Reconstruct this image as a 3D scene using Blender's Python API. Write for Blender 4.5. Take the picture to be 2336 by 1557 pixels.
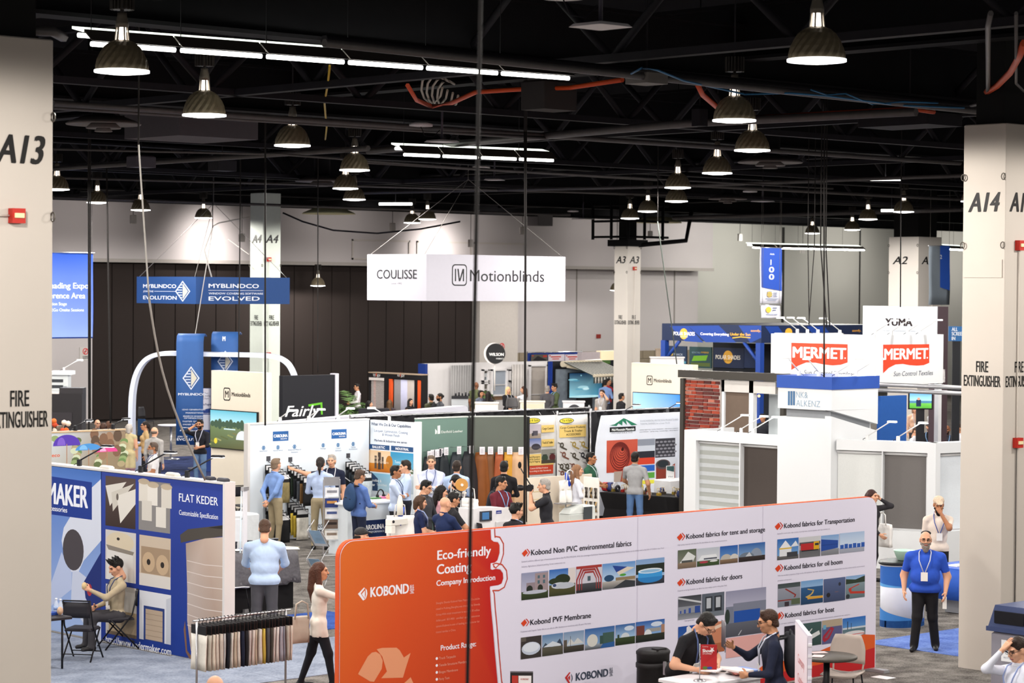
import bpy,math,random
import numpy as np
from mathutils import Vector,Matrix
R = math.radians
random.seed(7)
for o in list(bpy.data.objects): bpy.data.objects.remove(o)
SC = bpy.context.scene
COL = SC.collection

# ---------------------------------------------------------------- camera, light, exposure
FPX = 85 / 36 * 2336; CAM_H = 5.3; HEAD = R(47.2); PIT = math.atan(121 / FPX); ROL = math.atan(.0073)
_f0 = Vector((math.cos(HEAD),math.sin(HEAD),0)); _r0 = Vector((math.sin(HEAD),-math.cos(HEAD),0))
_fw = _f0 * math.cos(PIT) - Vector((0,0,math.sin(PIT))); _u0 = _f0 * math.sin(PIT) + Vector((0,0,math.cos(PIT)))
_rt = _r0 * math.cos(ROL) + _u0 * math.sin(ROL); _up = _u0 * math.cos(ROL) - _r0 * math.sin(ROL)
cam = bpy.data.cameras.new('camera'); cam.lens = 85; cam.sensor_width = 36; cam.sensor_fit = 'HORIZONTAL'
cam.clip_start = .5; cam.clip_end = 400
cam.dof.use_dof = True; cam.dof.focus_distance = 37; cam.dof.aperture_fstop = 3.5
cob = bpy.data.objects.new('camera',cam); COL.objects.link(cob)
m = Matrix((_rt,_up,-_fw)).transposed().to_4x4(); m.translation = (0,0,CAM_H); cob.matrix_world = m
SC.camera = cob
w = bpy.data.worlds.new('hall_air'); SC.world = w; w.use_nodes = True
w.node_tree.nodes['Background'].inputs[0].default_value = (1,.97,.95,1)
w.node_tree.nodes['Background'].inputs[1].default_value = .36
LAMP_W = 1350
SC.cycles.adaptive_threshold = .03; SC.cycles.max_bounces = 3; SC.cycles.diffuse_bounces = 2; SC.cycles.glossy_bounces = 2; SC.cycles.caustics_reflective = False; SC.cycles.caustics_refractive = False
SC.view_settings.view_transform = 'Standard'; SC.view_settings.look = 'None'
SC.view_settings.exposure = 0; SC.view_settings.gamma = 1; SC.view_settings.use_curve_mapping = False

# ---------------------------------------------------------------- where a point of the hall lies
def ray(px,py): return _fw + _rt * ((px - 1168) / FPX) + _up * ((778.5 - py) / FPX)
CP = Vector((0,0,CAM_H))
def G(px,py,z=0.0):
    d = ray(px,py); return CP + d * ((z - CAM_H) / d.z)
def AT(px,py,dep): return CP + ray(px,py) * dep
class Plane:
    """vertical plane: o + s*u + z*up, n towards the visitors"""
    def __init__(s,o,u):
        s.o = Vector((o[0],o[1],0)); s.u = Vector((u[0],u[1],0)).normalized(); s.n = Vector((s.u.y,-s.u.x,0))
    def st(s,px,py):
        d = ray(px,py); t = (s.o - CP).dot(s.n) / d.dot(s.n); p = CP + d * t
        return (p - s.o).dot(s.u),p.z
    def w(s,a,z,d=0.0): return s.o + s.u * a + s.n * d + Vector((0,0,z))
def PY(Y): return Plane((0,Y),(1,0))
def PX(X): return Plane((X,0),(0,-1))
def P2(a,b): return Plane(a,(b[0] - a[0],b[1] - a[1]))

# ---------------------------------------------------------------- materials
def lin(h):
    h = h.lstrip('#'); c = [int(h[i:i + 2],16) / 255 for i in (0,2,4)]
    return tuple(x / 12.92 if x <= .04045 else ((x + .055) / 1.055) ** 2.4 for x in c)
_M = {}
def M(h,rough=.65,metal=0,var=.06,scale=9,bump=0.0,spec=.3):
    k = (h,rough,metal,var,scale,bump)
    if k in _M: return _M[k]
    m = bpy.data.materials.new('surface_' + h.strip('#')); m.use_nodes = True; nt = m.node_tree; b = nt.nodes['Principled BSDF']
    b.inputs['Roughness'].default_value = rough; b.inputs['Metallic'].default_value = metal
    b.inputs['Specular IOR Level'].default_value = spec
    c = lin(h)
    tc = nt.nodes.new('ShaderNodeTexCoord'); no = nt.nodes.new('ShaderNodeTexNoise'); no.inputs['Scale'].default_value = scale
    no.inputs['Detail'].default_value = 1.5; nt.links.new(tc.outputs['Object'],no.inputs['Vector'])
    mx = nt.nodes.new('ShaderNodeMix'); mx.data_type = 'RGBA'
    mx.inputs[6].default_value = (*[x * (1 - var) for x in c],1); mx.inputs[7].default_value = (*[min(1,x * (1 + var)) for x in c],1)
    nt.links.new(no.outputs['Fac'],mx.inputs[0]); nt.links.new(mx.outputs[2],b.inputs['Base Color'])
    if bump:
        bp = nt.nodes.new('ShaderNodeBump'); bp.inputs['Strength'].default_value = bump; bp.inputs['Distance'].default_value = .02
        nt.links.new(no.outputs['Fac'],bp.inputs['Height']); nt.links.new(bp.outputs['Normal'],b.inputs['Normal'])
    _M[k] = m; return m
def EM(h,s):
    k = ('em',h,s)
    if k in _M: return _M[k]
    m = bpy.data.materials.new('glowing_' + h.strip('#')); m.use_nodes = True; b = m.node_tree.nodes['Principled BSDF']
    b.inputs['Base Color'].default_value = (*[x * .85 for x in lin(h)],1)
    b.inputs['Emission Color'].default_value = (*lin(h),1); b.inputs['Emission Strength'].default_value = s; m.cycles.emission_sampling = 'NONE' if s < 30 else 'FRONT'
    _M[k] = m; return m
def GLASS():
    if 'glass' in _M: return _M['glass']
    m = bpy.data.materials.new('clear_plastic'); m.use_nodes = True; nt = m.node_tree
    b = nt.nodes['Principled BSDF']; b.inputs['Base Color'].default_value = (.9,.95,1,1); b.inputs['Roughness'].default_value = .08
    b.inputs['Alpha'].default_value = .35
    _M['glass'] = m; return m
def INK(emit=0.0,rough=.55):
    k = ('ink',emit,rough)
    if k in _M: return _M[k]
    m = bpy.data.materials.new('printed_ink' if not emit else 'screen_image'); m.use_nodes = True; nt = m.node_tree; b = nt.nodes['Principled BSDF']
    a = nt.nodes.new('ShaderNodeAttribute'); a.attribute_name = 'col'
    nt.links.new(a.outputs['Color'],b.inputs['Base Color']); b.inputs['Roughness'].default_value = rough
    b.inputs['Specular IOR Level'].default_value = .25
    if emit:
        nt.links.new(a.outputs['Color'],b.inputs['Emission Color']); b.inputs['Emission Strength'].default_value = emit; m.cycles.emission_sampling = 'NONE' if s < 30 else 'FRONT'
    _M[k] = m; return m

# ---------------------------------------------------------------- objects
def tag(o,label=None,cat=None,group=None,kind=None):
    if label: o['label'] = label
    if cat: o['category'] = cat
    if group: o['group'] = group
    if kind: o['kind'] = kind
    return o
def empty(name,loc=(0,0,0),rz=0.0,label=None,cat=None,group=None):
    o = bpy.data.objects.new(name,None); COL.objects.link(o); o.location = loc; o.rotation_euler = (0,0,rz)
    o.empty_display_size = .1
    return tag(o,label,cat,group)
WP = {}
def base(name,loc,label,cat,group=None):
    """a thing whose parts are given in hall coordinates: an Empty at its base"""
    o = empty(name,loc,0,label,cat,group); WP[o] = Matrix.Translation(Vector(loc)).inverted(); return o
def link(name,me,parent=None):
    o = bpy.data.objects.new(name,me); COL.objects.link(o)
    if parent:
        o.parent = parent
        if parent in WP: o.matrix_parent_inverse = WP[parent]
    return o
def dup(o,parent=None,label=None):
    c = o.copy(); COL.objects.link(c)
    if parent: c.parent = parent
    if label: c['label'] = label
    for ch in list(o.children): dup(ch,c)
    return c
class MB:
    """collects simple solids in metres; build() links them as one mesh object"""
    def __init__(s): s.v = []; s.f = []; s.sm = []
    def add(s,vs,fs,smooth=False):
        n = len(s.v); s.v += [tuple(v) for v in vs]; s.f += [tuple(i + n for i in f) for f in fs]; s.sm += [smooth] * len(fs); return s
    def box(s,x0,y0,z0,x1,y1,z1):
        v = [(x,y,z) for z in (z0,z1) for y in (y0,y1) for x in (x0,x1)]
        return s.add(v,[(0,2,3,1),(4,5,7,6),(0,1,5,4),(2,6,7,3),(0,4,6,2),(1,3,7,5)])
    def cbox(s,cx,cy,cz,sx,sy,sz): return s.box(cx - sx / 2,cy - sy / 2,cz - sz / 2,cx + sx / 2,cy + sy / 2,cz + sz / 2)
    def bbox(s,x0,y0,z0,x1,y1,z1,b=.01):
        """box with bevelled vertical and top edges"""
        pts = []
        for (cx,cy,a0) in ((x1 - b,y1 - b,0),(x0 + b,y1 - b,90),(x0 + b,y0 + b,180),(x1 - b,y0 + b,270)):
            for k in range(4): a = R(a0 + 30 * k); pts.append((cx + b * math.cos(a),cy + b * math.sin(a)))
        return s.prism(pts,z0,z1 - b,top=(z1,b,(x0 + x1) / 2,(y0 + y1) / 2))
    def prism(s,pts,z0,z1,top=None):
        n = len(pts); v = [(x,y,z0) for x,y in pts] + [(x,y,z1) for x,y in pts]
        f = [tuple(range(n))[::-1]] + [(i,(i + 1) % n,n + (i + 1) % n,n + i) for i in range(n)]
        if top:
            zt,b,cx,cy = top
            w_ = max(abs(p[0] - cx) for p in pts); h_ = max(abs(p[1] - cy) for p in pts)
            v += [(cx + (x - cx) * (w_ - b) / w_,cy + (y - cy) * (h_ - b) / h_,zt) for x,y in pts]
            f += [(n + i,n + (i + 1) % n,2 * n + (i + 1) % n,2 * n + i) for i in range(n)] + [tuple(range(2 * n,3 * n))]
        else: f.append(tuple(range(n,2 * n)))
        return s.add(v,f)
    def quad(s,a,b,c,d): return s.add([a,b,c,d],[(0,1,2,3)])
    def slab(s,pl,s0,z0,s1,z1,d0,d1):
        """box on a vertical plane from depth d0 (behind<0) to d1"""
        v = [pl.w(a,z,d) for d in (d0,d1) for z in (z0,z1) for a in (s0,s1)]
        return s.add(v,[(0,2,3,1),(4,5,7,6),(0,1,5,4),(2,6,7,3),(0,4,6,2),(1,3,7,5)])
    def tube(s,pts,r,n=8,cap=True,closed=False):
        pts = [Vector(p) for p in pts]; rs = r if isinstance(r,(list,tuple)) else [r] * len(pts)
        rings = []; prev = None
        for i,p in enumerate(pts):
            a = pts[max(i - 1,0)]; b = pts[min(i + 1,len(pts) - 1)]
            if closed: a = pts[i - 1]; b = pts[(i + 1) % len(pts)]
            t = (b - a).normalized()
            if prev is None:
                u = t.cross(Vector((0,0,1)) if abs(t.z) < .9 else Vector((1,0,0))).normalized()
            else: u = (prev - t * prev.dot(t)).normalized()
            prev = u; v = t.cross(u)
            rings.append([p + (u * math.cos(2 * math.pi * k / n) + v * math.sin(2 * math.pi * k / n)) * rs[i] for k in range(n)])
        vs = [q for ring in rings for q in ring]; m_ = len(pts); f = []
        for i in range(m_ - (0 if closed else 1)):
            j = (i + 1) % m_
            f += [(i * n + k,i * n + (k + 1) % n,j * n + (k + 1) % n,j * n + k) for k in range(n)]
        s.add(vs,f,True)
        if cap and not closed:
            c = len(s.v) - len(vs); s.f.append(tuple(range(c,c + n))[::-1]); s.f.append(tuple(range(c + (m_ - 1) * n,c + m_ * n))); s.sm += [False,False]
        return s
    def lathe(s,prof,c=(0,0,0),n=20,smooth=True,scale=(1,1)):
        vs = []; f = []
        for (r,z) in prof: vs += [(c[0] + r * scale[0] * math.cos(2 * math.pi * k / n),c[1] + r * scale[1] * math.sin(2 * math.pi * k / n),c[2] + z) for k in range(n)]
        for i in range(len(prof) - 1): f += [(i * n + k,i * n + (k + 1) % n,(i + 1) * n + (k + 1) % n,(i + 1) * n + k) for k in range(n)]
        s.add(vs,f,smooth)
        c0 = len(s.v) - len(vs)
        if prof[0][0] > 1e-4: s.f.append(tuple(range(c0,c0 + n))[::-1]); s.sm.append(False)
        if prof[-1][0] > 1e-4: s.f.append(tuple(range(c0 + (len(prof) - 1) * n,c0 + len(prof) * n))); s.sm.append(False)
        return s
    def ball(s,c,r,n=12,sc=(1,1,1)):
        m_ = n // 2; pr = [(max(1e-5,math.sin(math.pi * i / m_)) * r,-math.cos(math.pi * i / m_) * r) for i in range(m_ + 1)]
        vs = []; f = []
        for (q,z) in pr: vs += [(c[0] + q * sc[0] * math.cos(2 * math.pi * k / n),c[1] + q * sc[1] * math.sin(2 * math.pi * k / n),c[2] + z * sc[2]) for k in range(n)]
        for i in range(m_): f += [(i * n + k,i * n + (k + 1) % n,(i + 1) * n + (k + 1) % n,(i + 1) * n + k) for k in range(n)]
        return s.add(vs,f,True)
    def cyl(s,c,r,z0,z1,n=16,r2=None): return s.lathe([(r,z0),(r2 if r2 is not None else r,z1)],c,n)
    def sheet(s,grid,th=.01,smooth=True):
        """thick cloth or shell from a grid of points"""
        ny = len(grid); nx = len(grid[0]); V = Vector
        vs = []; back = []
        for j in range(ny):
            for i in range(nx):
                p = V(grid[j][i]); a = V(grid[j][min(i + 1,nx - 1)]) - V(grid[j][max(i - 1,0)]); b = V(grid[min(j + 1,ny - 1)][i]) - V(grid[max(j - 1,0)][i])
                nrm = a.cross(b); nrm = nrm.normalized() if nrm.length > 1e-9 else V((0,0,1))
                vs.append(p); back.append(p - nrm * th)
        n = nx * ny; f = []
        for j in range(ny - 1):
            for i in range(nx - 1):
                q = (j * nx + i,j * nx + i + 1,(j + 1) * nx + i + 1,(j + 1) * nx + i); f.append(q); f.append(tuple(k + n for k in q[::-1]))
        for i in range(nx - 1):
            f.append((i + 1,i,n + i,n + i + 1)); a = (ny - 1) * nx; f.append((a + i,a + i + 1,n + a + i + 1,n + a + i))
        for j in range(ny - 1):
            a = j * nx; f.append((a,a + nx,n + a + nx,n + a)); a += nx - 1; f.append((a + nx,a,n + a,n + a + nx))
        return s.add(vs + back,f,smooth)
    def mesh(s,name,mat):
        me = bpy.data.meshes.new(name); me.from_pydata(s.v,[],s.f); me.polygons.foreach_set('use_smooth',s.sm)
        if mat: me.materials.append(mat)
        me.update(); return me
    def build(s,name,mat,parent=None): return link(name,s.mesh(name,mat),parent)
def shift(me_mb,off):
    me_mb.v = [(x + off[0],y + off[1],z + off[2]) for x,y,z in me_mb.v]; return me_mb

# ---------------------------------------------------------------- printing: flat artwork laid on a panel
_FT = {}
def text_mesh(t,bold=0.0,shear=0.0):
    k = (t,min(bold,0),shear); bold = min(bold,0)
    if k in _FT: return _FT[k]
    c = bpy.data.curves.new('t','FONT'); c.body = t; c.resolution_u = 3; c.offset = bold; c.shear = shear; c.fill_mode = 'FRONT'
    o = bpy.data.objects.new('t',c); me = bpy.data.meshes.new_from_object(o)
    v = np.array([x.co[:2] for x in me.vertices]) if len(me.vertices) else np.zeros((1,2)); f = [tuple(p.vertices) for p in me.polygons]
    nf = [p.normal.z for p in me.polygons]
    f = [q if nz > 0 else q[::-1] for q,nz in zip(f,nf)]
    bpy.data.meshes.remove(me); bpy.data.objects.remove(o); bpy.data.curves.remove(c)
    _FT[k] = (v,f); return _FT[k]
CAPH = None
class Print:
    def __init__(s,pl,lift=.003,step=.00004): s.p = pl; s.d = lift; s.st = step; s.v = []; s.f = []; s.c = []
    def _add(s,sz,faces,cols):
        n = len(s.v); s.v += [s.p.w(a,z,s.d) for a,z in sz]; s.d += s.st
        s.f += [tuple(i + n for i in f) for f in faces]
        if isinstance(cols,str): c = lin(cols); s.c += [[c] * len(f) for f in faces]
        else: s.c += [[lin(cols[i]) for i in f] for f in faces]
    def px(s,x,y): return s.p.st(x,y)
    def polym(s,pts,col):
        a = sum(pts[i][0] * pts[(i + 1) % len(pts)][1] - pts[(i + 1) % len(pts)][0] * pts[i][1] for i in range(len(pts)))
        if a < 0: pts = pts[::-1]; col = col if isinstance(col,str) else col[::-1]
        s._add(pts,[tuple(range(len(pts)))],col); return s
    def poly(s,pts,col): return s.polym([s.px(*q) for q in pts],col)
    def rectm(s,s0,z0,s1,z1,col): return s.polym([(s0,z0),(s1,z0),(s1,z1),(s0,z1)],col)
    def rect(s,x0,y0,x1,y1,col):
        """pixels of the upper left and lower right corner"""
        (a,zt),(b,zb) = s.px(x0,y0),s.px(x1,y1); return s.rectm(a,zb,b,zt,col)
    def grad(s,x0,y0,x1,y1,ctop,cbot,mid=None):
        (a,zt),(b,zb) = s.px(x0,y0),s.px(x1,y1); return s.polym([(a,zb),(b,zb),(b,zt),(a,zt)],[cbot,cbot,ctop,ctop])
    def ellm(s,cs,cz,rs,rz,col,n=24,a0=0,a1=360):
        return s.polym([(cs + rs * math.cos(R(a0 + (a1 - a0) * k / n)),cz + rz * math.sin(R(a0 + (a1 - a0) * k / n))) for k in range(n + (a1 - a0 < 360))],col)
    def ell(s,cx,cy,rx,ry,col,n=24,a0=0,a1=360):
        c = s.px(cx,cy); e = s.px(cx + rx,cy); t = s.px(cx,cy - ry); return s.ellm(c[0],c[1],e[0] - c[0],t[1] - c[1],col,n,a0,a1)
    def ring(s,cs,cz,r0,r1,col,n=28,a0=0,a1=360,asp=1):
        pts = []
        for k in range(n + 1):
            a = R(a0 + (a1 - a0) * k / n); pts += [(cs + asp * r0 * math.cos(a),cz + r0 * math.sin(a)),(cs + asp * r1 * math.cos(a),cz + r1 * math.sin(a))]
        s._add(pts,[(2 * k,2 * k + 1,2 * k + 3,2 * k + 2) for k in range(n)],col); return s
    def line(s,pts,wd,col):
        """polyline through pixels, width in metres"""
        q = [s.px(*p) for p in pts]
        for a,b in zip(q,q[1:]):
            dx,dz = b[0] - a[0],b[1] - a[1]; L = math.hypot(dx,dz) or 1; nx,nz = -dz / L * wd / 2,dx / L * wd / 2
            s.polym([(a[0] + nx,a[1] + nz),(b[0] + nx,b[1] + nz),(b[0] - nx,b[1] - nz),(a[0] - nx,a[1] - nz)],col); s.d -= s.st
        s.d += s.st; return s
    def textm(s,t,s0,z0,wdt,cap,col,bold=0.0,shear=0.0):
        global CAPH
        if CAPH is None: CAPH = float(text_mesh('H')[0][:,1].max())
        v,f = text_mesh(t,bold,shear)
        x0,x1 = v[:,0].min(),v[:,0].max(); kx = wdt / max(1e-6,x1 - x0) if wdt else cap / CAPH; ky = cap / CAPH
        d0 = s.d; s.d += .0006; bx = min(max(bold,0),.04) * 1.1 * ky
        for ox,oz in (((-1,-.4),(1,.4),(-.5,.5),(.5,-.5)) if bx > .003 * ky else ((0,0),)):
            s._add([(s0 + (x - x0) * kx + ox * bx,z0 + y * ky + oz * bx * .7) for x,y in v],f,col)
        s.d = d0; return s
    def text(s,t,x0,yb,x1,cap,col,bold=.012,shear=0.0):
        """left end of the baseline and right end in pixels, cap height in pixels"""
        a = s.px(x0,yb); b = s.px(x1,yb); c = s.px(x0,yb - cap); return s.textm(t,a[0],a[1],b[0] - a[0],c[1] - a[1],col,bold,shear)
    def build(s,name,parent=None,emit=0.0,rough=.55):
        me = bpy.data.meshes.new(name); me.from_pydata(s.v,[],s.f); at = me.color_attributes.new('col','FLOAT_COLOR','CORNER')
        flat = [x for fc in s.c for c in fc for x in (*c,1.0)]
        at.data.foreach_set('color',flat); me.materials.append(INK(emit,rough)); me.update()
        return link(name,me,parent)
def ptext(pl,t,x0,yb,x1,cap,col,parent,name='lettering',bold=.012,lift=.003):
    return Print(pl,lift).text(t,x0,yb,x1,cap,col,bold).build(name,parent)
# ================================================================ the hall
def struct(name,mb,mat,parent=None,label=None):
    o = mb.build(name,mat,parent)
    if not parent: o['kind'] = 'structure'
    if label: o['label'] = label
    return o
def carpet(h1,h2,sc):
    m = bpy.data.materials.new('carpet'); m.use_nodes = True; nt = m.node_tree; b = nt.nodes['Principled BSDF']; b.inputs['Roughness'].default_value = .95
    b.inputs['Specular IOR Level'].default_value = .05
    tc = nt.nodes.new('ShaderNodeTexCoord'); n = nt.nodes.new('ShaderNodeTexNoise'); n.inputs['Scale'].default_value = sc; n.inputs['Detail'].default_value = 4
    n2 = nt.nodes.new('ShaderNodeTexNoise'); n2.inputs['Scale'].default_value = sc * .09
    r = nt.nodes.new('ShaderNodeValToRGB'); r.color_ramp.elements[0].position = .36; r.color_ramp.elements[1].position = .64
    r.color_ramp.elements[0].color = (*lin(h1),1); r.color_ramp.elements[1].color = (*lin(h2),1)
    ad = nt.nodes.new('ShaderNodeMath'); ad.operation = 'MULTIPLY_ADD'; ad.inputs[1].default_value = .5
    nt.links.new(tc.outputs['Object'],n.inputs['Vector']); nt.links.new(tc.outputs['Object'],n2.inputs['Vector'])
    nt.links.new(n2.outputs['Fac'],ad.inputs[0]); ml = nt.nodes.new('ShaderNodeMath'); ml.operation = 'MULTIPLY'; ml.inputs[1].default_value = .5
    nt.links.new(n.outputs['Fac'],ml.inputs[0]); nt.links.new(ml.outputs[0],ad.inputs[2]); nt.links.new(ad.outputs[0],r.inputs[0])
    nt.links.new(r.outputs[0],b.inputs['Base Color'])
    bp = nt.nodes.new('ShaderNodeBump'); bp.inputs['Strength'].default_value = .4; bp.inputs['Distance'].default_value = .01
    nt.links.new(n.outputs['Fac'],bp.inputs['Height']); nt.links.new(bp.outputs[0],b.inputs['Normal'])
    return m
struct('floor',MB().box(-6,-6,-.2,150,110,0),carpet('#4b4744','#8a8580',38))
def rug(name,x0,y0,x1,y1,mat,label,z=.012):
    return tag(MB().bbox(x0,y0,0.001,x1,y1,z,.006).build(name,mat),label,'carpet')
rug('booth_carpet',12.5,25.9,19.85,34.5,carpet('#737b8c','#969eae',30),'pale blue grey booth carpet under the folding chairs')
rug('booth_carpet',19.86,25.9,24.4,28.6,carpet('#737b8c','#969eae',30),'pale grey carpet strip behind the hanging fabric sample rack')
b0 = G(1995,1432); b1 = G(2190,1482)
rug('booth_carpet',28.6,20.9,33.5,23.05,carpet('#4a60a4','#7088c4',30),'bright blue booth carpet behind the man in blue polo')
rug('booth_carpet',33.0,48.0,46.5,62.0,carpet('#1d2440','#333e66',30),'dark blue booth carpet around the white bistro table')
rug('booth_carpet',21.0,29.3,24.6,31.0,carpet('#27407e','#3d5ba3',30),'narrow dark blue carpet strip under the grey clothed table')

WALLW = M('#bdb7b7',.8,var=.04,scale=.6)
struct('wall_back',MB().box(40,79.95,0,86.3,80.2,9),WALLW)
struct('wall_far',MB().box(86.3,83.4,0,150,83.7,9),M('#bcbdb5',.85,var=.04,scale=.5))
bh = struct('wall_bulkhead',MB().box(40,79.0,6.28,86.3,79.94,9),WALLW)
B79 = PY(79.0)
fr = M('#b9b2ac',.7)
for (x0,y0,x1,y1) in ((802,545,934,594),(950,549,1075,594),(1081,552,1200,594)):
    (a,zt),(b,zb) = B79.st(x0,y0),B79.st(x1,y1); q = MB()
    for c in ((a,zb,b,zb + .07),(a,zt - .07,b,zt),(a,zb,a + .07,zt),(b - .07,zb,b,zt)): q.slab(B79,*c,0,.05)
    q.build('access_panel',fr,bh)
MB().box(40,78.9,6.2,86.3,79.0,6.34).build('edge_strip',M('#a39d98',.7),bh)
# dark folding partition, every leaf a part
pw = struct('wall_partition',MB().box(51.3,79.62,0,71.3,79.9,6.27),M('#241f1f',.9))
dark = M('#2d2725',.9,var=.1,scale=40,spec=.1); n = 20; wd = (71.25 - 51.45) / n
leaf = None
for i in range(n):
    x0 = 51.45 + i * wd
    if leaf is None: leaf = MB().box(0,0,0,wd - .045,.1,6.05).mesh('panel',dark)
    o = link('panel',leaf,pw); o.location = (x0,79.5,.1)
struct('wall_pier_left',MB().box(40,79.3,0,51.4,79.9,6.27),WALLW)
struct('wall_pier_right',MB().box(71.3,79.1,0,73.6,79.9,6.27),M('#bdb6b0',.8))
tr = struct('trim_1',MB().box(73.6,79.86,0,86.3,79.94,2.4),M('#8d8270',.85))
blk = MB().bbox(0,0,0,.76,.04,.36,.01).mesh('block',M('#8f8370',.9,var=.15,scale=14))
for r in range(3):
    for c in range(15):
        o = link('block',blk,tr); o.location = (73.6 + c * .8 + (.4 if r % 2 else 0),79.83,2.04 - .4 * r)
# seams on the white walls
sm = M('#8f8a85',.9)
for x in (1315,1538):
    s_ = PY(79.95).st(x,700)[0]; MB().box(s_ - .03,79.92,0,s_ + .03,79.95,6.25).build('wall_seam',sm,bpy.data.objects['wall_back'])
for x,wdt in ((1785,.07),(1960,.03)):
    s_ = PY(83.4).st(x,650)[0]; MB().box(s_ - wdt,83.34,0,s_ + wdt,83.4,8.6).build('wall_seam',M('#3a3a38',.9),bpy.data.objects['wall_far'])
def plaque(name,pl,x0,y0,x1,y1,base_,art,label,cat,th=.03,lift=0.0):
    (a,zt),(b,zb) = pl.st(x0,y0),pl.st(x1,y1)
    o = tag(MB().slab(pl,a,zb,b,zt,lift,lift + th).build(name,M(base_,.5)),label,cat)
    if art: p_ = Print(pl,lift + th + .003); art(p_); p_.build('printed_face',o)
    return o
def nosmoke(x,y,s):
    def f(p):
        c = p.px(x,y); r = abs(p.px(x + s,y)[0] - c[0])
        p.ring(c[0],c[1],r * .72,r,'#c8262b'); p.textm('/',c[0] - r * .5,c[1] - r * .6,r,r * 1.2,'#c8262b',.05); p.rectm(c[0] - r * .5,c[1] - r * .12,c[0] + r * .45,c[1] + r * .08,'#222222')
        p.textm('NO SMOKING',c[0] - r,c[1] - r * 1.7,r * 2,r * .35,'#222222',.02); p.textm('AREA BEYOND',c[0] - r,c[1] - r * 2.2,r * 2,r * .35,'#222222',.02)
    return f
plaque('no_smoking_sign',PY(79.3),181,792,204,821,'#c5c0bc',nosmoke(194,801,6.5),'no smoking sign on the white pier by the dark partition','sign')
plaque('no_smoking_sign',PY(79.1),1128,780,1152,814,'#b9b3ad',nosmoke(1144,790,6),'no smoking sign half hidden behind the round black fabric sign','sign')
plaque('alarm_box',PY(79.95),1360,762,1368,771,'#8a2a22',None,'small red alarm box on the bare white wall','alarm',.08)
plaque('alarm_box',PY(83.4),2029,614,2035,622,'#8a2a22',None,'small red alarm box on the wall left of column A2','alarm',.08)

# ---------------------------------------------------------------- columns
CW = .72
def column(x,y,num,la,lf,label,mat,strobe=(),h=7.64,tape=True,CW=.72):
    c = base('column',(x + CW / 2,y + CW / 2,0),label,'column')
    MB().bbox(x,y,0,x + CW,y + CW,h,.012).build('shaft',mat,c)
    MB().box(x + .12,y + .12,h,x + CW - .12,y + CW - .12,10.3).build('steel_core',M('#0d0c0c',.8),c)
    for pl,a0 in ((PX(x),-(y + CW)),(PY(y),x)):
        p = Print(pl,.004)
        p.textm(num,a0 + CW * .14,la,min(CW,.9) * .72,.26,'#14110f',.03,.25)
        p.textm('FIRE',a0 + CW * .36,lf + .2,CW * .28,.15,'#14110f',.012)
        p.textm('EXTINGUISHER',a0 + CW * .07,lf,CW * .86,.15,'#14110f',.012)
        p.build('stencilled_lettering',c)
        for z in (6.9,5.95) if h < 8 else (6.0,):
            for a in ((a0 + .02,a0 + CW - .02) if pl.u.x == 0 else (a0 + CW - .02,)):
                q = pl.w(a,z,.03); MB().tube([q + Vector((0,.035 * math.cos(t * .7),.045 * math.sin(t * .7))) for t in range(9)],.008,5,closed=True).build('eye_ring',M('#5b564f',.5,.6),c)
    if tape: MB().slab(PX(x),-(y + CW) + .03,5.5,-(y) - .04,5.75,0,.012).build('cover_plate',mat,c)
    for (f,a,z) in strobe:
        pl = PX(x) if f == 'x' else PY(y); a0 = -(y + CW) if f == 'x' else x
        q = MB().slab(pl,a0 + CW * a - .07,z - .07,a0 + CW * a + .07,z + .07,0,.08).build('alarm_strobe',M('#b3271b',.45),c)
        MB().slab(pl,a0 + CW * a - .05,z - .02,a0 + CW * a + .05,z + .025,.08,.095).build('strobe_lens',M('#e8d7a8',.3),q)
        MB().tube([pl.w(a0 + CW * a,z - .06,.02),pl.w(a0 + CW * a,.3,.02)] if num != 'A13' else [pl.w(a0,z,.02),pl.w(a0 + CW * a - .06,z,.02)],.011,6).build('conduit',mat,c)
    return c
CWH = M('#c0b7ad',.75,var=.03,scale=2)
column(12.49 - CW,19.96,'A13',6.45,3.95,'near white column stencilled A13 at the left edge',CWH,(('y',.42,5.95),))
column(27.78,19.96,'A14',6.42,3.98,'white column stencilled A14 beside the recycling bin',CWH,(('y',.42,5.95),('y',.42,3.2)))
a4 = Vector((48.3,64.3)); column(48.3,64.3,'A4',6.75,4.0,'white column stencilled A4 behind the left beige screen wall',M('#dbe2d8',.75,var=.03),(('y',.3,6.2),('y',.3,3.05)),8.4)
CWF = M('#e2dbd3',.75,var=.03,scale=2)
column(66.2,65.0,'A3',6.3,3.95,'white column stencilled A3 beside the striped awning',CWF,(('y',.5,6.1),),6.95,False)
qa = AT(2095,600,84); column(qa.x,qa.y,'A2',6.25,2.0,'white column stencilled A2 behind the tall brand tower',CWF,(('y',.6,6.0),),7.2,True,1.3)
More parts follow.
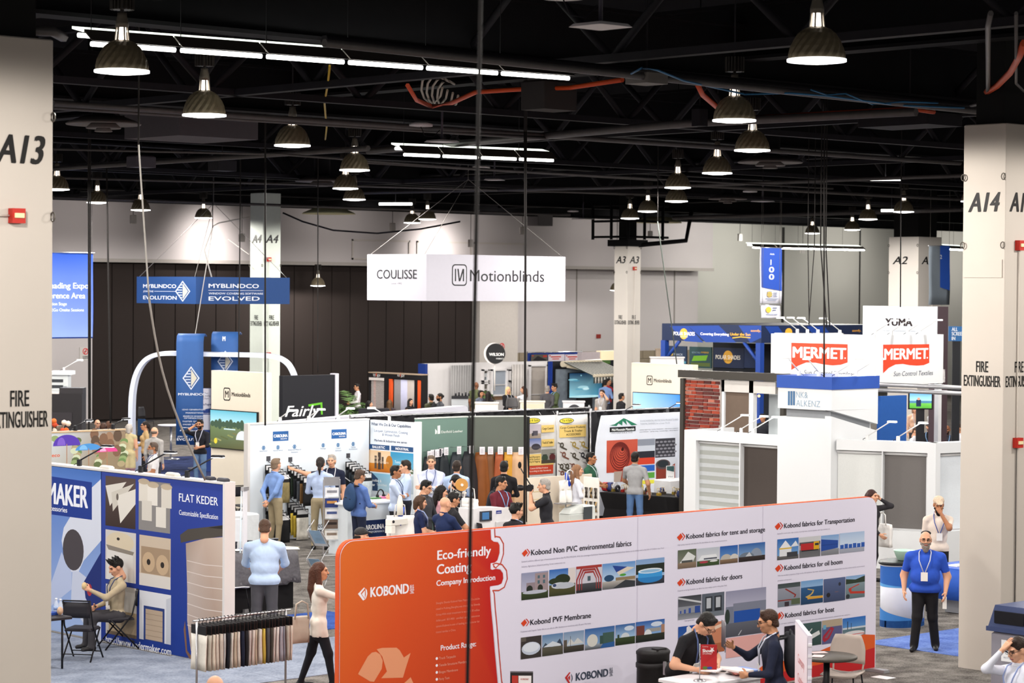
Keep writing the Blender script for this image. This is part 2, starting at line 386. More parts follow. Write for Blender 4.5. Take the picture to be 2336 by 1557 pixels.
# ================================================================ ceiling and what hangs from it
BLK = M('#111013',.75,var=.3,scale=3,spec=.15); BLK2 = M('#1d1b20',.7,var=.25,scale=5,spec=.2); STEEL = M('#4a4650',.5,.3,var=.2)
PIPE = M('#5a5656',.5,.3,var=.15)
struct('ceiling',MB().box(-6,-6,10.4,150,110,10.6),M('#0e0d11',.9,var=.3,scale=.4,spec=.05))
def ibeam(mb,a,b,z0,z1,w=.3):
    a = Vector(a); b = Vector(b); d = (b - a).normalized(); n_ = Vector((-d.y,d.x,0))
    for (zz0,zz1,ww) in ((z0,z0 + .05,w),(z0 + .05,z1 - .05,.05),(z1 - .05,z1,w)):
        v = [p + n_ * (s * ww / 2) + Vector((0,0,z)) for z in (zz0,zz1) for p in (a,b) for s in (-1,1)]
        mb.add(v,[(0,1,3,2),(4,6,7,5),(0,4,5,1),(2,3,7,6),(0,2,6,4),(1,5,7,3)])
    return mb
for i,y in enumerate((24.6,35.4,46.2,57.0,67.8,77)):
    tag(ibeam(MB(),(-5,y,0),(140,y,0),8.45,9.3,.4).build('roof_beam',BLK,None),kind='structure')
for i,x in enumerate((16.6,27.4,38.2,49.0,59.8,70.6,81.4,92.2)):
    tag(ibeam(MB(),(x,-5,0),(x,79,0),8.75,9.6,.4).build('roof_beam',BLK,None),kind='structure')
# open web joists
def joist(y,x0,x1,zb=8.25,zt=9.55,n=10,axis='x'):
    t = base('roof_joist',(x0,y,zb) if axis == 'x' else (y,x0,zb),None,None); t['kind'] = 'structure'
    P_ = (lambda s,z: (s,y,z)) if axis == 'x' else (lambda s,z: (y,s,z))
    for z in (zb,zt): 
        a,b = P_(x0,z),P_(x1,z); e = .09
        MB().box(min(a[0],b[0]) - e * (axis != 'x'),min(a[1],b[1]) - e * (axis == 'x'),z - .05,max(a[0],b[0]) + e * (axis != 'x'),max(a[1],b[1]) + e * (axis == 'x'),z + .05).build('chord',BLK2,t)
    st = (x1 - x0) / n
    for k in range(n):
        s0 = x0 + st * k
        MB().tube([P_(s0,zt),P_(s0 + st / 2,zb)],.055,6).build('web_bar',BLK2,t); MB().tube([P_(s0 + st / 2,zb),P_(s0 + st,zt)],.055,6).build('web_bar',BLK2,t)
for y in (30.0,40.8,51.6): joist(y,8,80,n=24)
for x in (22.0,32.8,43.6): joist(x,8,76,n=22,axis='y')
# conduits and pipes, each along one of the two directions of the hall
PI_ = 0
def pipe(pts,z,r,label,mat=PIPE,name='conduit_run',cat='pipe',n=6,sag=0):
    P_ = [G(x,y,z) for x,y in pts]
    a,b = P_[0],P_[-1]
    if len(P_) == 2:
        P_ = [a + (b - a) * (k / 6) + Vector((0,0,-sag * math.sin(math.pi * k / 6))) for k in range(7)]
    return tag(MB().tube(P_,r,n).build(name,mat),label,cat)
pipe([(740,98),(2336,265)],7.98,.05,'bright conduit running beside the long strip light to column A14')
pipe([(740,93),(2336,255)],8.1,.07,'black cable tray pipe above the bright conduit',BLK2)
pipe([(122,236),(2190,372)],8.0,.05,'conduit crossing behind the second left lamp')
pipe([(122,246),(1250,316)],7.95,.03,'thin wire run just under the conduit behind the second lamp')
pipe([(840,345),(1560,282),(2090,255)],8.0,.07,'grey pipe rising to the right past the middle lamp row')
pipe([(122,385),(840,338)],8.0,.06,'grey pipe rising to the right below the dark ceiling panel')
pipe([(122,405),(1560,445)],8.0,.035,'thin conduit above the far left lamps')
pipe([(122,340),(640,352),(1090,385),(1900,430)],7.9,.025,'sagging pale cable under the square ceiling panel')
pipe([(820,440),(1520,425),(2195,400)],8.0,.05,'far conduit rising to the right across the lamps')
pipe([(122,450),(640,468),(1300,490)],7.9,.05,'far conduit just above the white bulkhead')
pipe([(830,370),(1500,410)],7.95,.035,'thin conduit under the small strip light')
pipe([(1536,497),(2195,478)],8.0,.08,'far grey pipe above the aisle hundred banner')
pipe([(1536,420),(2195,455)],8.0,.05,'far thin conduit left of column A14')
pipe([(0,66),(120,72),(145,85)],7.75,.05,'bent pipe end above column A13')
OR = M('#c4481f',.5)
tag(MB().tube([G(x,y,8.15) for x,y in ((930,195),(950,228),(985,243),(1030,235),(1085,210),(1180,204),(1300,200),(1420,182))],.035,6).build('power_cable',OR),'orange power cable sagging below the long strip light','cable')
tag(MB().tube([G(x,y,8.05) for x,y in ((1590,190),(1602,215),(1640,248),(1720,268),(1900,258),(2080,248),(2130,255))],.04,6).build('power_cable',OR),'orange power cable behind the middle right lamp','cable')
tag(MB().tube([G(x,y,8.1) for x,y in ((2336,98),(2325,130),(2305,165),(2275,195),(2240,216))],.045,6).build('power_cable',OR),'orange power cable curving down above column A14','cable')
tag(MB().tube([G(x,y,8.1) for x,y in ((2260,30),(2254,60),(2254,200),(2250,225),(2235,236),(2215,240))],.03,6).build('conduit_run',PIPE),'vertical grey conduit dropping beside column A14','pipe')
tag(MB().tube([G(2318,30,8.1),G(2318,190,8.1),G(2336,208,8.1)],.02,6).build('conduit_run',PIPE),'thin vertical wire at the right edge above column A14','pipe')
tag(MB().tube([G(x,y,8.3) for x,y in ((752,150),(748,190),(740,235),(745,290),(742,318))],.018,5).build('power_cable',M('#b99a22',.5)),'yellow cable hanging below the strip light','cable')
cc_ = MB()
for k in range(4): cc_.tube([G(985 + k * 12 + 24 * math.cos(a * .6),200 + k * 6 + 34 * math.sin(a * .6),8.4) for a in range(10)],.02,5)
cc_.tube([G(1000,180,8.4),G(1000,180,8.4) + Vector((0,0,1.95))],.01,4)
tag(cc_.build('cable_coil',M('#a8a094',.6)),'coil of pale cable looped behind the strip light','cable')
# high bay lamps
def lamp_template():
    t = empty('high_bay_lamp')
    prof = [(.285,.0),(.28,.06),(.262,.13),(.232,.2),(.19,.265),(.135,.31),(.075,.335)]
    n_ = 36; vs = []; f = []
    for i,(r,z) in enumerate(prof):
        for k in range(n_): rr = r * (1 + (.025 if (k % 2) ^ (i % 2) else -.02)) if 0 < i < 6 else r; vs.append((rr * math.cos(2 * math.pi * k / n_),rr * math.sin(2 * math.pi * k / n_),z))
    for i in range(6): f += [(i * n_ + k,i * n_ + (k + 1) % n_,(i + 1) * n_ + (k + 1) % n_,(i + 1) * n_ + k) for k in range(n_)]
    sh = MB().add(vs,f).build('shade',M('#766b56',.45,.2,var=.2,scale=20,spec=.4),t)
    MB().lathe([(.285,-.012),(.297,-.012),(.297,.012),(.285,.012)],n=36).build('rim',EM('#ffffff',3.0),t)
    MB().lathe([(.0,-.035),(.15,-.028),(.28,-.004),(.28,.004)],n=28).build('lens',EM('#fff8f0',9),t)
    cg = MB()
    for k in range(6):
        a = math.pi / 3 * k; cg.tube([(.072 * math.cos(a),.072 * math.sin(a),.33),(.06 * math.cos(a),.06 * math.sin(a),.47)],.011,5)
    cg.build('collar',M('#c9c0b4',.4,.4),t)
    MB().cyl((0,0,0),.042,.33,.47,12).build('bulb_base',EM('#fff3e6',5),t)
    MB().lathe([(.07,.47),(.07,.52),(.05,.6),(.05,.63)],n=16).build('socket',M('#6d665c',.45,.5),t)
    bl = MB().cyl((0,0,0),.1,.66,.85,16)
    for k in range(18): a = math.pi / 9 * k; bl.cbox(.12 * math.cos(a),.12 * math.sin(a),.76,.02,.02,.2)
    bl.cyl((0,0,0),.02,.62,.67,8).build('ballast',M('#332f2c',.5,.4),t)
    MB().cyl((0,0,0),.012,.85,2.82,6).build('hanger',BLK2,t)
    return t
LT = lamp_template()
ld = bpy.data.lights.new('lamp_light','SPOT'); ld.energy = LAMP_W; ld.spot_size = R(180); ld.spot_blend = .12; ld.shadow_soft_size = .25; ld.color = (1,.955,.9)
lo = bpy.data.objects.new('lamp_light',ld); COL.objects.link(lo); lo.parent = LT; lo.location = (0,0,-.07)
first = True
def lamp(p,label,group=None,z=None):
    global first
    o = LT if first else dup(LT)
    first = False
    o.location = p; o.rotation_euler = (0,0,random.random()); tag(o,label,'lamp',group)
LAMPS = [(278,163,'large ribbed lamp at upper left, in front of the strip light'),(466,263,'second ribbed lamp of the left row, below the strip light'),
    (667,332,'third ribbed lamp of the left row, above column A4'),(809,388,'upper lamp of the three stacked left of the centre rope'),
    (788,430,'middle lamp of the three stacked left of the centre rope'),(808,455,'lowest lamp of the three stacked left of the centre rope'),
    (222,462,'far left ribbed lamp behind two thin black cables'),(321,479,'ribbed lamp behind the long slanted cable'),(464,497,'far ribbed lamp in front of the white bulkhead'),
    (1863,138,'largest ribbed lamp, at upper right'),(1675,275,'ribbed lamp of the right row under the bright conduit'),(1716,343,'ribbed lamp above the round ceiling diffuser'),
    (1636,395,'ribbed lamp left of the round ceiling diffuser'),(1546,428,'upper of the two lamps nearly stacked at right of centre'),(1543,459,'lower of the two lamps nearly stacked at right of centre'),
    (1437,498,'far ribbed lamp above column A3'),(1478,482,'far ribbed lamp up and right of column A3'),(975,500,'far ribbed lamp above the hanging white banner'),(940,508,'farther, lower lamp above the hanging white banner'),
    (1980,500,'far ribbed lamp left of column A14, nearest of the group'),(1944,524,'far ribbed lamp left of column A14, middle of the group'),(1853,532,'far ribbed lamp above the strip light by aisle hundred'),
    (1634,562,'smallest dark lamp beside the end of the bulkhead'),(130,432,'ribbed lamp half hidden by column A13')]
ldf = ld.copy(); ldf.energy = LAMP_W * 1.6
for (x,y,l) in LAMPS:
    P_ = G(x,y,7.6); lamp(P_,l)
    if P_.xy.length > 62: [setattr(o,'data',ldf) for o in COL.objects if o.type == 'LIGHT' and o.parent and o.parent.get('label') == l]
for P_,l in ((Vector((60.6,77.0,5.35)),'low hanging lamp in front of the dark partition'),(Vector((74.2,73.5,5.25)),'low hanging lamp left of column A3')):
    lamp(P_,l); q_ = [o for o in bpy.data.objects if o.get('label') == l][0]; MB().cyl((0,0,0),.012,2.8,10.39 - P_.z,6).build('hanger',BLK2,q_)
OUT = [(9.3,16.6),(4,22),(4,11.3),(13.5,10.4),(9.3,27.3),(9,5),(18.7,5.0),(24,10.4),(29.3,15.7),(34.6,10.4),(13.8,32),(19.1,37.3),(24.4,42.7),(29,48),(3,32),(34.6,21.2),(39.9,26.6),(45.2,21.2),(45.2,32),(50.5,37.3),(8.5,38),(56,43.8),(13.5,43),(18.5,49),(25,55),(40,15.7),(50.5,26.6),(56,33),(30.5,61),(36,67)]
for (x,y) in OUT: lamp(Vector((x,y,7.6)),'ribbed high bay lamp hanging elsewhere over the hall','lamps over the hall outside the picture')
# small flood lights for bulkhead pools; the rest are added to brighten both walls
fd = bpy.data.lights.new('flood_fill_light','SPOT'); fd.energy = LAMP_W * .13; fd.spot_size = R(125); fd.spot_blend = .8; fd.shadow_soft_size = .1; fd.color = (1,.93,.88)
fd2 = fd.copy(); fd2.energy = LAMP_W * .62
fd3 = fd.copy(); fd3.energy = LAMP_W * .5; fd3.spot_size = R(112); fd3.spot_blend = 1
def flood(x,y,z,label,fd=fd):
    t = empty('flood_fill_light',(x,y,z),0,label,'light'); MB().bbox(-.12,-.06,-.16,.12,.06,.16,.02).build('housing',M('#c9c4c0',.5),t)
    MB().box(-.1,.061,-.13,.1,.07,.13).build('lens',EM('#fff4e8',2),t); MB().tube([(0,0,.16),(0,0,10.35 - z)],.012,5).build('hanger',BLK2,t)
    o = bpy.data.objects.new('flood_beam',fd); COL.objects.link(o); o.parent = t; o.location = (0,.1,0); o.rotation_euler = (R(74),0,0)
for i,(x,l) in enumerate(((50.5,'added fill light brightening the bulkhead behind column A13'),(56.5,'small flood light above the blue hanging sign'),(63.0,'added fill light above the dark partition right of column A4'),(68.5,'small white flood light over the hanging white sign, left'),(70.2,'small white flood light over the hanging white sign, right'),(78,'added fill light left of column A3'),(84,'added fill light right of column A3'))): flood(x,75.2 if i not in (1,3) else 76.6,7.75 if i not in (1,3) else 7.2,l,fd if i not in (1,3) else fd3)  # pool light and white pair are fixtures; the others are added fill
for i,(x,l) in enumerate(((92,'added fill light on the far wall right of the bulkhead end'),(101,'added fill light on the far wall over the navy canopy'),(111,'added fill light on the far wall left of column A2'),(122,'added fill light on the far wall behind column A2'))): flood(x,78.2,7.3,l,fd2)  # fill lights added only to brighten the far wall
# strip lights
def strip(p0,p1,nseg,label,z,e):
    a = G(*p0,z); b = G(*p1,z); d = (b - a); L = d.length; d.normalize(); rz = math.atan2(d.y,d.x)
    t = empty('strip_light',a,rz,label,'light'); sl = L / nseg
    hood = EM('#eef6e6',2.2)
    for k in range(nseg):
        x0 = k * sl; x1 = x0 + sl - .02
        MB().add([(x0,-.02,.1),(x1,-.02,.1),(x1,-.22,-.02),(x0,-.22,-.02),(x0,-.02,.13),(x1,-.02,.13),(x1,-.24,-.02),(x0,-.24,-.02)],[(0,1,2,3),(4,7,6,5),(0,4,5,1),(3,2,6,7),(0,3,7,4),(1,5,6,2)]).build('reflector',M('#5d5650',.5),t)
        MB().tube([(x0 + .03,-.14,-.05),(x1 - .03,-.14,-.05)],.028,8).build('tube',EM('#fffdf5',e),t)
        MB().add([(x0,.02,.1),(x1,.02,.1),(x1,.3,.16),(x0,.3,.16),(x0,.02,.13),(x1,.02,.13),(x1,.3,.19),(x0,.3,.19)],[(0,3,2,1),(4,5,6,7),(0,1,5,4),(2,3,7,6),(0,4,7,3),(1,2,6,5)]).build('louvre',hood,t)
        MB().tube([(x0 + .03,.2,.08),(x1 - .03,.2,.08)],.028,8).build('tube',EM('#fffdf5',e),t)
        MB().tube([(x0 + .1,0,.12),(x0 + .1,0,10.39 - z)],.006,5).build('hanger',BLK2,t)
    return t
strip((190,92),(1290,172),6,'long fluorescent strip light across the upper left',8.15,9)
strip((910,347),(1258,361),4,'short fluorescent strip light left of the second rope',7.8,9)
strip((1712,562),(1968,568),5,'far fluorescent strip light above the aisle hundred banner',7.3,110)
strip((2146,565),(2200,568),2,'far strip light piece between columns A2 and A14',7.3,110)
for (x0,x1,y,l) in ((1985,2055,408,'thin glowing strip far right of the diffuser'),(2010,2058,480,'small glowing strip above column A2'),(865,940,465,'thin glowing strip far left of the centre rope')):
    a,b = G(x0,y,8.0),G(x1,y,8.0); o = tag(MB().tube([a,b],.05,6).build('strip_light',EM('#fffdf5',4)),l,'light'); MB().tube([(a + b) / 2,(a + b) / 2 + Vector((0,0,2.38))],.012,5).build('hanger',BLK2,o)
# round diffusers, speakers, panels, access points
def diffuser(px,py,z,r,label):
    c = G(px,py,z); t = base('air_diffuser',c,label,'vent')
    g = M('#6b6462',.6,var=.1)
    MB().lathe([(r * .5,.16),(r * .9,.06),(r,.02),(r * .98,0),(r * .6,.04)],c,36).build('outer_cone',g,t)
    MB().lathe([(r * .3,.05),(r * .47,-.05),(r * .45,-.065),(r * .05,-.03)],c,30).build('middle_cone',g,t)
    MB().lathe([(r * .12,.0),(r * .24,-.11),(r * .22,-.12),(.01,-.1)],c,24).build('inner_cone',g,t)
    MB().cyl(c,r * .3,.1,10.39 - z,24).build('duct',BLK,t)
diffuser(236,285,8.1,.66,'round ceiling air diffuser right of column A13')
diffuser(1757,372,8.1,.72,'round ceiling air diffuser below the right lamp row')
diffuser(1660,455,8.1,.6,'small far round air diffuser at right of centre')
diffuser(735,415,8.1,.72,'round ceiling air diffuser left of the stacked lamps')
def slabq(px,py,z,sx,sy,h,name,label,cat,mat,rz=0):
    c = G(px,py,z); o = MB().bbox(-sx / 2,-sy / 2,0,sx / 2,sy / 2,h,.03).build(name,mat); o.location = c; o.rotation_euler[2] = rz
    MB().tube([(0,0,h * .9),(0,0,10.39 - z)],.012,5).build('hanger',BLK2,o)
    return tag(o,label,cat)
slabq(436,318,8.05,1.8,1.8,.5,'ceiling_panel','square grey ceiling panel behind the second left lamp','panel',M('#575257',.8))
for (px,py,s_,r_,l) in ((1370,62,.44,.0,'large square white antenna panel under the roof at top centre'),(1008,324,.44,.0,'square white antenna panel left of the centre rope'),(1128,411,.4,.5,'tilted white antenna panel between the two ropes'),(1740,460,.5,0,'far white antenna panel beside the small diffuser'),(1330,500,.6,0,'far white antenna panel above the bulkhead')):
    o = slabq(px,py,7.75,s_,s_,.03,'antenna_panel',l,'antenna',M('#d7d2d4',.5),r_)
    q = MB().lathe([(.02,0),(.2,.01),(.2,.05),(.1,.08)],n=20); q.v = [(x - .28,y + .22,z + .25) for x,y,z in q.v]; q.build('access_point',M('#cfcacc',.4),o)
    MB().tube([(0,0,.03),(0,0,.5),(.02,0,.62)],.02,6).build('bracket',STEEL,o)
    MB().tube([(-.3,.2,.26),(-.28,.12,.1),(-.15,.05,.08),(-.05,0,.2)],.008,5).build('cable',BLK2,o)
slabq(1252,252,7.85,.66,.5,.42,'hanging_speaker','dark box speaker hanging right of the centre rope','speaker',M('#2c2828',.8))
slabq(1475,192,7.9,.4,.4,.16,'junction_box','grey junction box wrapped in blue wire on the bright conduit','box',M('#6c6763',.6))
slabq(1596,288,7.9,.2,.2,.3,'switch_box','black switch box left of the lit lamp on the conduit','box',BLK2)
slabq(322,382,7.8,.5,.4,.25,'projector_box','grey box fixture under the ceiling panel','box',M('#55505a',.6))
slabq(507,390,7.8,.5,.4,.25,'projector_box','dark framed box fixture left of the third lamp','box',M('#2c2a30',.6))
slabq(2075,290,7.9,.9,1.4,.22,'cable_tray','black cable tray bundle running into column A14','tray',BLK2)
slabq(1232,515,8.05,.9,.7,.5,'vent_box','grey vent box above the bulkhead','box',M('#6a6668',.6))
for (px,py,l) in ((750,488,'pale skylight cone left of the hanging banner'),(1500,508,'pale skylight cone right of column A3')):
    c = G(px,py,8.0); tag(shift(MB().lathe([(1.0,0),(.95,.05),(.55,.22),(.3,.24)],n=24),c).build('ceiling_cone',M('#e8e2bc',.7)),l,'light fitting')
wr = M('#2f6d9a',.5)
tag(MB().tube([G(x,y,7.95) for x,y in ((1440,168),(1465,155),(1500,160),(1560,184),(1700,215),(1800,212),(1880,218),(1990,232),(2050,240),(2200,246))],.014,5).build('data_cable',wr),'thin blue data cable drooping along the bright conduit','cable')
tag(MB().tube([G(x,y,7.95) for x,y in ((1850,205),(1885,216),(1930,214),(1990,238),(2060,232),(2140,235))],.012,5).build('data_cable',wr),'second thin blue cable sagging near the right conduit','cable')
# catwalk cage on column A3
cg = base('mechanical_cage',(66.56,65.36,6.95),'black pipe and cage assembly on top of column A3','equipment')
MB().box(66.1,64.9,6.95,67.2,66.0,7.2).build('platform',BLK,cg)
for (x,y) in ((65.7,64.5),(67.6,64.5),(65.7,66.4),(66.6,64.5),(65.7,65.4)): MB().tube([(x,y,7.2),(x,y,8.6)],.06,6).build('post',BLK,cg)
for z in (7.3,7.9,8.5): MB().tube([(65.7,66.4,z),(65.7,64.5,z),(67.9,64.5,z)],.05,6).build('rail',BLK,cg)
MB().tube([(66.8,65,7.0),(68.6,64.2,7.2),(68.8,64.1,8.4)],.09,8).build('pipe',BLK,cg)
# ropes and cables hanging in the hall
RP = M('#1b1817',.85)
def rope(p0,p1,dep,w,label,mat=RP,bow=0.0,bz=0.0):
    a,b = AT(*p0,dep),AT(*p1,dep)
    P_ = [a + (b - a) * (k / 10) + _r0 * (bow * math.sin(math.pi * k / 10)) for k in range(11)]
    o = MB().tube(P_,w * dep / FPX / 2,6).build('hanging_rope',mat)
    if 'lower length' not in label and 'slack' not in label: MB().tube([a,Vector((a.x,a.y,10.39))],w * dep / FPX / 2,6).build('rope_end',RP,o)
    return tag(o,label,'rope')
rope((1097,-10),(1041,2840),13,9,'thick black rope crossing the whole picture right of centre')
rope((1200,300),(1196,1200),40,5,'black rope pair hanging at the end of the leather display'); rope((1196,300),(1201,1190),40.1,3,'thin second strand beside the black rope at the leather display')
rope((202,410),(203,1010),50,4,'left strand of the black cables in front of the blue banner'); rope((206,410),(206,960),50,3,'right strand of the black cables in front of the blue banner')
rope((243,360),(252,965),60,4,'black cable hanging in front of the dark partition')
rope((316,330),(340,680),30,4,'upper length of the long slanted grey cable',M('#8e8983',.6)); rope((340,680),(468,1095),30,5,'lower length of the long slanted grey cable',M('#77706a',.6),-.12)
rope((605,370),(605,970),45,4,'black cable in front of column A4'); rope((548,480),(544,850),60,3,'thin black cable left of column A4'); rope((725,470),(725,850),60,2.5,'thin black cable right of column A4')
rope((1880,400),(1880,860),43,4,'black cable pair in front of the first red sign'); rope((1884,560),(1893,745),43,3,'slanted black cable left of the white tower'); rope((1872,560),(1886,745),43,3,'second slanted black cable left of the white tower')
rope((1843,560),(1846,740),50,2.2,'thin cable above the left lamps of the red sign'); rope((1858,560),(1845,740),50,2.2,'thin slanted cable above the left lamps of the red sign')
rope((2055,490),(2054,700),50,3,'thin black cable hanging at column A2'); rope((1500,505),(1544,830),55,2.6,'thin slanted wire right of column A3',M('#3b423c',.6))
rope((485,520),(441,790),70,2,'pale suspension wire above the blue arch',M('#a9a5a0',.5)); rope((520,545),(568,580),70,2.5,'short slack white rope left of column A4',M('#d8d2cc',.6))
tag(MB().tube([AT(x,y,75) for x,y in ((645,485),(690,505),(760,525),(860,532),(960,522),(1050,505))],.03,6).build('sagging_cable',BLK2),'black cable sagging in front of the white bulkhead','cable')
tag(MB().tube([AT(x,y,72) for x,y in ((485,640),(466,570),(486,515),(500,508),(570,495))],.02,6).build('sagging_cable',M('#b9b4ae',.6)),'white cable dropping to the blue hanging sign','cable')
# ================================================================ helpers for booths
def outline(pl,pts,d0,d1,mb=None):
    """solid with an outline drawn on a vertical plane"""
    mb = mb or MB(); n = len(pts); a = sum(pts[i][0] * pts[(i + 1) % n][1] - pts[(i + 1) % n][0] * pts[i][1] for i in range(n))
    if a < 0: pts = pts[::-1]
    v = [pl.w(s,z,d0) for s,z in pts] + [pl.w(s,z,d1) for s,z in pts]
    return mb.add(v,[tuple(range(n))[::-1],tuple(range(n,2 * n))] + [(i,(i + 1) % n,n + (i + 1) % n,n + i) for i in range(n)])
def rrect(s0,z0,s1,z1,r,corners='all'):
    P = []
    for (cx,cz,a0,nm) in ((s1 - r,z1 - r,0,'tr'),(s0 + r,z1 - r,90,'tl'),(s0 + r,z0 + r,180,'bl'),(s1 - r,z0 + r,270,'br')):
        if corners == 'all' or nm in corners: P += [(cx + r * math.cos(R(a0 + 15 * k)),cz + r * math.sin(R(a0 + 15 * k))) for k in range(7)]
        else: P.append((s1 if 'r' in nm else s0,z1 if 't' in nm else z0))
    return P
def pic(p,tl,br,items):
    d0 = p.d; (a,zt),(b,zb) = p.px(*tl),p.px(*br); X = lambda x: a + (b - a) * x; Z = lambda y: zb + (zt - zb) * y
    for it in items:
        k = it[0]; c = it[-1]
        if k == 'r': p.rectm(X(it[1]),Z(it[2]),X(it[3]),Z(it[4]),c)
        elif k == 'g': p.polym([(X(it[1]),Z(it[2])),(X(it[3]),Z(it[2])),(X(it[3]),Z(it[4])),(X(it[1]),Z(it[4]))],[it[6],it[6],it[5],it[5]])
        elif k == 'e': p.ellm(X(it[1]),Z(it[2]),(b - a) * it[3],(zt - zb) * it[4],c,18)
        elif k == 'h': p.ellm(X(it[1]),Z(it[2]),(b - a) * it[3],(zt - zb) * it[4],c,14,0,180)
        elif k == 'p': p.polym([(X(x),Z(y)) for x,y in it[1]],c)
    p.d = d0
SKY = ('g',0,.35,1,1,'#3f74b4','#a9c4de')
def scene_items(sky,ground,hz=.4,*more): return [('g',0,hz,1,1,sky[0],sky[1]),('g',0,0,1,hz,ground[0],ground[1])] + list(more)
# ================================================================ the long red and white fabric wall
KP = PY(21.28); KL = KP.st(773,1400)[0]; KR = KP.st(1998,1400)[0]
kob = base('fabric_display_wall',((KL + KR) / 2,21.28,0),'long fabric pop-up wall, orange end and white photo panels','display wall')
outline(KP,rrect(KL,.03,KR,2.44,.2,('tr','tl')),-.07,-.006).build('frame_cover',M('#d8582c',.8),kob)
outline(KP,rrect(KL + .014,.035,KR,2.43,.19,('tr','tl')),-.006,0).build('fabric_face',M('#e4dff0',.75,var=.02,scale=1),kob)
for x in (KL + .3,KR - .1): MB().box(x - .06,21.0,0,x + .06,21.35,.04).build('foot',M('#b9b9bd',.4,.5),kob)
def C8(x,y): return 770 + x * .2357,1190 + y * .2357
def C6(x,y): return 1140 + x * .2743,1130 + y * .2743
def C7(x,y): return 1530 + x * .2376,1130 + y * .2376
p = Print(KP,.003)
edge = [(1480,62),(1485,170),(1510,190),(1550,195),(1566,225),(1566,300),(1545,370),(1520,392),(1480,398),(1478,455),(1500,462),(1530,452),(1572,460),(1598,495),(1602,545),(1585,595),(1555,610),(1475,622),(1475,700),(1485,850),(1500,1000),(1520,1250),(1548,1557),(1600,2300)]
eb = [p.px(*C8(*q)) for q in edge]; eb[0] = (eb[0][0],2.425); eb[-1] = (eb[-1][0] + .1,.04)
mid = (KL + eb[0][0]) / 2 + .3
corn = rrect(KL + .015,.04,KL + 2,2.425,.19,('tl',)); tl_ = [q for q in corn if q[0] < KL + .3 and q[1] > 2]
p.polym([(mid,.04),(mid,2.425)] + tl_ + [(KL + .015,.04)],['#c9401d','#d4501f'] + ['#dc6a26'] * len(tl_) + ['#d8501f'])
p.d -= p.st; p.polym([(mid,.04)] + eb[::-1] + [(mid,2.425)],['#c9401d'] + ['#c01f1b'] * (len(eb) - 6) + ['#c8301c'] * 6 + ['#d4501f'])
for off,wd,c in ((.03,.045,'#efe9f5'),(.066,.014,'#c8442a')):
    pth = []
    for i,q in enumerate(eb):
        a,b = eb[max(0,i - 1)],eb[min(len(eb) - 1,i + 1)]; dx,dz = b[0] - a[0],b[1] - a[1]; L = math.hypot(dx,dz); pth.append((q[0] - dz / L * off,q[1] + dx / L * off))
    for a,b in zip(pth,pth[1:]):
        dx,dz = b[0] - a[0],b[1] - a[1]; L = math.hypot(dx,dz) or 1; nx,nz = -dz / L * wd / 2,dx / L * wd / 2
        p.polym([(a[0] + nx,a[1] + nz),(b[0] + nx,b[1] + nz),(b[0] - nx,b[1] - nz),(a[0] - nx,a[1] - nz)],c); p.ellm(b[0],b[1],wd / 2,wd / 2,c,10)
W_ = '#f2eef6'
p.d = .0045
def T8(t,x,y,x1,cap,c=W_,b=.012): p.text(t,*C8(x,y),C8(x1,y)[0],cap * .2357,c,b)
T8('Eco-friendly',965,365,1480,88,W_,.025); T8('Coating',960,505,1290,92,W_,.025); T8('Company Introduction',955,618,1522,52,W_,.025)
T8('KOBOND',318,725,685,92,W_,.03)
T8('\u79d1',697,650,738,34,W_,.005); T8('\u5b9d',697,690,738,34,W_,.005)
p.poly([C8(*q) for q in ((195,695),(255,632),(262,640),(222,692),(262,748),(245,760))],W_); p.poly([C8(*q) for q in ((262,660),(262,740),(232,697))],W_); p.poly([C8(*q) for q in ((268,640),(282,660),(286,695),(274,735),(262,752),(272,700))],W_)
for i,(t,x1) in enumerate((('Shanghai Shenda Kobond New Materials Co.,Ltd,lo-',1375),('cated in Pudong,Shanghai,was invested by Shenda',1375),('Group.With initial investment in excess of 30 million',1372),('dollars,and  ISO-9001  certified  quality  assurance',1372),('system,Kobond is one of leading manufacturer for',1372),('coated textiles in China.',1142))): T8(t,950,795 + 56 * i,x1,20,'#e8907a',0)
T8('Product Range:',997,1243,1337,50,W_,.02)
for i,(t,x1) in enumerate((('Truck Tarpaulin',1140),('Tensile Structure Membrane',1270),('Biogas Membrane',1162),('Party Tent',1080),('Inflatable Boat',1130))):
    p.ell(*C8(958,1320 + 67 * i),2.6,3.2,W_); T8(t,980,1330 + 67 * i,x1,24,'#e9a28c',0)
pe = '#e79a72'
p.poly([C8(*q) for q in ((195,1470),(290,1300),(330,1262),(370,1255),(410,1280),(435,1340),(425,1420),(350,1545),(310,1540))],pe)
p.poly([C8(*q) for q in ((375,1230),(430,1217),(570,1215),(600,1240),(640,1310),(705,1265),(655,1420),(630,1505),(420,1510),(475,1445),(430,1300))],pe)
p.poly([C8(*q) for q in ((705,1500),(760,1620),(680,1700),(640,1560))],pe)
p.poly([C8(*q) for q in ((230,1620),(480,1620),(480,1730),(300,1730))],pe)
DK = '#1b1626'; GR = '#9a94a8'
p.d = .0042
def head(cf,x,y,x1,cap,t,k):
    p.text(t,*cf(x,y),cf(x1,y)[0],cap * k,DK,.016)
    cx,cy = cf(x - 12.5 / k,y - cap * .45)
    p.poly([(cx - 9,cy + 1.2),(cx,cy - 8),(cx + 5,cy),(cx - 3,cy + 9)],'#d8431f')
    p.poly([(cx + 2,cy - 9),(cx + 8,cy - 1),(cx + 2,cy + 8),(cx + 4.5,cy + 7.6),(cx + 10.5,cy - 1.3),(cx + 4,cy - 9.2)],'#cf3522')
def para(cf,x,y,x1,t,k,cap=13): p.text(t,*cf(x,y),cf(x1,y)[0],cap * k,GR,0)
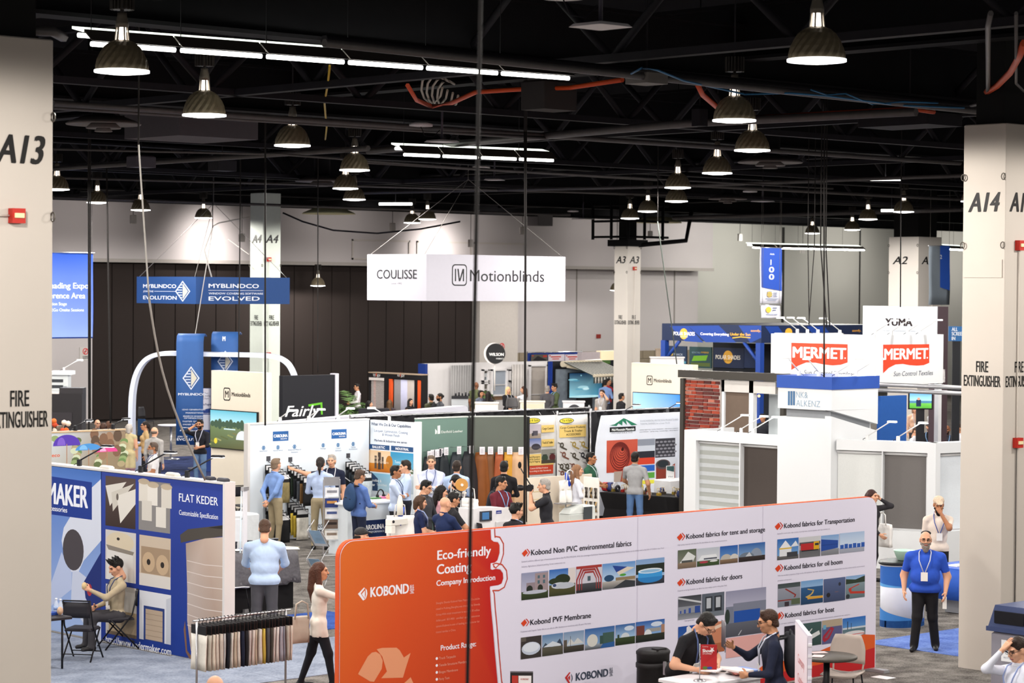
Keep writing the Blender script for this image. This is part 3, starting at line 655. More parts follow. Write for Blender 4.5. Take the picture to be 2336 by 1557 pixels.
head(C6,260,495,1092,45,'Kobond Non PVC environmental fabrics',.2743); head(C6,253,1075,756,44,'Kobond PVF Membrane',.2743)
para(C6,180,555,1362,'Kobond publishes different type of environmental fabrics like PU,TPU,TPO,EVA. With the advantage of phthalate free,non-toxic,odourless,recyclable,these fabrics can be widely used in the field of Children toys, Food',.2743)
para(C6,180,597,545,'Industry, Agriculture, Industrial packing, Green construction etc.',.2743); para(C6,172,1138,756,'Protected with Dupont Tedlar film,we are able to offer Architecture membrane with 30 years Warranty.',.2743)
head(C7,148,415,902,45,'Kobond fabrics for tent and storage',.2376); head(C7,150,853,683,48,'Kobond fabrics for doors',.2376)
head(C7,1087,312,1763,45,'Kobond fabrics for Transportation',.2376); head(C7,1090,715,1646,45,'Kobond fabrics for oil boom',.2376); head(C7,1097,1172,1568,45,'Kobond fabrics for boat',.2376)
para(C7,65,480,540,'High quality materials with Anti-UV, FR, Anti-Mildew for tent , membrane structures.',.2376); para(C7,65,920,538,'Depends on its high flexibility, our fabric has been widely used in rolling door field.',.2376)
para(C7,1020,372,1528,'Applied for truck cover, sider curtains, economy tents, normal tarpaulin, open top container etc.',.2376)
para(C7,1025,775,1858,'With the excellent properties of high tensile, Oil resistance, Sea water resistance,folding resistance,Kobond fabric has been widely used for environmental',.2376); para(C7,1025,822,1160,'protection and sea-work.',.2376)
para(C7,1025,1238,1720,'tent, corrosion resistance, low temperature resistance, non-toxic environmental protection, waterproof, tear resistance.',.2376)
para(C7,132,1208,228,'Fast speed door',.2376,16); para(C7,375,1180,432,'Dock seal',.2376,16)
dk = ('#3d6fae','#a8bfd8'); gs_ = ('#3a3f2a','#22261c'); gy = ('#6a6a72','#3c3c44')
P6 = [((180,645),(400,845),scene_items(('#8f93b0','#b9b6cc'),('#3c4a28','#262f1c'),.3,('r',.18,.28,.62,.62,'#8f8088'),('r',.5,.28,1,.95,'#9c8a8e'),('r',.6,.55,.68,.68,'#4a6470'),('r',.8,.55,.88,.68,'#4a6470'),('r',.6,.75,.68,.86,'#4a6470'),('r',.8,.75,.88,.86,'#4a6470'),('e',.3,.38,.12,.14,'#272b24'),('e',.7,.38,.1,.14,'#272b24'),('e',.5,.26,.46,.07,'#b9bccb'))),
      ((411,617),(626,815),scene_items(('#2f63b0','#86aede'),('#5a5530','#34371d'),.42,('r',.72,.42,1,1,'#d9cfcd'),('e',.5,.6,.3,.2,'#26301d'),('e',.2,.55,.22,.12,'#2a3420'),('e',.38,.38,.3,.12,'#c9ccd6'),('e',.6,.36,.38,.12,'#b9bdc8'),('e',.2,.4,.07,.06,'#33426a'))),
      ((635,590),(845,788),[('r',0,0,1,1,'#c9c6d2'),('g',0,0,1,.34,'#4a4c52','#1c1e22')] + [('p',[(.5 - w_,.1),(.5 - w_,.5),(.5 - w_ * .6,.5 + w_ * .95),(.5 + w_ * .6,.5 + w_ * .95),(.5 + w_,.5),(.5 + w_,.1),(.5 + w_ * .92,.1),(.5 + w_ * .9,.48),(.5 + w_ * .52,.45 + w_ * .88),(.5 - w_ * .52,.45 + w_ * .88),(.5 - w_ * .9,.48),(.5 - w_ * .92,.1)],'#9c3230') for w_ in (.5,.4,.3)] + [('r',0,.9,1,1,'#a23632'),('r',.44,.42,.56,.6,'#4c5c66')]),
      ((853,568),(1124,752),scene_items(('#5d8fcb','#bcd2e8'),('#b7b0aa','#55575c'),.3,('e',.2,.42,.15,.13,'#22466a'),('p',[(.3,.9),(.98,.75),(.5,.5)],'#d8cdbc'),('p',[(.3,.9),(.75,.8),(.42,.62)],'#23418f'),('e',.62,.5,.1,.05,'#4f9a3c'),('r',.4,.3,1,.42,'#8f7a5c'),('p',[(.3,0),(1,0),(1,.22),(.7,.3)],'#34373e'))),
      ((1132,535),(1366,722),scene_items(('#7fa0cc','#9db8d8'),('#3a3c48','#2a2c36'),.3,('r',0,.42,1,.8,'#222b22'),('e',.5,.26,.44,.2,'#2a7ec2'),('r',.08,.28,.92,.52,'#3a96d8'),('e',.5,.53,.43,.1,'#dfe8f0'),('e',.5,.52,.36,.06,'#8fb8da'))),
      ((174,1180),(343,1338),[('r',0,0,1,1,'#3a3432'),('e',.5,.45,.46,.3,'#c3cbdc'),('e',.5,.5,.4,.22,'#dfe4ee'),('r',.0,.8,.25,1,'#5c554e')]),
      ((352,1160),(523,1313),scene_items(('#5f82ad','#9db4cc'),('#5f5a4c','#3c3a30'),.4,('p',[(0,.4),(.15,.62),(.4,.4)],'#3c4a5c'),('p',[(.55,.4),(.85,.75),(1,.4)],'#37455a'),('p',[(.05,.42),(.5,.66),(.9,.48),(.9,.4)],'#d3d9e2'))),
      ((531,1137),(698,1285),scene_items(('#7a93b4','#b0bfd0'),('#4a443a','#2c2a26'),.3,('r',0,.3,.16,.62,'#5a5048'),('p',[(.15,.35),(.33,.66),(.5,.45),(.68,.66),(.98,.38)],'#cfd0cf'),('r',.32,.3,.34,.78,'#3a3a40'))),
      ((707,1110),(952,1252),scene_items(('#35619f','#7ea2cc'),('#9aa3b0','#47494a'),.25,('r',.6,.2,.98,.72,'#3f5a52'),('r',.5,.2,.62,.6,'#35504a'),('e',.25,.42,.18,.3,'#d4d2cb'),('p',[(.5,0),(1,0),(1,.25),(.6,.2)],'#2c5c9a'))),
      ((961,1077),(1122,1225),scene_items(('#2f5f9f','#9fbfe0'),('#3a4a28','#1f2a16'),.36,('e',.7,.78,.25,.12,'#cfd9e8'),('h',.5,.36,.22,.22,'#d2d8de'),('r',.1,.36,.2,.52,'#34463c'))),
      ((1130,1052),(1368,1192),scene_items(('#2b5aa4','#86aede'),('#2c3226','#15191a'),.35,('e',.72,.8,.2,.12,'#cfd9e8'),('r',.02,.35,.3,.8,'#6e3a34'),('r',.88,.35,1,.75,'#a87f68'),('r',.35,.45,.85,.62,'#9c9a96'),('h',.42,.34,.13,.24,'#dfe2e6')))]
P7 = [((67,525),(243,685),scene_items(('#56604e','#7a7c70'),('#8d7864','#6e5d4e'),.3,('p',[(.1,.3),(.55,.88),(.95,.6),(.8,.3)],'#dcdedd'),('r',.2,.3,.8,.42,'#4c4e4c'))),((252,510),(463,660),scene_items(('#b9bfca','#d2d4da'),('#41552e','#34462a'),.3,('p',[(.05,.35),(.2,.6),(.85,.62),(.95,.35)],'#e4e6ea'),('r',.3,.36,.9,.44,'#4c505c'),('e',.3,.22,.2,.06,'#b03a4c'),('e',.75,.24,.18,.05,'#e0e0e2'))),
      ((472,488),(641,640),scene_items(('#1f55a4','#5f8fc8'),('#8a6f56','#5c4a3a'),.25,('h',.35,.24,.32,.3,'#b9b2a8'),('h',.8,.26,.24,.26,'#cfcac2'))),((652,468),(903,612),scene_items(('#2a5ca2','#7b9fc8'),('#3a2f2c','#241d1c'),.28,('h',.66,.27,.22,.44,'#8b96a8'),('h',.3,.27,.28,.24,'#6c7888'),('p',[(.25,.28),(.4,.52),(.5,.28)],'#c3c6cc'))),
      ((70,972),(290,1165),[('r',0,0,1,1,'#8f929c'),('g',0,.55,1,1,'#3b3d44','#5c5e66'),('p',[(0,.9),(1,.62),(1,.7),(0,.98)],'#c9cbd0'),('g',0,0,1,.25,'#6a6e78','#9497a0'),('r',.72,.22,.95,.52,'#2c4a94'),('r',.45,.24,.55,.46,'#34509a'),('r',.25,.25,.33,.42,'#34509a'),('r',.08,.26,.14,.38,'#34509a')]),
      ((299,945),(511,1142),[('r',0,0,1,1,'#59606c'),('r',.15,.3,.46,.86,'#2a2e36'),('r',.55,.3,.88,.86,'#2a2e36'),('r',.2,.36,.4,.8,'#b9bdc4'),('r',.62,.36,.82,.8,'#b9bdc4'),('r',0,0,1,.2,'#6e7680'),('r',.16,.22,.46,.3,'#22262c'),('r',.56,.22,.88,.3,'#22262c')]),
      ((529,920),(910,1310),[('g',0,.6,1,1,'#8f8fa8','#b4b2c8'),('r',0,.3,1,.66,'#757a8c'),('r',.18,.3,1,.72,'#7c8092'),('r',.2,.28,.85,.55,'#1f4fa4'),('g',0,0,1,.3,'#62646f','#4a4b55'),('p',[(.3,.02),(.38,.12),(.4,.12),(.33,.02)],'#b9bac2'),('e',.04,.45,.06,.16,'#2c3a34')]),
      ((70,1260),(295,1500),[('g',0,.2,1,1,'#1c4a9a','#3a6cb4'),('p',[(0,.1),(0,.55),(.35,.8),(.35,.95),(.45,1),(.75,.7),(.75,.1)],'#e2e0e4'),('r',0,.0,.4,.3,'#b03434'),('p',[(.4,.1),(.4,.55),(.8,.45),(.8,.1)],'#a52a2c'),('r',.05,.42,.13,.48,'#55575f'),('r',.18,.42,.26,.48,'#55575f')]),
      ((310,1225),(513,1490),[('r',0,0,1,1,'#c98262'),('p',[(0,.75),(1,.95),(1,.85),(0,.62)],'#e4c9b4'),('r',.0,.0,1,.3,'#a8613f')]),((530,1370),(912,1505),[('r',0,0,1,1,'#e3a9a4')]),
      ((1022,420),(1224,598),scene_items(('#2b63ae','#6d9ccf'),('#6e6a68','#4c4a4c'),.2,('p',[(.1,.55),(.38,.92),(.66,.55)],'#e6e6ea'),('r',.1,.16,.66,.55,'#dfe0e4'),('p',[(.62,.58),(.86,.86),(1,.6)],'#dcdfe4'),('r',.08,.5,.68,.56,'#d8b23c'),('r',.45,.1,.95,.34,'#3a3a40'))),
      ((1235,402),(1433,578),[('r',0,0,1,1,'#9a9a9e'),('r',0,.75,1,1,'#c9c9cc'),('r',0,.6,1,.75,'#4c4c52'),('g',0,0,1,.38,'#5c5c60','#6c6c70'),('r',.06,.36,.68,.68,'#b5272a'),('r',.68,.34,.94,.74,'#d8a41e'),('r',.74,.55,.92,.66,'#2c2f36'),('r',.1,.3,.9,.36,'#242428')]),
      ((1443,385),(1612,558),scene_items(('#7ba0d0','#b9cce4'),('#8a8c94','#77787f'),.3,('p',[(0,.22),(0,.82),(.95,.7),(.95,.32)],'#22489a'),('r',.0,.5,.95,.53,'#1b3c84'))),((1622,362),(1856,530),scene_items(('#a6bddc','#d2deee'),('#a4a8b6','#989cac'),.25,*[('r',.02 + .17 * i,.22,.16 + .17 * i,.42 + .03 * (i % 2),'#2654a8') for i in range(6)])),
      ((1028,850),(1240,1045),[('g',0,0,1,1,'#9a9aa8','#77808c'),('g',0,.8,1,1,'#3c4648','#4c5658'),('p',[(.3,.75),(.75,.45),(.7,.35),(.78,.36),(.82,.47),(.36,.78)],'#8c2f28'),('r',0,.25,.6,.3,'#8c2f28'),('r',.6,.05,1,.3,'#55604a'),('r',.3,0,.5,.2,'#3a3038')]),
      ((1249,822),(1458,1022),[('g',0,0,1,.72,'#2a5888','#1d3c5e'),('g',0,.72,1,1,'#6f9ccc','#8fb2d8'),('p',[(.3,.62),(.55,.55),(.45,.42),(.2,.32),(.3,.25),(1,.22),(1,.3),(.4,.32),(.55,.44),(.6,.58),(.3,.66)],'#c9a85c'),('r',.3,.2,1,.27,'#d89a2e')]),
      ((1467,802),(1672,1000),[('g',0,0,1,1,'#56648c','#3a4462'),('e',.22,.3,.09,.1,'#221f26'),('e',.74,.72,.06,.08,'#2c2f3c'),('e',.6,.4,.1,.02,'#6a5866')]),
      ((1680,775),(1860,970),[('g',0,0,1,.68,'#7f929a','#5c6e74'),('g',0,.68,1,1,'#7fa4d0','#a4c0dc'),('p',[(0,.65),(0,.88),(.5,.82),(1,.95),(1,.68)],'#2a3a2c'),('p',[(.15,.45),(.7,.62),(.7,.57),(.3,.45),(.3,.32),(1,.26),(1,.16),(.25,.22),(.15,.35)],'#b8382a'),('e',.11,.11,.1,.1,'#2c3036')]),
      ((1090,1255),(1195,1450),[('g',0,0,1,1,'#2a2430','#171620'),('e',.6,.6,.2,.2,'#4c4c54')]),((1215,1235),(1443,1425),[('g',0,0,1,1,'#3f5a58','#2f4644'),('p',[(.3,.15),(.95,.45),(.9,.62),(.35,.38)],'#d9dcdc'),('p',[(.4,.55),(.6,.75),(.62,.72),(.45,.5)],'#cfd4d4')]),
      ((1452,1200),(1642,1400),[('r',0,0,1,1,'#5a5c86'),('r',0,.7,1,1,'#b0a08a'),('r',.05,.62,.2,.8,'#6aa4c4'),('p',[(.02,.2),(.06,.36),(.45,.7),(.6,.62),(.35,.2),(.12,.08)],'#a5283c'),('p',[(.12,.26),(.42,.58),(.48,.54),(.26,.24)],'#7c5468')]),
      ((1650,1180),(1867,1368),scene_items(('#2b68b8','#5c92cc'),('#4a6e7a','#a4a4a8'),.5,('r',.0,.5,1,.58,'#c4ccd4'),('e',.5,.28,.46,.13,'#d9d6d8'),('r',.1,.24,.95,.27,'#c0494a'),('r',.2,.5,.23,.85,'#2a3040'),('r',.36,.5,.38,.76,'#2a3040')))]
for x in (1455,1740): s_ = p.px(x,1200)[0]; p.rectm(s_ - .004,.05,s_ + .004,2.42,'#d8d2e4')
for cf,L in ((C6,P6),(C7,P7)):
    for tl,br,it in L: pic(p,cf(*tl),cf(*br),it)
p.text('KOBOND',*C6(632,1537),C6(898,1537)[0],17,'#3a4254',.03); p.text('\u79d1',*C6(910,1465),C6(938,1465)[0],8,'#3a4254',.005); p.text('\u5b9d',*C6(910,1497),C6(938,1497)[0],8,'#3a4254',.005)
p.poly([C6(*q) for q in ((540,1512),(578,1465),(586,1470),(560,1510),(584,1556),(574,1565))],'#c42b2b'); p.poly([C6(*q) for q in ((583,1490),(583,1535),(565,1512))],'#c42b2b'); p.poly([C6(*q) for q in ((590,1475),(603,1500),(604,1525),(592,1555),(598,1510))],'#3a4254')
# wave at the foot of the right end
wv = [p.px(1995,1447),p.px(1970,1446),p.px(1930,1458),p.px(1890,1475),p.px(1850,1492)]
p.polym([(KR - .02,.04),(KR - .02,wv[0][1])] + wv[1:] + [(wv[-1][0] - 1.0,.3),(wv[-1][0] - 1.6,.04)],'#dc5c26'); p.polym([(KR - .02,.04),(KR - .02,.32),(KR - .5,.27),(KR - 1.2,.2),(KR - 2.6,.16),(KR - 3.6,.04)],'#c4262a')
p.build('printed_artwork',kob)

# ---- furniture in front of it
WHT = M('#e9e6ea',.5,var=.02); CHROME = M('#b8b8bc',.3,.8,var=.05)
c0 = G(1742,1538,.95); cw = base('display_counter',(c0.x - .5,c0.y + .3,0),'white reception counter strewn with leaflets by the photo wall','counter')
MB().bbox(c0.x - 1.1,c0.y,.91,c0.x + .03,c0.y + .6,.95,.01).build('worktop',WHT,cw); MB().box(c0.x - 1.06,c0.y + .04,.02,c0.x - .01,c0.y + .56,.91).build('body',WHT,cw)
MB().box(c0.x - 1.08,c0.y + .03,0,c0.x,c0.y + .57,.02).build('plinth',M('#77747a',.5),cw)
rnd = random.Random(3)
for i in range(9):
    px,py = rnd.choice(((1600,1535),(1640,1530),(1665,1528),(1690,1530),(1620,1545),(1650,1545),(1690,1538),(1712,1533),(1575,1548))); q = G(px + rnd.uniform(-9,9),py + rnd.uniform(-3,3),.955)
    q.x = min(max(q.x,c0.x - .95),c0.x - .15); q.y = min(max(q.y,c0.y + .15),c0.y + .45)
    o = MB().box(-.105,-.15,0,.105,.15,.004 + .002 * i).build('leaflet',M(('#e9dcd8','#d98a80','#f0ecec','#6a86c4')[i % 4],.5)); o.location = (q.x,q.y,.951 + .0065 * i); o.rotation_euler[2] = rnd.uniform(-.6,.6); tag(o,'%s printed leaflet, %s from the bottom of the pile on the white counter' % (('cream','pink','white','blue')[i % 4],'first second third fourth fifth sixth seventh eighth ninth'.split()[i]),'leaflet','leaflets on the white counter')
q = G(1596,1553,.95); q.x = max(q.x,c0.x - .98); q.y = max(q.y,c0.y + .08); fl = base('desk_flag',q,'small red award flag on a chrome pole on the counter','flag')
MB().lathe([(.07,0),(.07,.01),(.01,.03)],q,16).build('base',CHROME,fl); MB().tube([q,q + Vector((0,0,.42))],.005,6).build('pole',CHROME,fl)
fp = Plane((q.x,q.y),(_r0.x,_r0.y)); MB().slab(fp,.01,.95 + .13,.19,.95 + .41,-.004,.004).build('banner',M('#b8282c',.6),fl)
pr_ = Print(fp,.006); pr_.textm('EXPO',.03,1.33,.06,.012,'#e8c0bc',.01); pr_.textm('Show',.03,1.275,.1,.035,'#ffffff',.02); pr_.textm('STOPPER',.03,1.25,.1,.016,'#f0d8d8',.01)
pr_.polym([(.135 + .03 * (1 if k % 2 else .42) * math.cos(R(90 + 36 * k)),1.3 + .04 * (1 if k % 2 else .42) * math.sin(R(90 + 36 * k))) for k in range(10)],'#f4e4e4'); pr_.ellm(.06,1.1,.03,.018,'#5a7a3a'); pr_.ellm(.11,1.1,.03,.015,'#3a4a9a'); pr_.build('printed_face',fl)
# standing sign board, thick fluted edge, seen almost edge on
s0 = G(1819,1413,1.8); s1 = G(1848,1449,1.8); sp_ = P2((s0.x,s0.y),(s1.x,s1.y)); L_ = (s1 - s0).length
sb = base('standing_sign',(s1.x,s1.y,0),'white printed sign board standing edge-on behind the navy sweater man','sign')
MB().slab(sp_,0,.1,L_,1.8,-.02,.02).build('board',M('#e4dcea',.6),sb)
pp = Print(sp_,.024); pp.polym([(.02,.12),(L_ - .02,.12),(L_ - .02,1.78),(.02,1.78)],['#e8b0b0','#e9c4c4','#eee6f0','#eee6f0']); pp.textm('Company',.3,1.4,.6,.09,'#d06a6a',.01); pp.textm('Coating',.3,1.2,.5,.09,'#d06a6a',.01); pp.build('printed_face',sb)
for k in range(30): z = .12 + k * .056; MB().slab(sp_,L_,z,L_ + .012,z + .03,-.02,.02).build('flute',M('#f2eef4',.5),sb) if k % 2 == 0 else None
MB().slab(sp_,.05,0,L_ - .05,.1,-.15,.15).build('base',M('#8d8a90',.4,.6),sb)
# barrel case
c = G(1490,1478,.93); bc = base('barrel_case',(c.x,c.y,0),'black barrel-shaped shipping case with moulded lid and latch','case')
BLKP = M('#221f20',.55,var=.15,scale=20,spec=.35)
MB().lathe([(.205,0),(.22,.03),(.22,.7),(.235,.71),(.235,.76),(.222,.77)],(c.x,c.y,0),28,scale=(1,.8)).build('body',BLKP,bc)
MB().lathe([(.222,.765),(.225,.86),(.232,.87),(.232,.9),(.2,.925),(.1,.93),(.0,.93)],(c.x,c.y,0),28,scale=(1,.8)).build('lid',BLKP,bc)
MB().cbox(c.x,c.y - .1,.935,.16,.1,.02).build('lid_rib',BLKP,bc)
lp = c - _f0 * .2 + _r0 * .13; lq = MB().cbox(lp.x,lp.y,.72,.03,.03,.16).build('latch',CHROME,bc)
MB().tube([(lp.x + .01,lp.y - .02,.66),(lp.x + .02,lp.y - .04,.55),(lp.x,lp.y - .03,.5)],.008,5).build('strap',BLKP,lq)
# brochure stand
c = G(1190,1532,.95); bs = base('literature_stand',(c.x,c.y,0),'black literature holder with red and white brochures','stand')
bp_ = Plane((c.x,c.y),(_r0.x,_r0.y))
MB().slab(bp_,-.13,.55,.13,.95,-.06,.04).build('holder',M('#2a2526',.4),bs); MB().tube([(c.x,c.y,0),(c.x,c.y,.6)],.02,8).build('post',CHROME,bs); MB().lathe([(.18,0),(.18,.02),(.03,.04)],(c.x,c.y,0),20).build('base',M('#2a2526',.4),bs)
for (a,b,h_) in ((-.11,-.04,'#b6352b'),(-.035,.11,'#e9e2e2')): MB().slab(bp_,a,.57,b,.915,.041,.05).build('brochure',M(h_,.5),bs)
q = Print(bp_,.052); q.textm('KOBOND',-.01,.87,.09,.016,'#b8352b',.02); q.polym([(-.03,.6),(.1,.68),(.1,.6)],'#d8622c'); q.build('printed_face',bs)
# round table and moulded chair
c = G(1886,1494,.75); rt_ = base('cafe_table',(c.x,c.y,0),'round dark speckled cafe table beside the beige chair','table')
MB().lathe([(.0,.71),(.36,.71),(.38,.72),(.38,.745),(.37,.752),(0,.752)],(c.x,c.y,0),36).build('tabletop',M('#4c463f',.5,var=.3,scale=60),rt_)
MB().cyl((c.x,c.y,0),.04,.03,.72,14).build('column',M('#1c1b1c',.4),rt_); MB().lathe([(.26,0),(.26,.02),(.05,.06)],(c.x,c.y,0),24).build('base',M('#1c1b1c',.4),rt_)
for i,(px,py) in enumerate(((1868,1487),(1866,1496))): q = G(px,py,.756); o = MB().box(-.1,-.07,0,.1,.07,.003).build('leaflet',M('#e9cfcf',.5)); o.location = (q.x,q.y,.754 + .004 * i); o.rotation_euler[2] = -.5 + i; tag(o,('red and white leaflet at the rear of the round table','red and white leaflet at the front of the round table')[i],'leaflet')
def shell_chair(loc,rz,label,shell,seat_h=.45):
    t = empty('moulded_chair',loc,rz,label,'chair'); g = []
    for j in range(5): g.append([(x,-.2 + j * .1,seat_h + .03 * abs(x / .23) ** 3 + .015 * (j == 0) - .01 * (j == 4)) for x in np.linspace(-.23,.23,7)])
    MB().sheet(g[::-1],-.014).build('seat',shell,t)
    g = []
    for j in range(7):
        z = seat_h + .12 + j * .06; w_ = .235 - .012 * max(0,j - 3) ** 1.5
        g.append([(x * w_ / .235,-.24 - .03 * j / 6 + .05 * (abs(x) / .235) ** 2,z) for x in np.linspace(-.235,.235,9)])
    MB().sheet(g,.014).build('backrest',shell,t)
    g = MB()
    for s in (-1,1): g.tube([(s * .19,-.2,seat_h),(s * .2,-.25,seat_h + .14)],.012,6)
    g.build('back_support',shell,t)
    for s in (-1,1):
        for y in (-.2,.17): MB().tube([(s * .19,y * .9,seat_h - .01),(s * .235,y * 1.25,0)],.011,6).build('leg',M('#17161a',.4,.4),t)
    return t
c = G(1922,1538,.45); shell_chair((c.x,c.y,0),math.atan2(-c.y,-c.x) - math.pi / 2 - R(18),'beige moulded plastic chair at the round table',M('#b9aaa0',.5,var=.03))
o = MB().box(-.1,-.14,0,.1,.14,.006).build('paper_sheet',M('#efeaea',.5)); q = G(2015,1545,0); o.location = (q.x,q.y,.001); tag(o,'white paper sheet on the carpet by the wall foot','paper')
# recycling bin
c = G(2340,1392,1.12); rb = base('recycling_bin',(c.x,c.y,0),'grey recycling bin with slanted blue hood by column A14','bin')
MB().bbox(c.x - .36,c.y - .3,0,c.x + .36,c.y + .3,.86,.04).build('body',M('#8f8c96',.5,var=.03),rb)
NV = M('#3c486e',.45,var=.05)
hd = MB().box(c.x - .4,c.y - .34,.86,c.x + .4,c.y + .34,.92).build('rim',NV,rb)
MB().add([(c.x + a,c.y + b,z) for a,b,z in ((-.38,-.32,.92),(.38,-.32,.92),(.38,.32,.92),(-.38,.32,.92),(-.33,-.22,1.2),(.33,-.22,1.2),(.33,.25,1.2),(-.33,.25,1.2))],[(3,2,1,0),(4,5,6,7),(0,1,5,4),(1,2,6,5),(2,3,7,6),(3,0,4,7)]).build('hood',NV,rb)
for pl,a,b in ((PX(c.x - .385),-(c.y + .22),-(c.y - .24)),(PY(c.y - .325),c.x - .3,c.x + .3)): MB().slab(pl,a,.97,b,1.13,-.03,.004).build('opening',M('#0c0d14',.6),rb)
pl = PX(c.x - .36); q = Print(pl,.004); cs,cz = -(c.y + .02) ,.62; q.rectm(cs - .1,cz - .14,cs + .1,cz + .14,'#f2f2f4')
for k in range(3): a = 90 + 120 * k; q.ring(cs,cz + .03,.032,.055,'#1b2440',6,a - 40,a + 40); q.ellm(cs + .044 * math.cos(R(a + 52)),cz + .03 + .044 * math.sin(R(a + 52)),.02,.02,'#1b2440',3)
q.textm('RECYCLE',cs - .06,cz - .1,.12,.02,'#44506e',0); q.build('recycling_label',rb)
# ================================================================ blue printed booth wall at the left
BP = PX(19.93); bs1 = BP.st(510,1300)[0]; ztop = BP.st(510,1104)[1]; bs0 = bs1 - 8.2
bw = base('booth_wall',(19.95,-(bs0 + bs1) / 2,0),'blue printed booth wall with six product photos and white edge','booth wall')
EDGE = M('#d8d4d2',.5,var=.02)
seam = BP.st(231,1200)[0]
for a,b in ((bs0,seam - .01),(seam + .01,bs1)): MB().slab(BP,a,0,b,ztop,-.12,-.01).build('panel',EDGE,bw); MB().slab(BP,a,.02,b,ztop - .01,-.01,0).build('printed_panel',M('#2f4fa0',.5),bw)
MB().slab(BP,bs0,ztop,bs1,ztop + .03,-.16,.02).build('top_rail',EDGE,bw); MB().slab(BP,bs1,0,bs1 + .05,ztop + .03,-.16,.02).build('end_post',EDGE,bw)
p = Print(BP,.003)
def C2(x,y): return 110 + x * .3257,1050 + y * .3257
p.polym([(bs0,.02),(seam - .01,.02),(seam - .01,ztop - .01),(bs0,ztop - .01)],['#8fa9dc','#a8bde4','#4a74c0','#5f86cc'])
p.polym([(seam + .01,.02),(bs1,.02),(bs1,ztop - .01),(seam + .01,ztop - .01)],['#16338a','#173a90','#2b3f94','#34489c'])
def q2(L,c): p.poly([C2(*v) for v in L],c)
q2([(370,130),(240,250),(110,470),(95,560),(120,720),(165,780),(215,775),(250,700),(372,560)],'#d7dbe8'); q2([(170,775),(215,775),(372,900),(372,1290),(300,1220),(160,1000)],'#c9cfe2'); q2([(95,640),(-60,1100),(30,1010),(165,900),(165,780)],'#b9c4e2')
p.ell(*C2(176,625),24,47,'#4a4448'); q2([(372,640),(250,850),(262,960),(300,1040),(372,1100)],'#1f2f72'); p.ell(*C2(290,905),6,14,'#a8323a')
q2([(-320,60),(307,152),(307,415),(-320,330)],'#1f3a8c')
def t2(t,x,y,x1,cap,b=.02,c='#eef0f8'): p.text(t,*C2(x,y),C2(x1,y)[0],cap * .3257,c,b)
t2('KEDERMAKER',-262,262,277,140,.03); t2('Keder and Accessories',-160,325,134,34); t2('FLAT KEDER',917,283,1190,55,.012); t2('Customizable Specification',918,378,1190,34,.008); t2('http://www.kedermaker.com',405,1272,862,50,.018)
def k2(tl,br,it): pic(p,C2(*tl),C2(*br),it)
k2((403,105),(612,482),[('g',0,0,1,1,'#5a4a44','#3a2c28'),('p',[(0,.8),(.7,.92),(.15,.4)],'#dcd6cc'),('p',[(.2,.68),(.95,.9),(.25,.3)],'#cfc8bc'),('p',[(.38,.62),(1,.8),(1,.5),(.5,.08)],'#e2dcd2'),('e',.4,.6,.04,.07,'#6a6058')])
k2((636,135),(855,512),[('r',0,0,1,1,'#8a8684')] + [('r',x,y,x + .32,y + .4,c) for x,y,c in ((0,.58,'#ddd6ca'),(.28,.52,'#e6e0d6'),(.72,.5,'#d9d2c6'),(.1,.2,'#d6cfc4'),(.55,.1,'#e0dad0'))] + [('e',x,y,.18,.06,'#bfae96') for x,y in ((.16,.98),(.46,.93),(.88,.92))])
k2((403,480),(615,862),[('r',0,0,1,1,'#cfcac6'),('r',.05,0,.9,.62,'#dedad4'),('e',.48,.78,.46,.2,'#d8c9ae'),('p',[(.02,.7),(.94,.62),(.9,.55),(.1,.6)],'#8d8478'),('e',.42,.84,.05,.03,'#2c2622')])
k2((640,517),(858,905),[('r',0,0,1,1,'#cbb9a4'),('r',.06,.25,.98,.78,'#a58c72'),('e',.3,.48,.2,.2,'#c4a888'),('e',.74,.46,.2,.2,'#c4a888'),('e',.3,.48,.06,.06,'#2c2622'),('e',.74,.46,.06,.06,'#2c2622'),('r',0,0,1,.24,'#d9d2ca')])
k2((405,860),(620,1250),[('r',0,0,1,1,'#c9c2ba'),('r',.1,.05,1,.5,'#b09a7c'),('r',.1,.5,.95,.9,'#d8d2ca'),('r',.05,.0,1,.07,'#6e5c48')])
k2((640,905),(860,1290),[('r',0,0,1,1,'#dcdde2'),('r',.14,0,.8,.7,'#2a3f7c'),('r',.2,.02,.74,.64,'#b9a48e')] + [('r',.2,.1 + .11 * i,.74,.108 + .11 * i,'#8c7a66') for i in range(5)] + [('p',[(.85,0),(.85,.9),(1,.95),(1,0)],'#c4c7d0')])
q2([(925,520),(980,480),(1226,452),(1226,530),(1000,560),(930,575)],'#4c4640'); q2([(1226,452),(1120,470),(1226,480)],'#2a2624')
p.poly([C2(*v) for v in [(965,580),(1100,545),(1226,535),(1226,1480),(1060,1440),(1000,1330),(975,1120),(975,900)]],['#a89486','#c0aa9c','#c9b6a8','#a08878','#8a6e5c','#b09a8c','#c9bab0','#bfb0a8'])
for i in range(7): p.line([C2(975,700 + i * 75),C2(1100,730 + i * 78),C2(1224,740 + i * 80)],.012,'#d9cdc6')
q2([(960,1120),(975,1330),(1060,1440),(1020,1440),(965,1340),(950,1180)],'#7c5a48')
p.build('printed_artwork',bw)
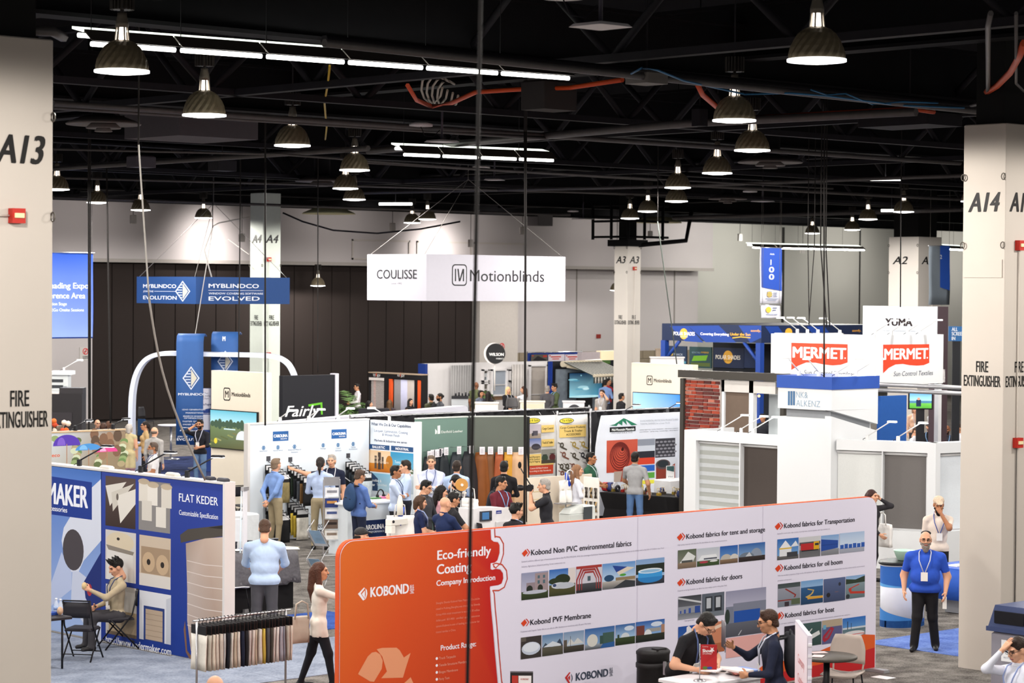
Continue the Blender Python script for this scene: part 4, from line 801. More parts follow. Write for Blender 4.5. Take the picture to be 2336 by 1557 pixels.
def clip_lamp(at,rz,label,arm=.42,tilt=35,body=None,on=2.5,group=None):
    """exhibition arm light: clamp, arm, flat head"""
    t = empty('arm_light',at,rz,label,'lamp',group); body = body or M('#b9b9b9',.4,.3)
    MB().bbox(-.03,-.03,0,.03,.03,.1,.008).build('clamp',body,t); e = (arm * math.cos(R(tilt)),0,.08 + arm * math.sin(R(tilt)))
    MB().tube([(0,0,.08),e],.012,6).build('arm',body,t); h_ = MB().bbox(e[0] - .05,-.05,e[2] - .012,e[0] + .13,.05,e[2] + .02,.01).build('head',body,t)
    MB().box(e[0] - .045,-.045,e[2] - .018,e[0] + .125,.045,e[2] - .012).build('led_panel',EM('#ffffff',on * 4 if on else .02),h_)
    MB().tube([(-.02,0,.05),(-.1,.03,.02),(-.13,.06,-.03)],.006,5).build('cable',M('#2a2a2c',.6),t)
    return t
DKL = M('#26262a',.5,.3)
for (px,py,l) in ((172,1062,'black arm light at the left end of the blue wall'),(312,1074,'black arm light in the middle of the blue wall'),(418,1088,'lit arm light near the right end of the blue wall')):
    s_ = BP.st(px,py)[0]; q = BP.w(s_,ztop + .03,-.07); clip_lamp(q,R(-62),l,.5,28,DKL,6 if 'lit' in l else 3)
for i,(px,py,sx,c) in enumerate(((235,1068,.3,'#d8d4cc'),(385,1080,.28,'#c9c4ba'),(500,1096,.22,'#3a3a40'),(470,1092,.2,'#2c2c34'))):
    s_ = BP.st(px,py)[0]; q = BP.w(s_,ztop + .03,-.07); o = MB().bbox(-sx / 2,-.05,0,sx / 2,.05,.05,.02).build('wall_clutter',M(c,.6)); o.location = q; o.rotation_euler[2] = 1.5; tag(o,('pale folded cloth lying on the blue wall, leftmost','pale roll lying on top of the blue wall','dark small box at the right end of the blue wall','dark glove lying near the right end of the blue wall')[i],'clutter')
# folding chairs, table, bottles
FB = M('#1d1c20',.45,.2,var=.1)
def folding_chair(at,rz,label):
    t = empty('folding_chair',at,rz,label,'chair')
    MB().bbox(-.2,-.2,.42,.2,.2,.46,.02).build('seat',M('#26242a',.6),t)
    g = [[(x,-.24 - .02 * (1 - (x / .21) ** 2),z) for x in np.linspace(-.2,.2,7)] for z in np.linspace(.62,.84,4)]
    MB().sheet(g,.02).build('backrest',M('#26242a',.6),t)
    for s in (-1,1):
        MB().tube([(s * .2,-.25,.86),(s * .21,-.16,.5),(s * .22,.24,0)],.012,6).build('front_leg',FB,t); MB().tube([(s * .2,.16,.44),(s * .21,-.26,0)],.012,6).build('rear_leg',FB,t)
    for y,z in ((.17,.1),(-.2,.1)): MB().tube([(-.21,y,z),(.21,y,z)],.008,5).build('crossbar',FB,t)
    MB().tube([(-.2,-.25,.86),(.2,-.25,.86)],.012,6).build('top_rail',FB,t)
    return t
def face_to(at,deg): return math.atan2(-at.y,-at.x) + R(deg) - math.pi / 2
c = G(188,1505); folding_chair((c.x,c.y,.012),face_to(c,160),'empty black folding chair in front of the seated man')
SEAT = G(268,1478); folding_chair((SEAT.x,SEAT.y,.012),face_to(SEAT,-75),'black folding chair under the man in tan hoodie')
c = G(120,1412,.74); tb = base('folding_table',(c.x - .5,c.y + .35,0),'black folding table with water bottles by column A13','table')
tx0,tx1,ty0,ty1 = c.x - 1.1,c.x + .38,c.y + .1,c.y + .85
MB().bbox(tx0,ty0,.7,tx1,ty1,.74,.01).build('tabletop',M('#221f24',.5),tb)
for x in (tx0 + .1,tx1 - .1):
    for y in (ty0 + .1,ty1 - .1): MB().tube([(x,y,.012),(x,y,.7)],.015,6).build('leg',FB,tb)
def bottle(q,label,z):
    t = base('water_bottle',(q.x,q.y,z),label,'bottle')
    MB().lathe([(.03,0),(.033,.01),(.033,.12),(.03,.15),(.014,.19),(.013,.2)],(q.x,q.y,z),14).build('bottle_body',GLASS(),t)
    MB().lathe([(.016,.2),(.016,.222),(.0,.222)],(q.x,q.y,z),12).build('cap',M('#e8e8ec',.4),t); MB().cyl((q.x,q.y,z),.034,.06,.11,14).build('wrap_label',M('#9fb4d8',.4),t)
for px,py,l in ((129,1400,'clear water bottle at the left edge of the black table'),(178,1398,'clear water bottle beside the snack bag')):
    q = G(px,py,.74); q.x = min(q.x,tx1 - .06); q.y = min(max(q.y,ty0 + .06),ty1 - .06); bottle(q,l,.741)
q = G(147,1400,.74); q.x = min(q.x,tx1 - .2); q.y = min(max(q.y,ty0 + .1),ty1 - .12); o = MB().bbox(-.14,-.06,0,.14,.06,.04,.01).build('notebook',M('#24479c',.5)); o.location = (q.x,q.y + .06,.741); tag(o,'blue notebook lying on the black table','notebook')
q = G(165,1398,.74); q.x = min(q.x,tx1 - .08); q.y = min(max(q.y,ty0 + .1),ty1 - .1); o = MB().ball((0,0,.06),.06,10,(.8,.6,1)).build('snack_bag',M('#c9a88c',.5,var=.4,scale=30)); o.location = (q.x,q.y - .07,.741); tag(o,'crumpled snack bag between the water bottles','bag')
# rack of hanging fabric samples
ra = G(449,1415,1.22); rb_ = G(652,1391,1.22); rk = base('sample_rack',((ra.x + rb_.x) / 2,(ra.y + rb_.y) / 2,0),'chrome stand carrying a row of hanging fabric samples','rack')
rd = (rb_ - ra).normalized(); rn = Vector((rd.y,-rd.x,0))
MB().tube([ra - rd * .06,rb_ + rd * .08],.013,8).build('rail',CHROME,rk)
for q in (ra,rb_):
    MB().tube([(q.x,q.y,.02),q],.014,8).build('post',CHROME,rk); MB().tube([Vector((q.x,q.y,.03)) - rn * .25,Vector((q.x,q.y,.03)) + rn * .25],.014,8).build('foot',CHROME,rk)
cols = ['#e4dfd6','#b9b2a6','#d9cfc0','#cfc4b8','#c9bfb4','#b4b4b4','#23232a','#cfc8c0','#bcae9c','#d3cbc2','#1f2438','#262428','#c4b8b4','#d0c4bc','#c0b4a0','#d8d2cc','#c8b050','#54565c','#4a4640','#d4ccc8','#dcd8d4','#a8a8b4','#888c98','#c4bcb0','#d8ccc0']
cn = {'#23232a': 'black','#1f2438': 'navy','#262428': 'black','#c8b050': 'mustard yellow','#54565c': 'charcoal','#4a4640': 'dark brown','#888c98': 'slate grey','#a8a8b4': 'cool grey','#b4b4b4': 'mid grey'}
ordn = 'first second third fourth fifth sixth seventh eighth ninth tenth eleventh twelfth thirteenth fourteenth fifteenth sixteenth seventeenth eighteenth nineteenth twentieth twenty-first twenty-second twenty-third twenty-fourth twenty-fifth'.split()
for i,h_ in enumerate(cols):
    q = ra + (rb_ - ra) * ((i + .6) / len(cols)); ang = math.atan2(rn.y,rn.x) + random.uniform(-.12,.08)
    t = empty('fabric_sample',(q.x,q.y,1.22),ang,'%s fabric sample board, %s from the left on the rack' % (cn.get(h_,'pale'),ordn[i]),'fabric sample','samples hanging on the chrome rack')
    MB().box(-.17,-.006,-.17,.17,.006,-.06).build('header',M('#191719',.5),t)
    if i == 0: pass
    g = [[(-.17 + .34 * u / 6,.004 + .006 * math.sin(u * 1.3 + i + j),-.17 - .11 * j) for u in range(7)] for j in range(5)]
    MB().sheet(g,.012).build('fabric',M(h_,.9,var=.08,scale=30),t)
    MB().tube([(0,0,-.06),(0,0,-.02),(.02,0,.012),(0,0,.022),(-.02,0,.01)],.005,5).build('hook',DKL,t)
# grey clothed table, folding literature stands, roll-up banner
c = G(610,1262,.95); tt = base('clothed_table',(c.x,c.y + .2,0),'table under a crumpled grey cloth with black skirt below','table')
t0,t1 = G(500,1268,.95),G(722,1258,.95); ty = t0.y - .1
g = []
xs = np.linspace(t0.x - .3,t1.x - .1,26)
MB().box(xs[0] + .05,ty + .05,0,xs[-1] - .05,ty + .75,.93).build('black_skirt',M('#131215',.9),tt)
for j in range(8):
    z = .95 if j < 3 else .95 - (j - 2) * .105; y = ty + .8 - .4 * j if j < 3 else ty - .02 - .012 * (j - 2)
    g.append([(x,y + .018 * math.sin(k * 1.7 + j) * (j > 2),z + .012 * math.sin(k * 2.3 + j * 1.9) + (.02 * math.sin(k * .9) if j > 5 else 0)) for k,x in enumerate(xs)])
MB().sheet(g,.006).build('grey_cloth',M('#5e5c60',.8,var=.25,scale=14,bump=.8),tt)
for i,(px,py,l) in enumerate(((527,1250,'left'),(540,1244,'second'),(553,1240,'third'),(566,1237,'right'),(533,1236,'rear left'),(546,1232,'rear middle'))):
    q = G(px,py,.97); q.y = min(max(q.y,ty + .1),ty + .7); t = base('sample_jar',(q.x,q.y,.97),'black lidded sample jar, %s of the cluster on grey cloth' % l,'jar','black jars on the grey table')
    MB().cyl((q.x,q.y,.965),.05,0,.1,14).build('jar_body',M('#20222a',.3),t); MB().cyl((q.x,q.y,.965),.054,.1,.125,14).build('lid',M('#2c2e36',.35),t)
for i in range(7):
    px = 540 + i * 24; q = G(px,1254 - (i % 3) * 3,.965); q.y = min(max(q.y,ty + .15),ty + .6); o = MB().box(-.1,-.14,0,.1,.14,.006).build('paper_sheet',M(('#e8e6e2','#3a4a8c','#ddd8b4')[i % 3],.5)); o.location = (q.x,q.y,.965); o.rotation_euler[2] = i * .7; tag(o,'%s sheet of paper on the grey clothed table' % ordn[i],'paper')
def zigzag(at,rz,label,n=3,s=1.0,art='#8fb0d0'):
    t = empty('literature_rack',at,rz,label,'rack'); pts = [(0,0),(.16,.22),(-.1,.5),(.18,.72),(-.08,1.0),(.16,1.18)]
    for a,b in zip(pts,pts[1:]):
        for sx in (-.15,.15): MB().tube([(sx,a[0],a[1] * s),(sx,b[0],b[1] * s)],.009,6).build('strut',CHROME,t)
    for a,b in ((pts[1],pts[2]),(pts[3],pts[4])):
        MB().add([(sx,q[0] + d,q[1] * s) for d in (0,.02) for q in (a,b) for sx in (-.15,.15)],[(0,1,3,2),(4,6,7,5),(0,4,5,1),(2,3,7,6),(0,2,6,4),(1,5,7,3)]).build('tray',M('#c9ccd2',.2,.1),t)
        MB().add([(sx,q[0] * .9 + b[0] * .1 + d,(q[1] * .9 + b[1] * .1) * s + .02) for d in (-.02,-.01) for q in (a,b) for sx in (-.11,.11)],[(0,1,3,2),(4,6,7,5),(0,4,5,1),(2,3,7,6),(0,2,6,4),(1,5,7,3)]).build('brochure',M(art,.4,var=.4,scale=6),t)
    return t
q = G(722,1340); zigzag((q.x,q.y,0),face_to(q,150),'chrome folding literature rack at the right end of the grey table',s=1.0)
q = G(536,1350); zigzag((q.x,q.y,0),face_to(q,20),'chrome folding literature rack behind the roll-up banner',s=1.25,art='#d8d8de')
b0_ = G(557,1395); rp = Plane((b0_.x,b0_.y),(1,.35)); ru = base('roll_up_banner',(b0_.x,b0_.y,0),'slim white roll-up banner seen edge-on by the blue wall end','banner')
MB().slab(rp,-.05,.06,.06,2.0,-.01,.012).build('banner_sheet',M('#e6e6ea',.5),ru); MB().slab(rp,-.12,0,.12,.06,-.1,.1).build('cassette',CHROME,ru); MB().tube([rp.w(-.09,0,-.04),rp.w(-.05,2.0,-.03)],.012,6).build('support_pole',M('#cfe0ea',.3),ru); MB().slab(rp,-.07,1.98,.08,2.04,-.03,.03).build('top_clamp',CHROME,ru)
q = G(528,1402); shell_chair((q.x,q.y,0),face_to(q,120),'white moulded chair end beside the blue wall',M('#e6e6e8',.4))
# ================================================================ white booth of swatches behind (open corner)
CPl = PY(40.4); c_l = CPl.st(569,1100)[0]; c_r = 33.22
cwall = base('booth_wall',((c_l + c_r) / 2,40.45,0),'white back wall hung with dark fabric swatches','booth wall')
LB = M('#e4ecf4',.5,var=.02,scale=1)
MB().slab(CPl,c_l,0,c_r,2.44,-.1,0).build('panel',LB,cwall); MB().slab(CPl,c_l - .06,0,c_l,2.46,-.12,.02).build('end_post',EDGE,cwall); MB().slab(CPl,c_l,2.44,c_r,2.47,-.12,.02).build('top_rail',EDGE,cwall)
p = Print(CPl,.003)
def C3(x,y): return 430 + x * .2312,940 + y * .2312
def C5(x,y): return 640 + x * .2055,930 + y * .2055
BL = '#2c5f9e'
for cf,(x0,y0,x1,y1),k,sub in ((C3,(832,190,985,284),.2312,'BALLISTIC'),(C5,(565,240,732,340),.2055,'INDUSTRIAL')):
    p.rect(*cf(x0,y0),*cf(x1,y1 - 6),BL); w_ = x1 - x0
    p.text('CAROLINA',*cf(x0 + w_ * .06,y0 + (y1 - y0) * .62),cf(x0 + w_ * .94,0)[0],28 * k,'#ffffff',.04); p.text(sub,*cf(x0 + w_ * .5,y0 + (y1 - y0) * .82),cf(x0 + w_ * .92,0)[0],11 * k,'#ffffff',.02)
p.build('logo_plates',cwall); p = Print(CPl,.003)
for cf,x,y,t,k in ((C3,740,350,'Body Armor',.2312),(C3,882,345,'Vehicle Armor',.2312),(C3,1045,338,'Advanced Material',.2312),(C3,1328,325,'Dunnage',.2312),(C3,1475,322,'Coated',.2312),(C5,805,400,'Textile',.2055)):
    cx,cy = cf(x,y); p.ring(*p.px(cx,cy),.035,.05,'#5f86b0',6); p.rect(cx - 2,cy - 3,cx + 2,cy + 3,'#5f86b0'); wd_ = len(t) * 7.6 * .5 * k; p.text(t,cx - wd_,cy + 9,cx + wd_,3.0,'#4a6a94',.0)
p.text('Solutions',*C3(1012,400),C3(1078,400)[0],3,'#4a6a94',0); p.text('Solutions',*C3(1447,384),C3(1506,384)[0],3,'#4a6a94',0); p.text('Architecture',*C5(758,466),C5(852,466)[0],3,'#4a6a94',0)
p.build('icon_row',cwall)['kind'] = 'stuff'; p = Print(CPl,.003)
p.text('Highly Engineered',*C3(950,1165),C3(1322,1150)[0],13,'#2c3648',.0); p.text('Technical Textiles',*C3(1025,1208),C3(1400,1190)[0],10,'#1c2230',.03)
p.build('printed_artwork',cwall)
def swatches(px,py,colors,label,group,hh=.62,wd_=.3):
    s_,z = CPl.st(px,py); a0 = CPl.w(s_,z,0)
    arm = base('swatch_arm',(a0.x,a0.y,z),'sloping chrome display arm carrying the %s' % label,'display arm'); MB().tube([a0,a0 + Vector((0,-.75,-.3))],.01,6).build('arm_tube',CHROME,arm)
    MB().cbox(a0.x,a0.y - .005,z + .06,.1,.01,.1).build('wall_plate',M('#4a4a50',.4),arm)
    for k,h_ in enumerate(colors):
        y = a0.y - .1 - .105 * k; zz = z - .04 - .042 * k
        t = empty('fabric_swatch',(a0.x,y,zz),random.uniform(-.06,.06),'%s swatch from the wall in the %s' % (ordn[k],label),'fabric swatch',group)
        MB().box(-wd_ / 2,-.008,-.2,wd_ / 2,.008,-.02).build('header',M('#1b1b1e',.5),t); MB().box(-wd_ / 2 + .02,-.012,-.13,wd_ / 2 - .02,-.008,-.04).build('title_card',M('#e8e8ea',.5),t)
        MB().sheet([[(-wd_ / 2 + wd_ * u / 5,-.005 + .006 * math.sin(u + j + k),-.2 - (hh - .2) * j / 4) for u in range(6)] for j in range(5)],.012).build('fabric',M(h_,.9,var=.25,scale=16),t)
        MB().tube([(0,0,-.02),(0,0,.03)],.005,5).build('hook',CHROME,t)
D_ = ['#23242a','#2e3a30','#26282e','#5c6068','#7a5a34','#1e1e20']
swatches(612,1052,['#24262c','#30302e','#2a2c30','#3a3a34','#8a7c54'],'leftmost upper swatch cluster','upper left swatches')
swatches(662,1054,D_,'second upper swatch cluster','upper middle swatches'); swatches(794,1045,['#20242c','#242c34','#2c3438','#26303a','#303a40','#b9c2c8'],'rightmost upper swatch cluster','upper right swatches')
swatches(612,1145,['#242428','#2a2a2e','#26262a','#202024','#18181a'],'leftmost lower swatch cluster','lower left swatches'); swatches(662,1137,['#1c1c20','#d8bc4c','#c8ac40','#e2ddd2'],'second lower swatch cluster','lower middle swatches',.66)
swatches(748,1060,['#24262c','#2a2c30','#34363c','#2c2e32'],'swatch cluster behind the navy T-shirt man','hidden swatches')
for px,l in ((642,'first'),(708,'second'),(775,'third')):
    s_ = CPl.st(px,962)[0]; clip_lamp(CPl.w(s_,2.47,-.05),R(-80),'%s white arm light along the swatch wall top' % l,.35,30,M('#d8d8d8',.4),4)
SPl = PX(33.25); s_l = -40.4; s_r = SPl.st(946,1000)[0]
sp = base('side_display',(33.3,-(s_l + s_r) / 2,0),'white side panel headed with capabilities text and four photos','display panel')
MB().slab(SPl,s_l,0,s_r,2.44,-.1,0).build('panel',LB,sp); MB().slab(SPl,s_r,0,s_r + .09,2.46,-.12,.02).build('end_post',M('#f2f2f2',.4),sp)
p = Print(SPl,.003)
def t5(t,x,y,x1,cap,c='#2a3a60',b=.015): p.text(t,*C5(x,y),C5(x1,y)[0],cap * .2055,c,b)
t5('What We Do & Our Capabilities',1008,190,1448,32); t5('Lacquer, Lamination, Coating',1042,262,1412,28,'#7a86a4',0); t5('& Woven Finish',1130,308,1322,28,'#7a86a4',0); t5('Markets & Industries we serve:',1042,368,1406,24)
for x0,y0,x1,y1,t in ((972,398,1210,470,'BALLISTIC'),(1228,418,1474,492,'INDUSTRIAL')): p.rect(*C5(x0,y0),*C5(x1,y1),'#2a4f7e'); t5(t,x0 + 50,(y0 + y1) / 2 + 8,x1 - 50,26,'#ffffff',.03)
pic(p,C5(970,462),C5(1220,722),[('g',0,.35,1,1,'#e8c49a','#f0dcc0'),('g',0,0,1,.4,'#d88a2c','#c06a1c'),('r',.3,.15,.4,.75,'#5a4a40'),('r',.45,.12,.58,.92,'#4a3c34'),('r',.62,.15,.7,.72,'#54463c'),('e',.95,.5,.15,.3,'#c07a28')]); t5('Tactical',1000,560,1090,26,'#f0d0b0',0); t5('Protective Garments',985,600,1200,26,'#f0d0b0',0)
pic(p,C5(1222,485),C5(1474,735),[('g',0,0,1,1,'#3a9ac8','#7ac0de'),('p',[(0,0),(0,.2),(.5,.4),(1,.2),(1,0)],'#5a6a4a'),('p',[(.6,.1),(.8,.4),(1,.1)],'#d8d8d0')]); t5('Tents & Fabric',1268,612,1438,30,'#e8f4fa',.01)
pic(p,C5(970,714),C5(1218,935),[('g',0,0,1,1,'#8ac4e2','#c4e0ee'),('p',[(0,0),(.0,.9),(.2,1),(.45,.7),(.45,0)],'#2a4468')]); t5('Microfiber &',995,812,1120,28,'#ffffff',.01); t5('Gear',1000,860,1050,28,'#ffffff',.02); t5('Textiles & Medical',1070,860,1180,24,'#ffffff',0)
pic(p,C5(1222,735),C5(1474,960),[('g',0,0,1,1,'#d0dce4','#b4c4d0')]); p.build('printed_artwork',sp)
clip_lamp(SPl.w(SPl.st(884,960)[0],2.44,-.05),R(150),'white arm light on the capabilities panel',.4,30,M('#d8d8d8',.4),4)
# counter with navy sign
cc = G(793,1148,1.05); ct = base('display_counter',(cc.x + .7,cc.y + .3,0),'white counter with navy name sign at the swatch booth','counter')
cx1 = G(904,1140,1.05).x
MB().box(cc.x + .02,cc.y + .02,0,cx1 - .02,cc.y + .62,1.01).build('body',M('#dfe6ec',.5,var=.02),ct); MB().bbox(cc.x - .04,cc.y - .04,1.01,cx1 + .04,cc.y + .68,1.05,.01).build('worktop',M('#eceef0',.4),ct)
cp_ = PY(cc.y + .02); p = Print(cp_,.003); p.rect(*C5(930,1250),*C5(1172,1418),'#1b2c58'); p.text('CAROLINA',*C5(905,1355),C5(1150,1340)[0],10.5,'#ffffff',.03); p.text('PERFORMANCE',*C5(978,1388),C5(1150,1380)[0],4.5,'#d8e0f0',.01); p.build('name_sign',ct)
def lit_tower(at,rz,label):
    t = empty('brochure_tower',at,rz,label,'stand'); MB().bbox(-.17,-.16,0,.17,.16,.02,.005).build('base',M('#9a9a9a',.4,.6),t)
    for s in (-1,1): MB().box(s * .16 - .012,-.03,.02,s * .16 + .012,.01,1.5).build('upright',M('#a8a8aa',.35,.6),t)
    MB().box(-.16,-.02,1.38,.16,-.005,1.55).build('header',M('#9a9a9c',.4,.5),t)
    for k,h_ in enumerate(('#e6e4e0','#6a5a50','#e8e8ea','#2a3a74','#e8e8ec')):
        z = .3 + .21 * k; MB().box(-.14,.0,z,.14,.05,z + .02).build('pocket',GLASS(),t)
        o = MB().box(-.135,-.01,z + .02,.135,.03,z + .2).build('brochure',M(h_,.5,var=.2,scale=12),t)
        MB().box(-.1,.03,z + .1,.1,.034,z + .15).build('printed_block',M(('#8a7a6c','#2a2220','#4a5a8c','#c08a4a','#8c8c94')[k],.5,var=.3,scale=20),o)
    return t
q = G(756,1266); lit_tower((q.x,q.y,0),face_to(q,8),'metal brochure tower left of the white counter')
for i,(px,py) in enumerate(((845,1135),(858,1133),(868,1130),(850,1129))):
    q = G(px,py,1.06); q.y = min(max(q.y,cc.y + .1),cc.y + .5); o = MB().bbox(-.12,-.08,0,.12,.08,.03 + .01 * i,.01).build('product_sample',M(('#4a7a4a','#c86a9a','#e8c840','#3a3a40')[i],.5,var=.4,scale=30)); o.location = (q.x,q.y,1.051); o.rotation_euler[2] = i; tag(o,'%s small sample bundle on the white counter' % ('green','pink','yellow','dark')[i],'sample')
q = G(838,1133,1.05); q.y = min(max(q.y,cc.y + .1),cc.y + .5); t = base('headphones',(q.x,q.y,1.05),'black headset standing on the white counter','headset')
MB().tube([(q.x - .08 * math.cos(a),q.y,1.13 + .1 * math.sin(a)) for a in np.linspace(0,math.pi,9)],.014,6).build('band',DKL,t)
for s in (-1,1): MB().ball((q.x + s * .08,q.y,1.1),.05,10,(.5,.9,1)).build('ear_cup',DKL,t)
q = G(878,1128,1.05); q.y = min(max(q.y,cc.y + .1),cc.y + .5); bottle(q,'clear water bottle at the right of the white counter',1.051)
# white clothed table and chair behind
q = G(545,1168,.75); t = base('clothed_table',(q.x,q.y,0),'white clothed table below the beige screen wall','table')
MB().bbox(q.x - .8,q.y - .3,.0,q.x + .3,q.y + .4,.74,.03).build('cloth',M('#d6dade',.8,bump=.4),t); MB().box(q.x - .7,q.y - .2,.742,q.x - .3,q.y + .1,.75).build('booklet',M('#2a3a74',.5),t)
q = G(555,1205); folding_chair((q.x + .5,q.y + .6,0),face_to(q,30),'dark folding chair behind the white clothed table')
# ================================================================ green leather booth
def C9(x,y): return 860 + x * .1734,960 + y * .1734
GRN = M('#6f8a80',.8,var=.05,scale=2); GRN2 = M('#666c64',.8,var=.05,scale=2)
DP = PY(39.95); d0 = DP.st(951,1000)[0]; d1 = DP.st(1068,1000)[0]
lw = base('booth_wall',((d0 + d1) / 2,40.0,0),'sage green leather booth wall with white company name','booth wall')
MB().slab(DP,d0,0,d1,2.44,-.08,0).build('panel',GRN,lw); MB().slab(DP,d0,2.44,d1,2.465,-.09,.01).build('top_rail',M('#c9cec9',.5),lw)
p = Print(DP,.003); p.text('Danfield Leather',*C9(845,158),C9(1128,140)[0],5.4,'#eef2ee',.005)
p.poly([C9(*q) for q in ((795,62),(830,56),(830,165),(795,170))],'#eef2ee'); p.poly([C9(*q) for q in ((764,100),(790,130),(785,165),(764,172))],'#eef2ee'); p.build('lettering',lw)
e0 = G(1074,951,2.44); e1 = G(1202,950,2.44); EP = P2((e0.x,e0.y),(e1.x,e1.y)); eL = (e1 - e0).length
lw2 = base('booth_wall',((e0.x + e1.x) / 2,(e0.y + e1.y) / 2 + .05,0),'grey green leather booth wall behind the tan hides','booth wall')
MB().slab(EP,0,0,eL,2.44,-.08,0).build('panel',GRN2,lw2); MB().slab(EP,0,2.44,eL,2.465,-.09,.01).build('top_rail',M('#c9cec9',.5),lw2)
MB().slab(EP,eL,0,eL + .05,2.44,-.1,.06).build('end_post',M('#1c1b1d',.5),lw2); MB().slab(EP,-.1,0,0,2.42,-.1,.02).build('corner_post',M('#1c1f1f',.6),lw2)
HIDES = [(DP,610,'#23272c',.07,.16),(DP,655,'#1d2126',.07,.15),(DP,700,'#22282e',.07,.15),(DP,740,'#1c2228',.06,.15),(DP,772,'#242b31',.06,.15),(DP,812,'#20262b',.08,.22),(DP,965,'#2b3238',.1,.26),(DP,1118,'#28292e',.11,.28),
         (EP,1345,'#8a4f24',.12,.19),(EP,1462,'#7a4f30',.1,.13),(EP,1592,'#a85530',.09,.13),(EP,1712,'#d29a35',.1,.14),(EP,1848,'#d8b08c',.16,.2)]
HN = ['black hide leftmost on the green wall','black hide second on the green wall','black hide third on the green wall','black hide fourth on the green wall','black hide fifth on the green wall','black hide sixth, widest of the left bunch','charcoal hide right of the bunch','dark brown black hide at the green wall end','chestnut brown leather hide beside the rope','mottled brown leather hide','rust orange leather hide','mustard yellow leather hide','pale cream leather hide at the wall end']
for i,(pl,x,h_,w0,w1) in enumerate(HIDES):
    ty_ = {0: 395,1: 380,2: 375,3: 370,4: 362,5: 345,6: 330,7: 320}.get(i,335); s_,z = pl.st(*C9(x,ty_ + 70)); dc = .5 * w1 * 1.35 + .02; q = pl.w(s_,0,dc)
    t = base('leather_hide',(q.x,q.y,.25),'hanging ' + HN[i],'leather hide','hides on the green walls'); rws = []
    for j in range(9):
        f = j / 8; zz = z * (1 - f) + .25 * f; w_ = w0 + (w1 - w0) * min(1,f * 1.6) ** .7; row = []
        for k in range(29):
            a = 2 * math.pi * k / 28; fl = 1 + (.22 * math.sin(a * 4 + i) + .1 * math.sin(a * 7)) * (.25 + .75 * f); row.append(q + pl.u * (w_ * fl * math.cos(a)) + pl.n * (.5 * w_ * fl * math.sin(a)) + Vector((0,0,zz)))
        rws.append(row)
    MB().sheet(rws[::-1] if False else rws,.004).build('leather',M(h_,.5 if i < 12 else .45,var=.18,scale=5,bump=.15),t)
    MB().slab(pl,s_ - .06,z - .04,s_ + .06,z + .13,dc + w0 * .6 + .03,dc + w0 * .6 + .038).build('tag_card',M('#eeeaf0',.5),t); tp = Print(pl,dc + w0 * .6 + .04)
    for k in range(5): tp.rectm(s_ - .04,z + .08 - .022 * k,s_ + .04 - .02 * (k % 2),z + .086 - .022 * k,'#8a8690')
    tp.build('tag_print',t); MB().tube([pl.w(s_,z + .1,0),pl.w(s_,z + .1,dc + w0 * .6 + .03)],.006,5).build('hook',CHROME,t)
# ================================================================ black pipe and drape line behind
def drape(pl,a,b,h_,label,mat,name='drape_wall'):
    t = base(name,pl.w((a + b) / 2,0),label,'drape'); n = int((b - a) * 10)
    MB().sheet([[pl.w(a + (b - a) * k / n,z,.03 * math.sin(k * 1.9)) for k in range(n + 1)] for z in (.03,h_ * .5,h_)],.01).build('curtain',mat,t); MB().tube([pl.w(a,h_,0),pl.w(b,h_,0)],.025,6).build('rail',CHROME,t)
    k = a
    while k <= b + .01: MB().tube([pl.w(k,0,-.03),pl.w(k,h_ + .06,-.03)],.022,6).build('upright',CHROME,t); k += (b - a) / max(1,round((b - a) / 3))
    return t
DRB = M('#17161a',.9,var=.3,scale=12)
DRP = PY(40.62); drape(DRP,DRP.st(800,960)[0],DRP.st(1346,940)[0],2.5,'black pipe and drape line behind the leather booth',DRB)
TP = PY(39.5)
drape(PY(39.62),DRP.st(1205,950)[0],PY(39.62).st(1350,940)[0],2.46,'black drape behind the two cargo banners',DRB)
def C10(x,y): return 1180 + x * .1862,930 + y * .1862
YB = '#e8c878'
def cargo(x0,y0,x1,y1,label,art):
    (a,zt),(b,zb) = TP.st(*C10(x0,y0)),TP.st(*C10(x1,y1)); t = base('hanging_banner',TP.w((a + b) / 2,zb),label,'banner')
    MB().sheet([[TP.w(a + (b - a) * k / 8,zb + (zt - zb) * j / 8,.012 * math.sin(k * 1.1 + j)) for k in range(9)] for j in range(9)],.006).build('banner_cloth',M('#dcdad8',.8),t)
    p = Print(TP,.02); art(p); p.build('printed_artwork',t)
    for s_ in (a + .03,(a + b) / 2,b - .03): MB().tube([TP.w(s_,zt,.0),TP.w(s_,zt + .08,-.08)],.005,5).build('tie',CHROME,t)
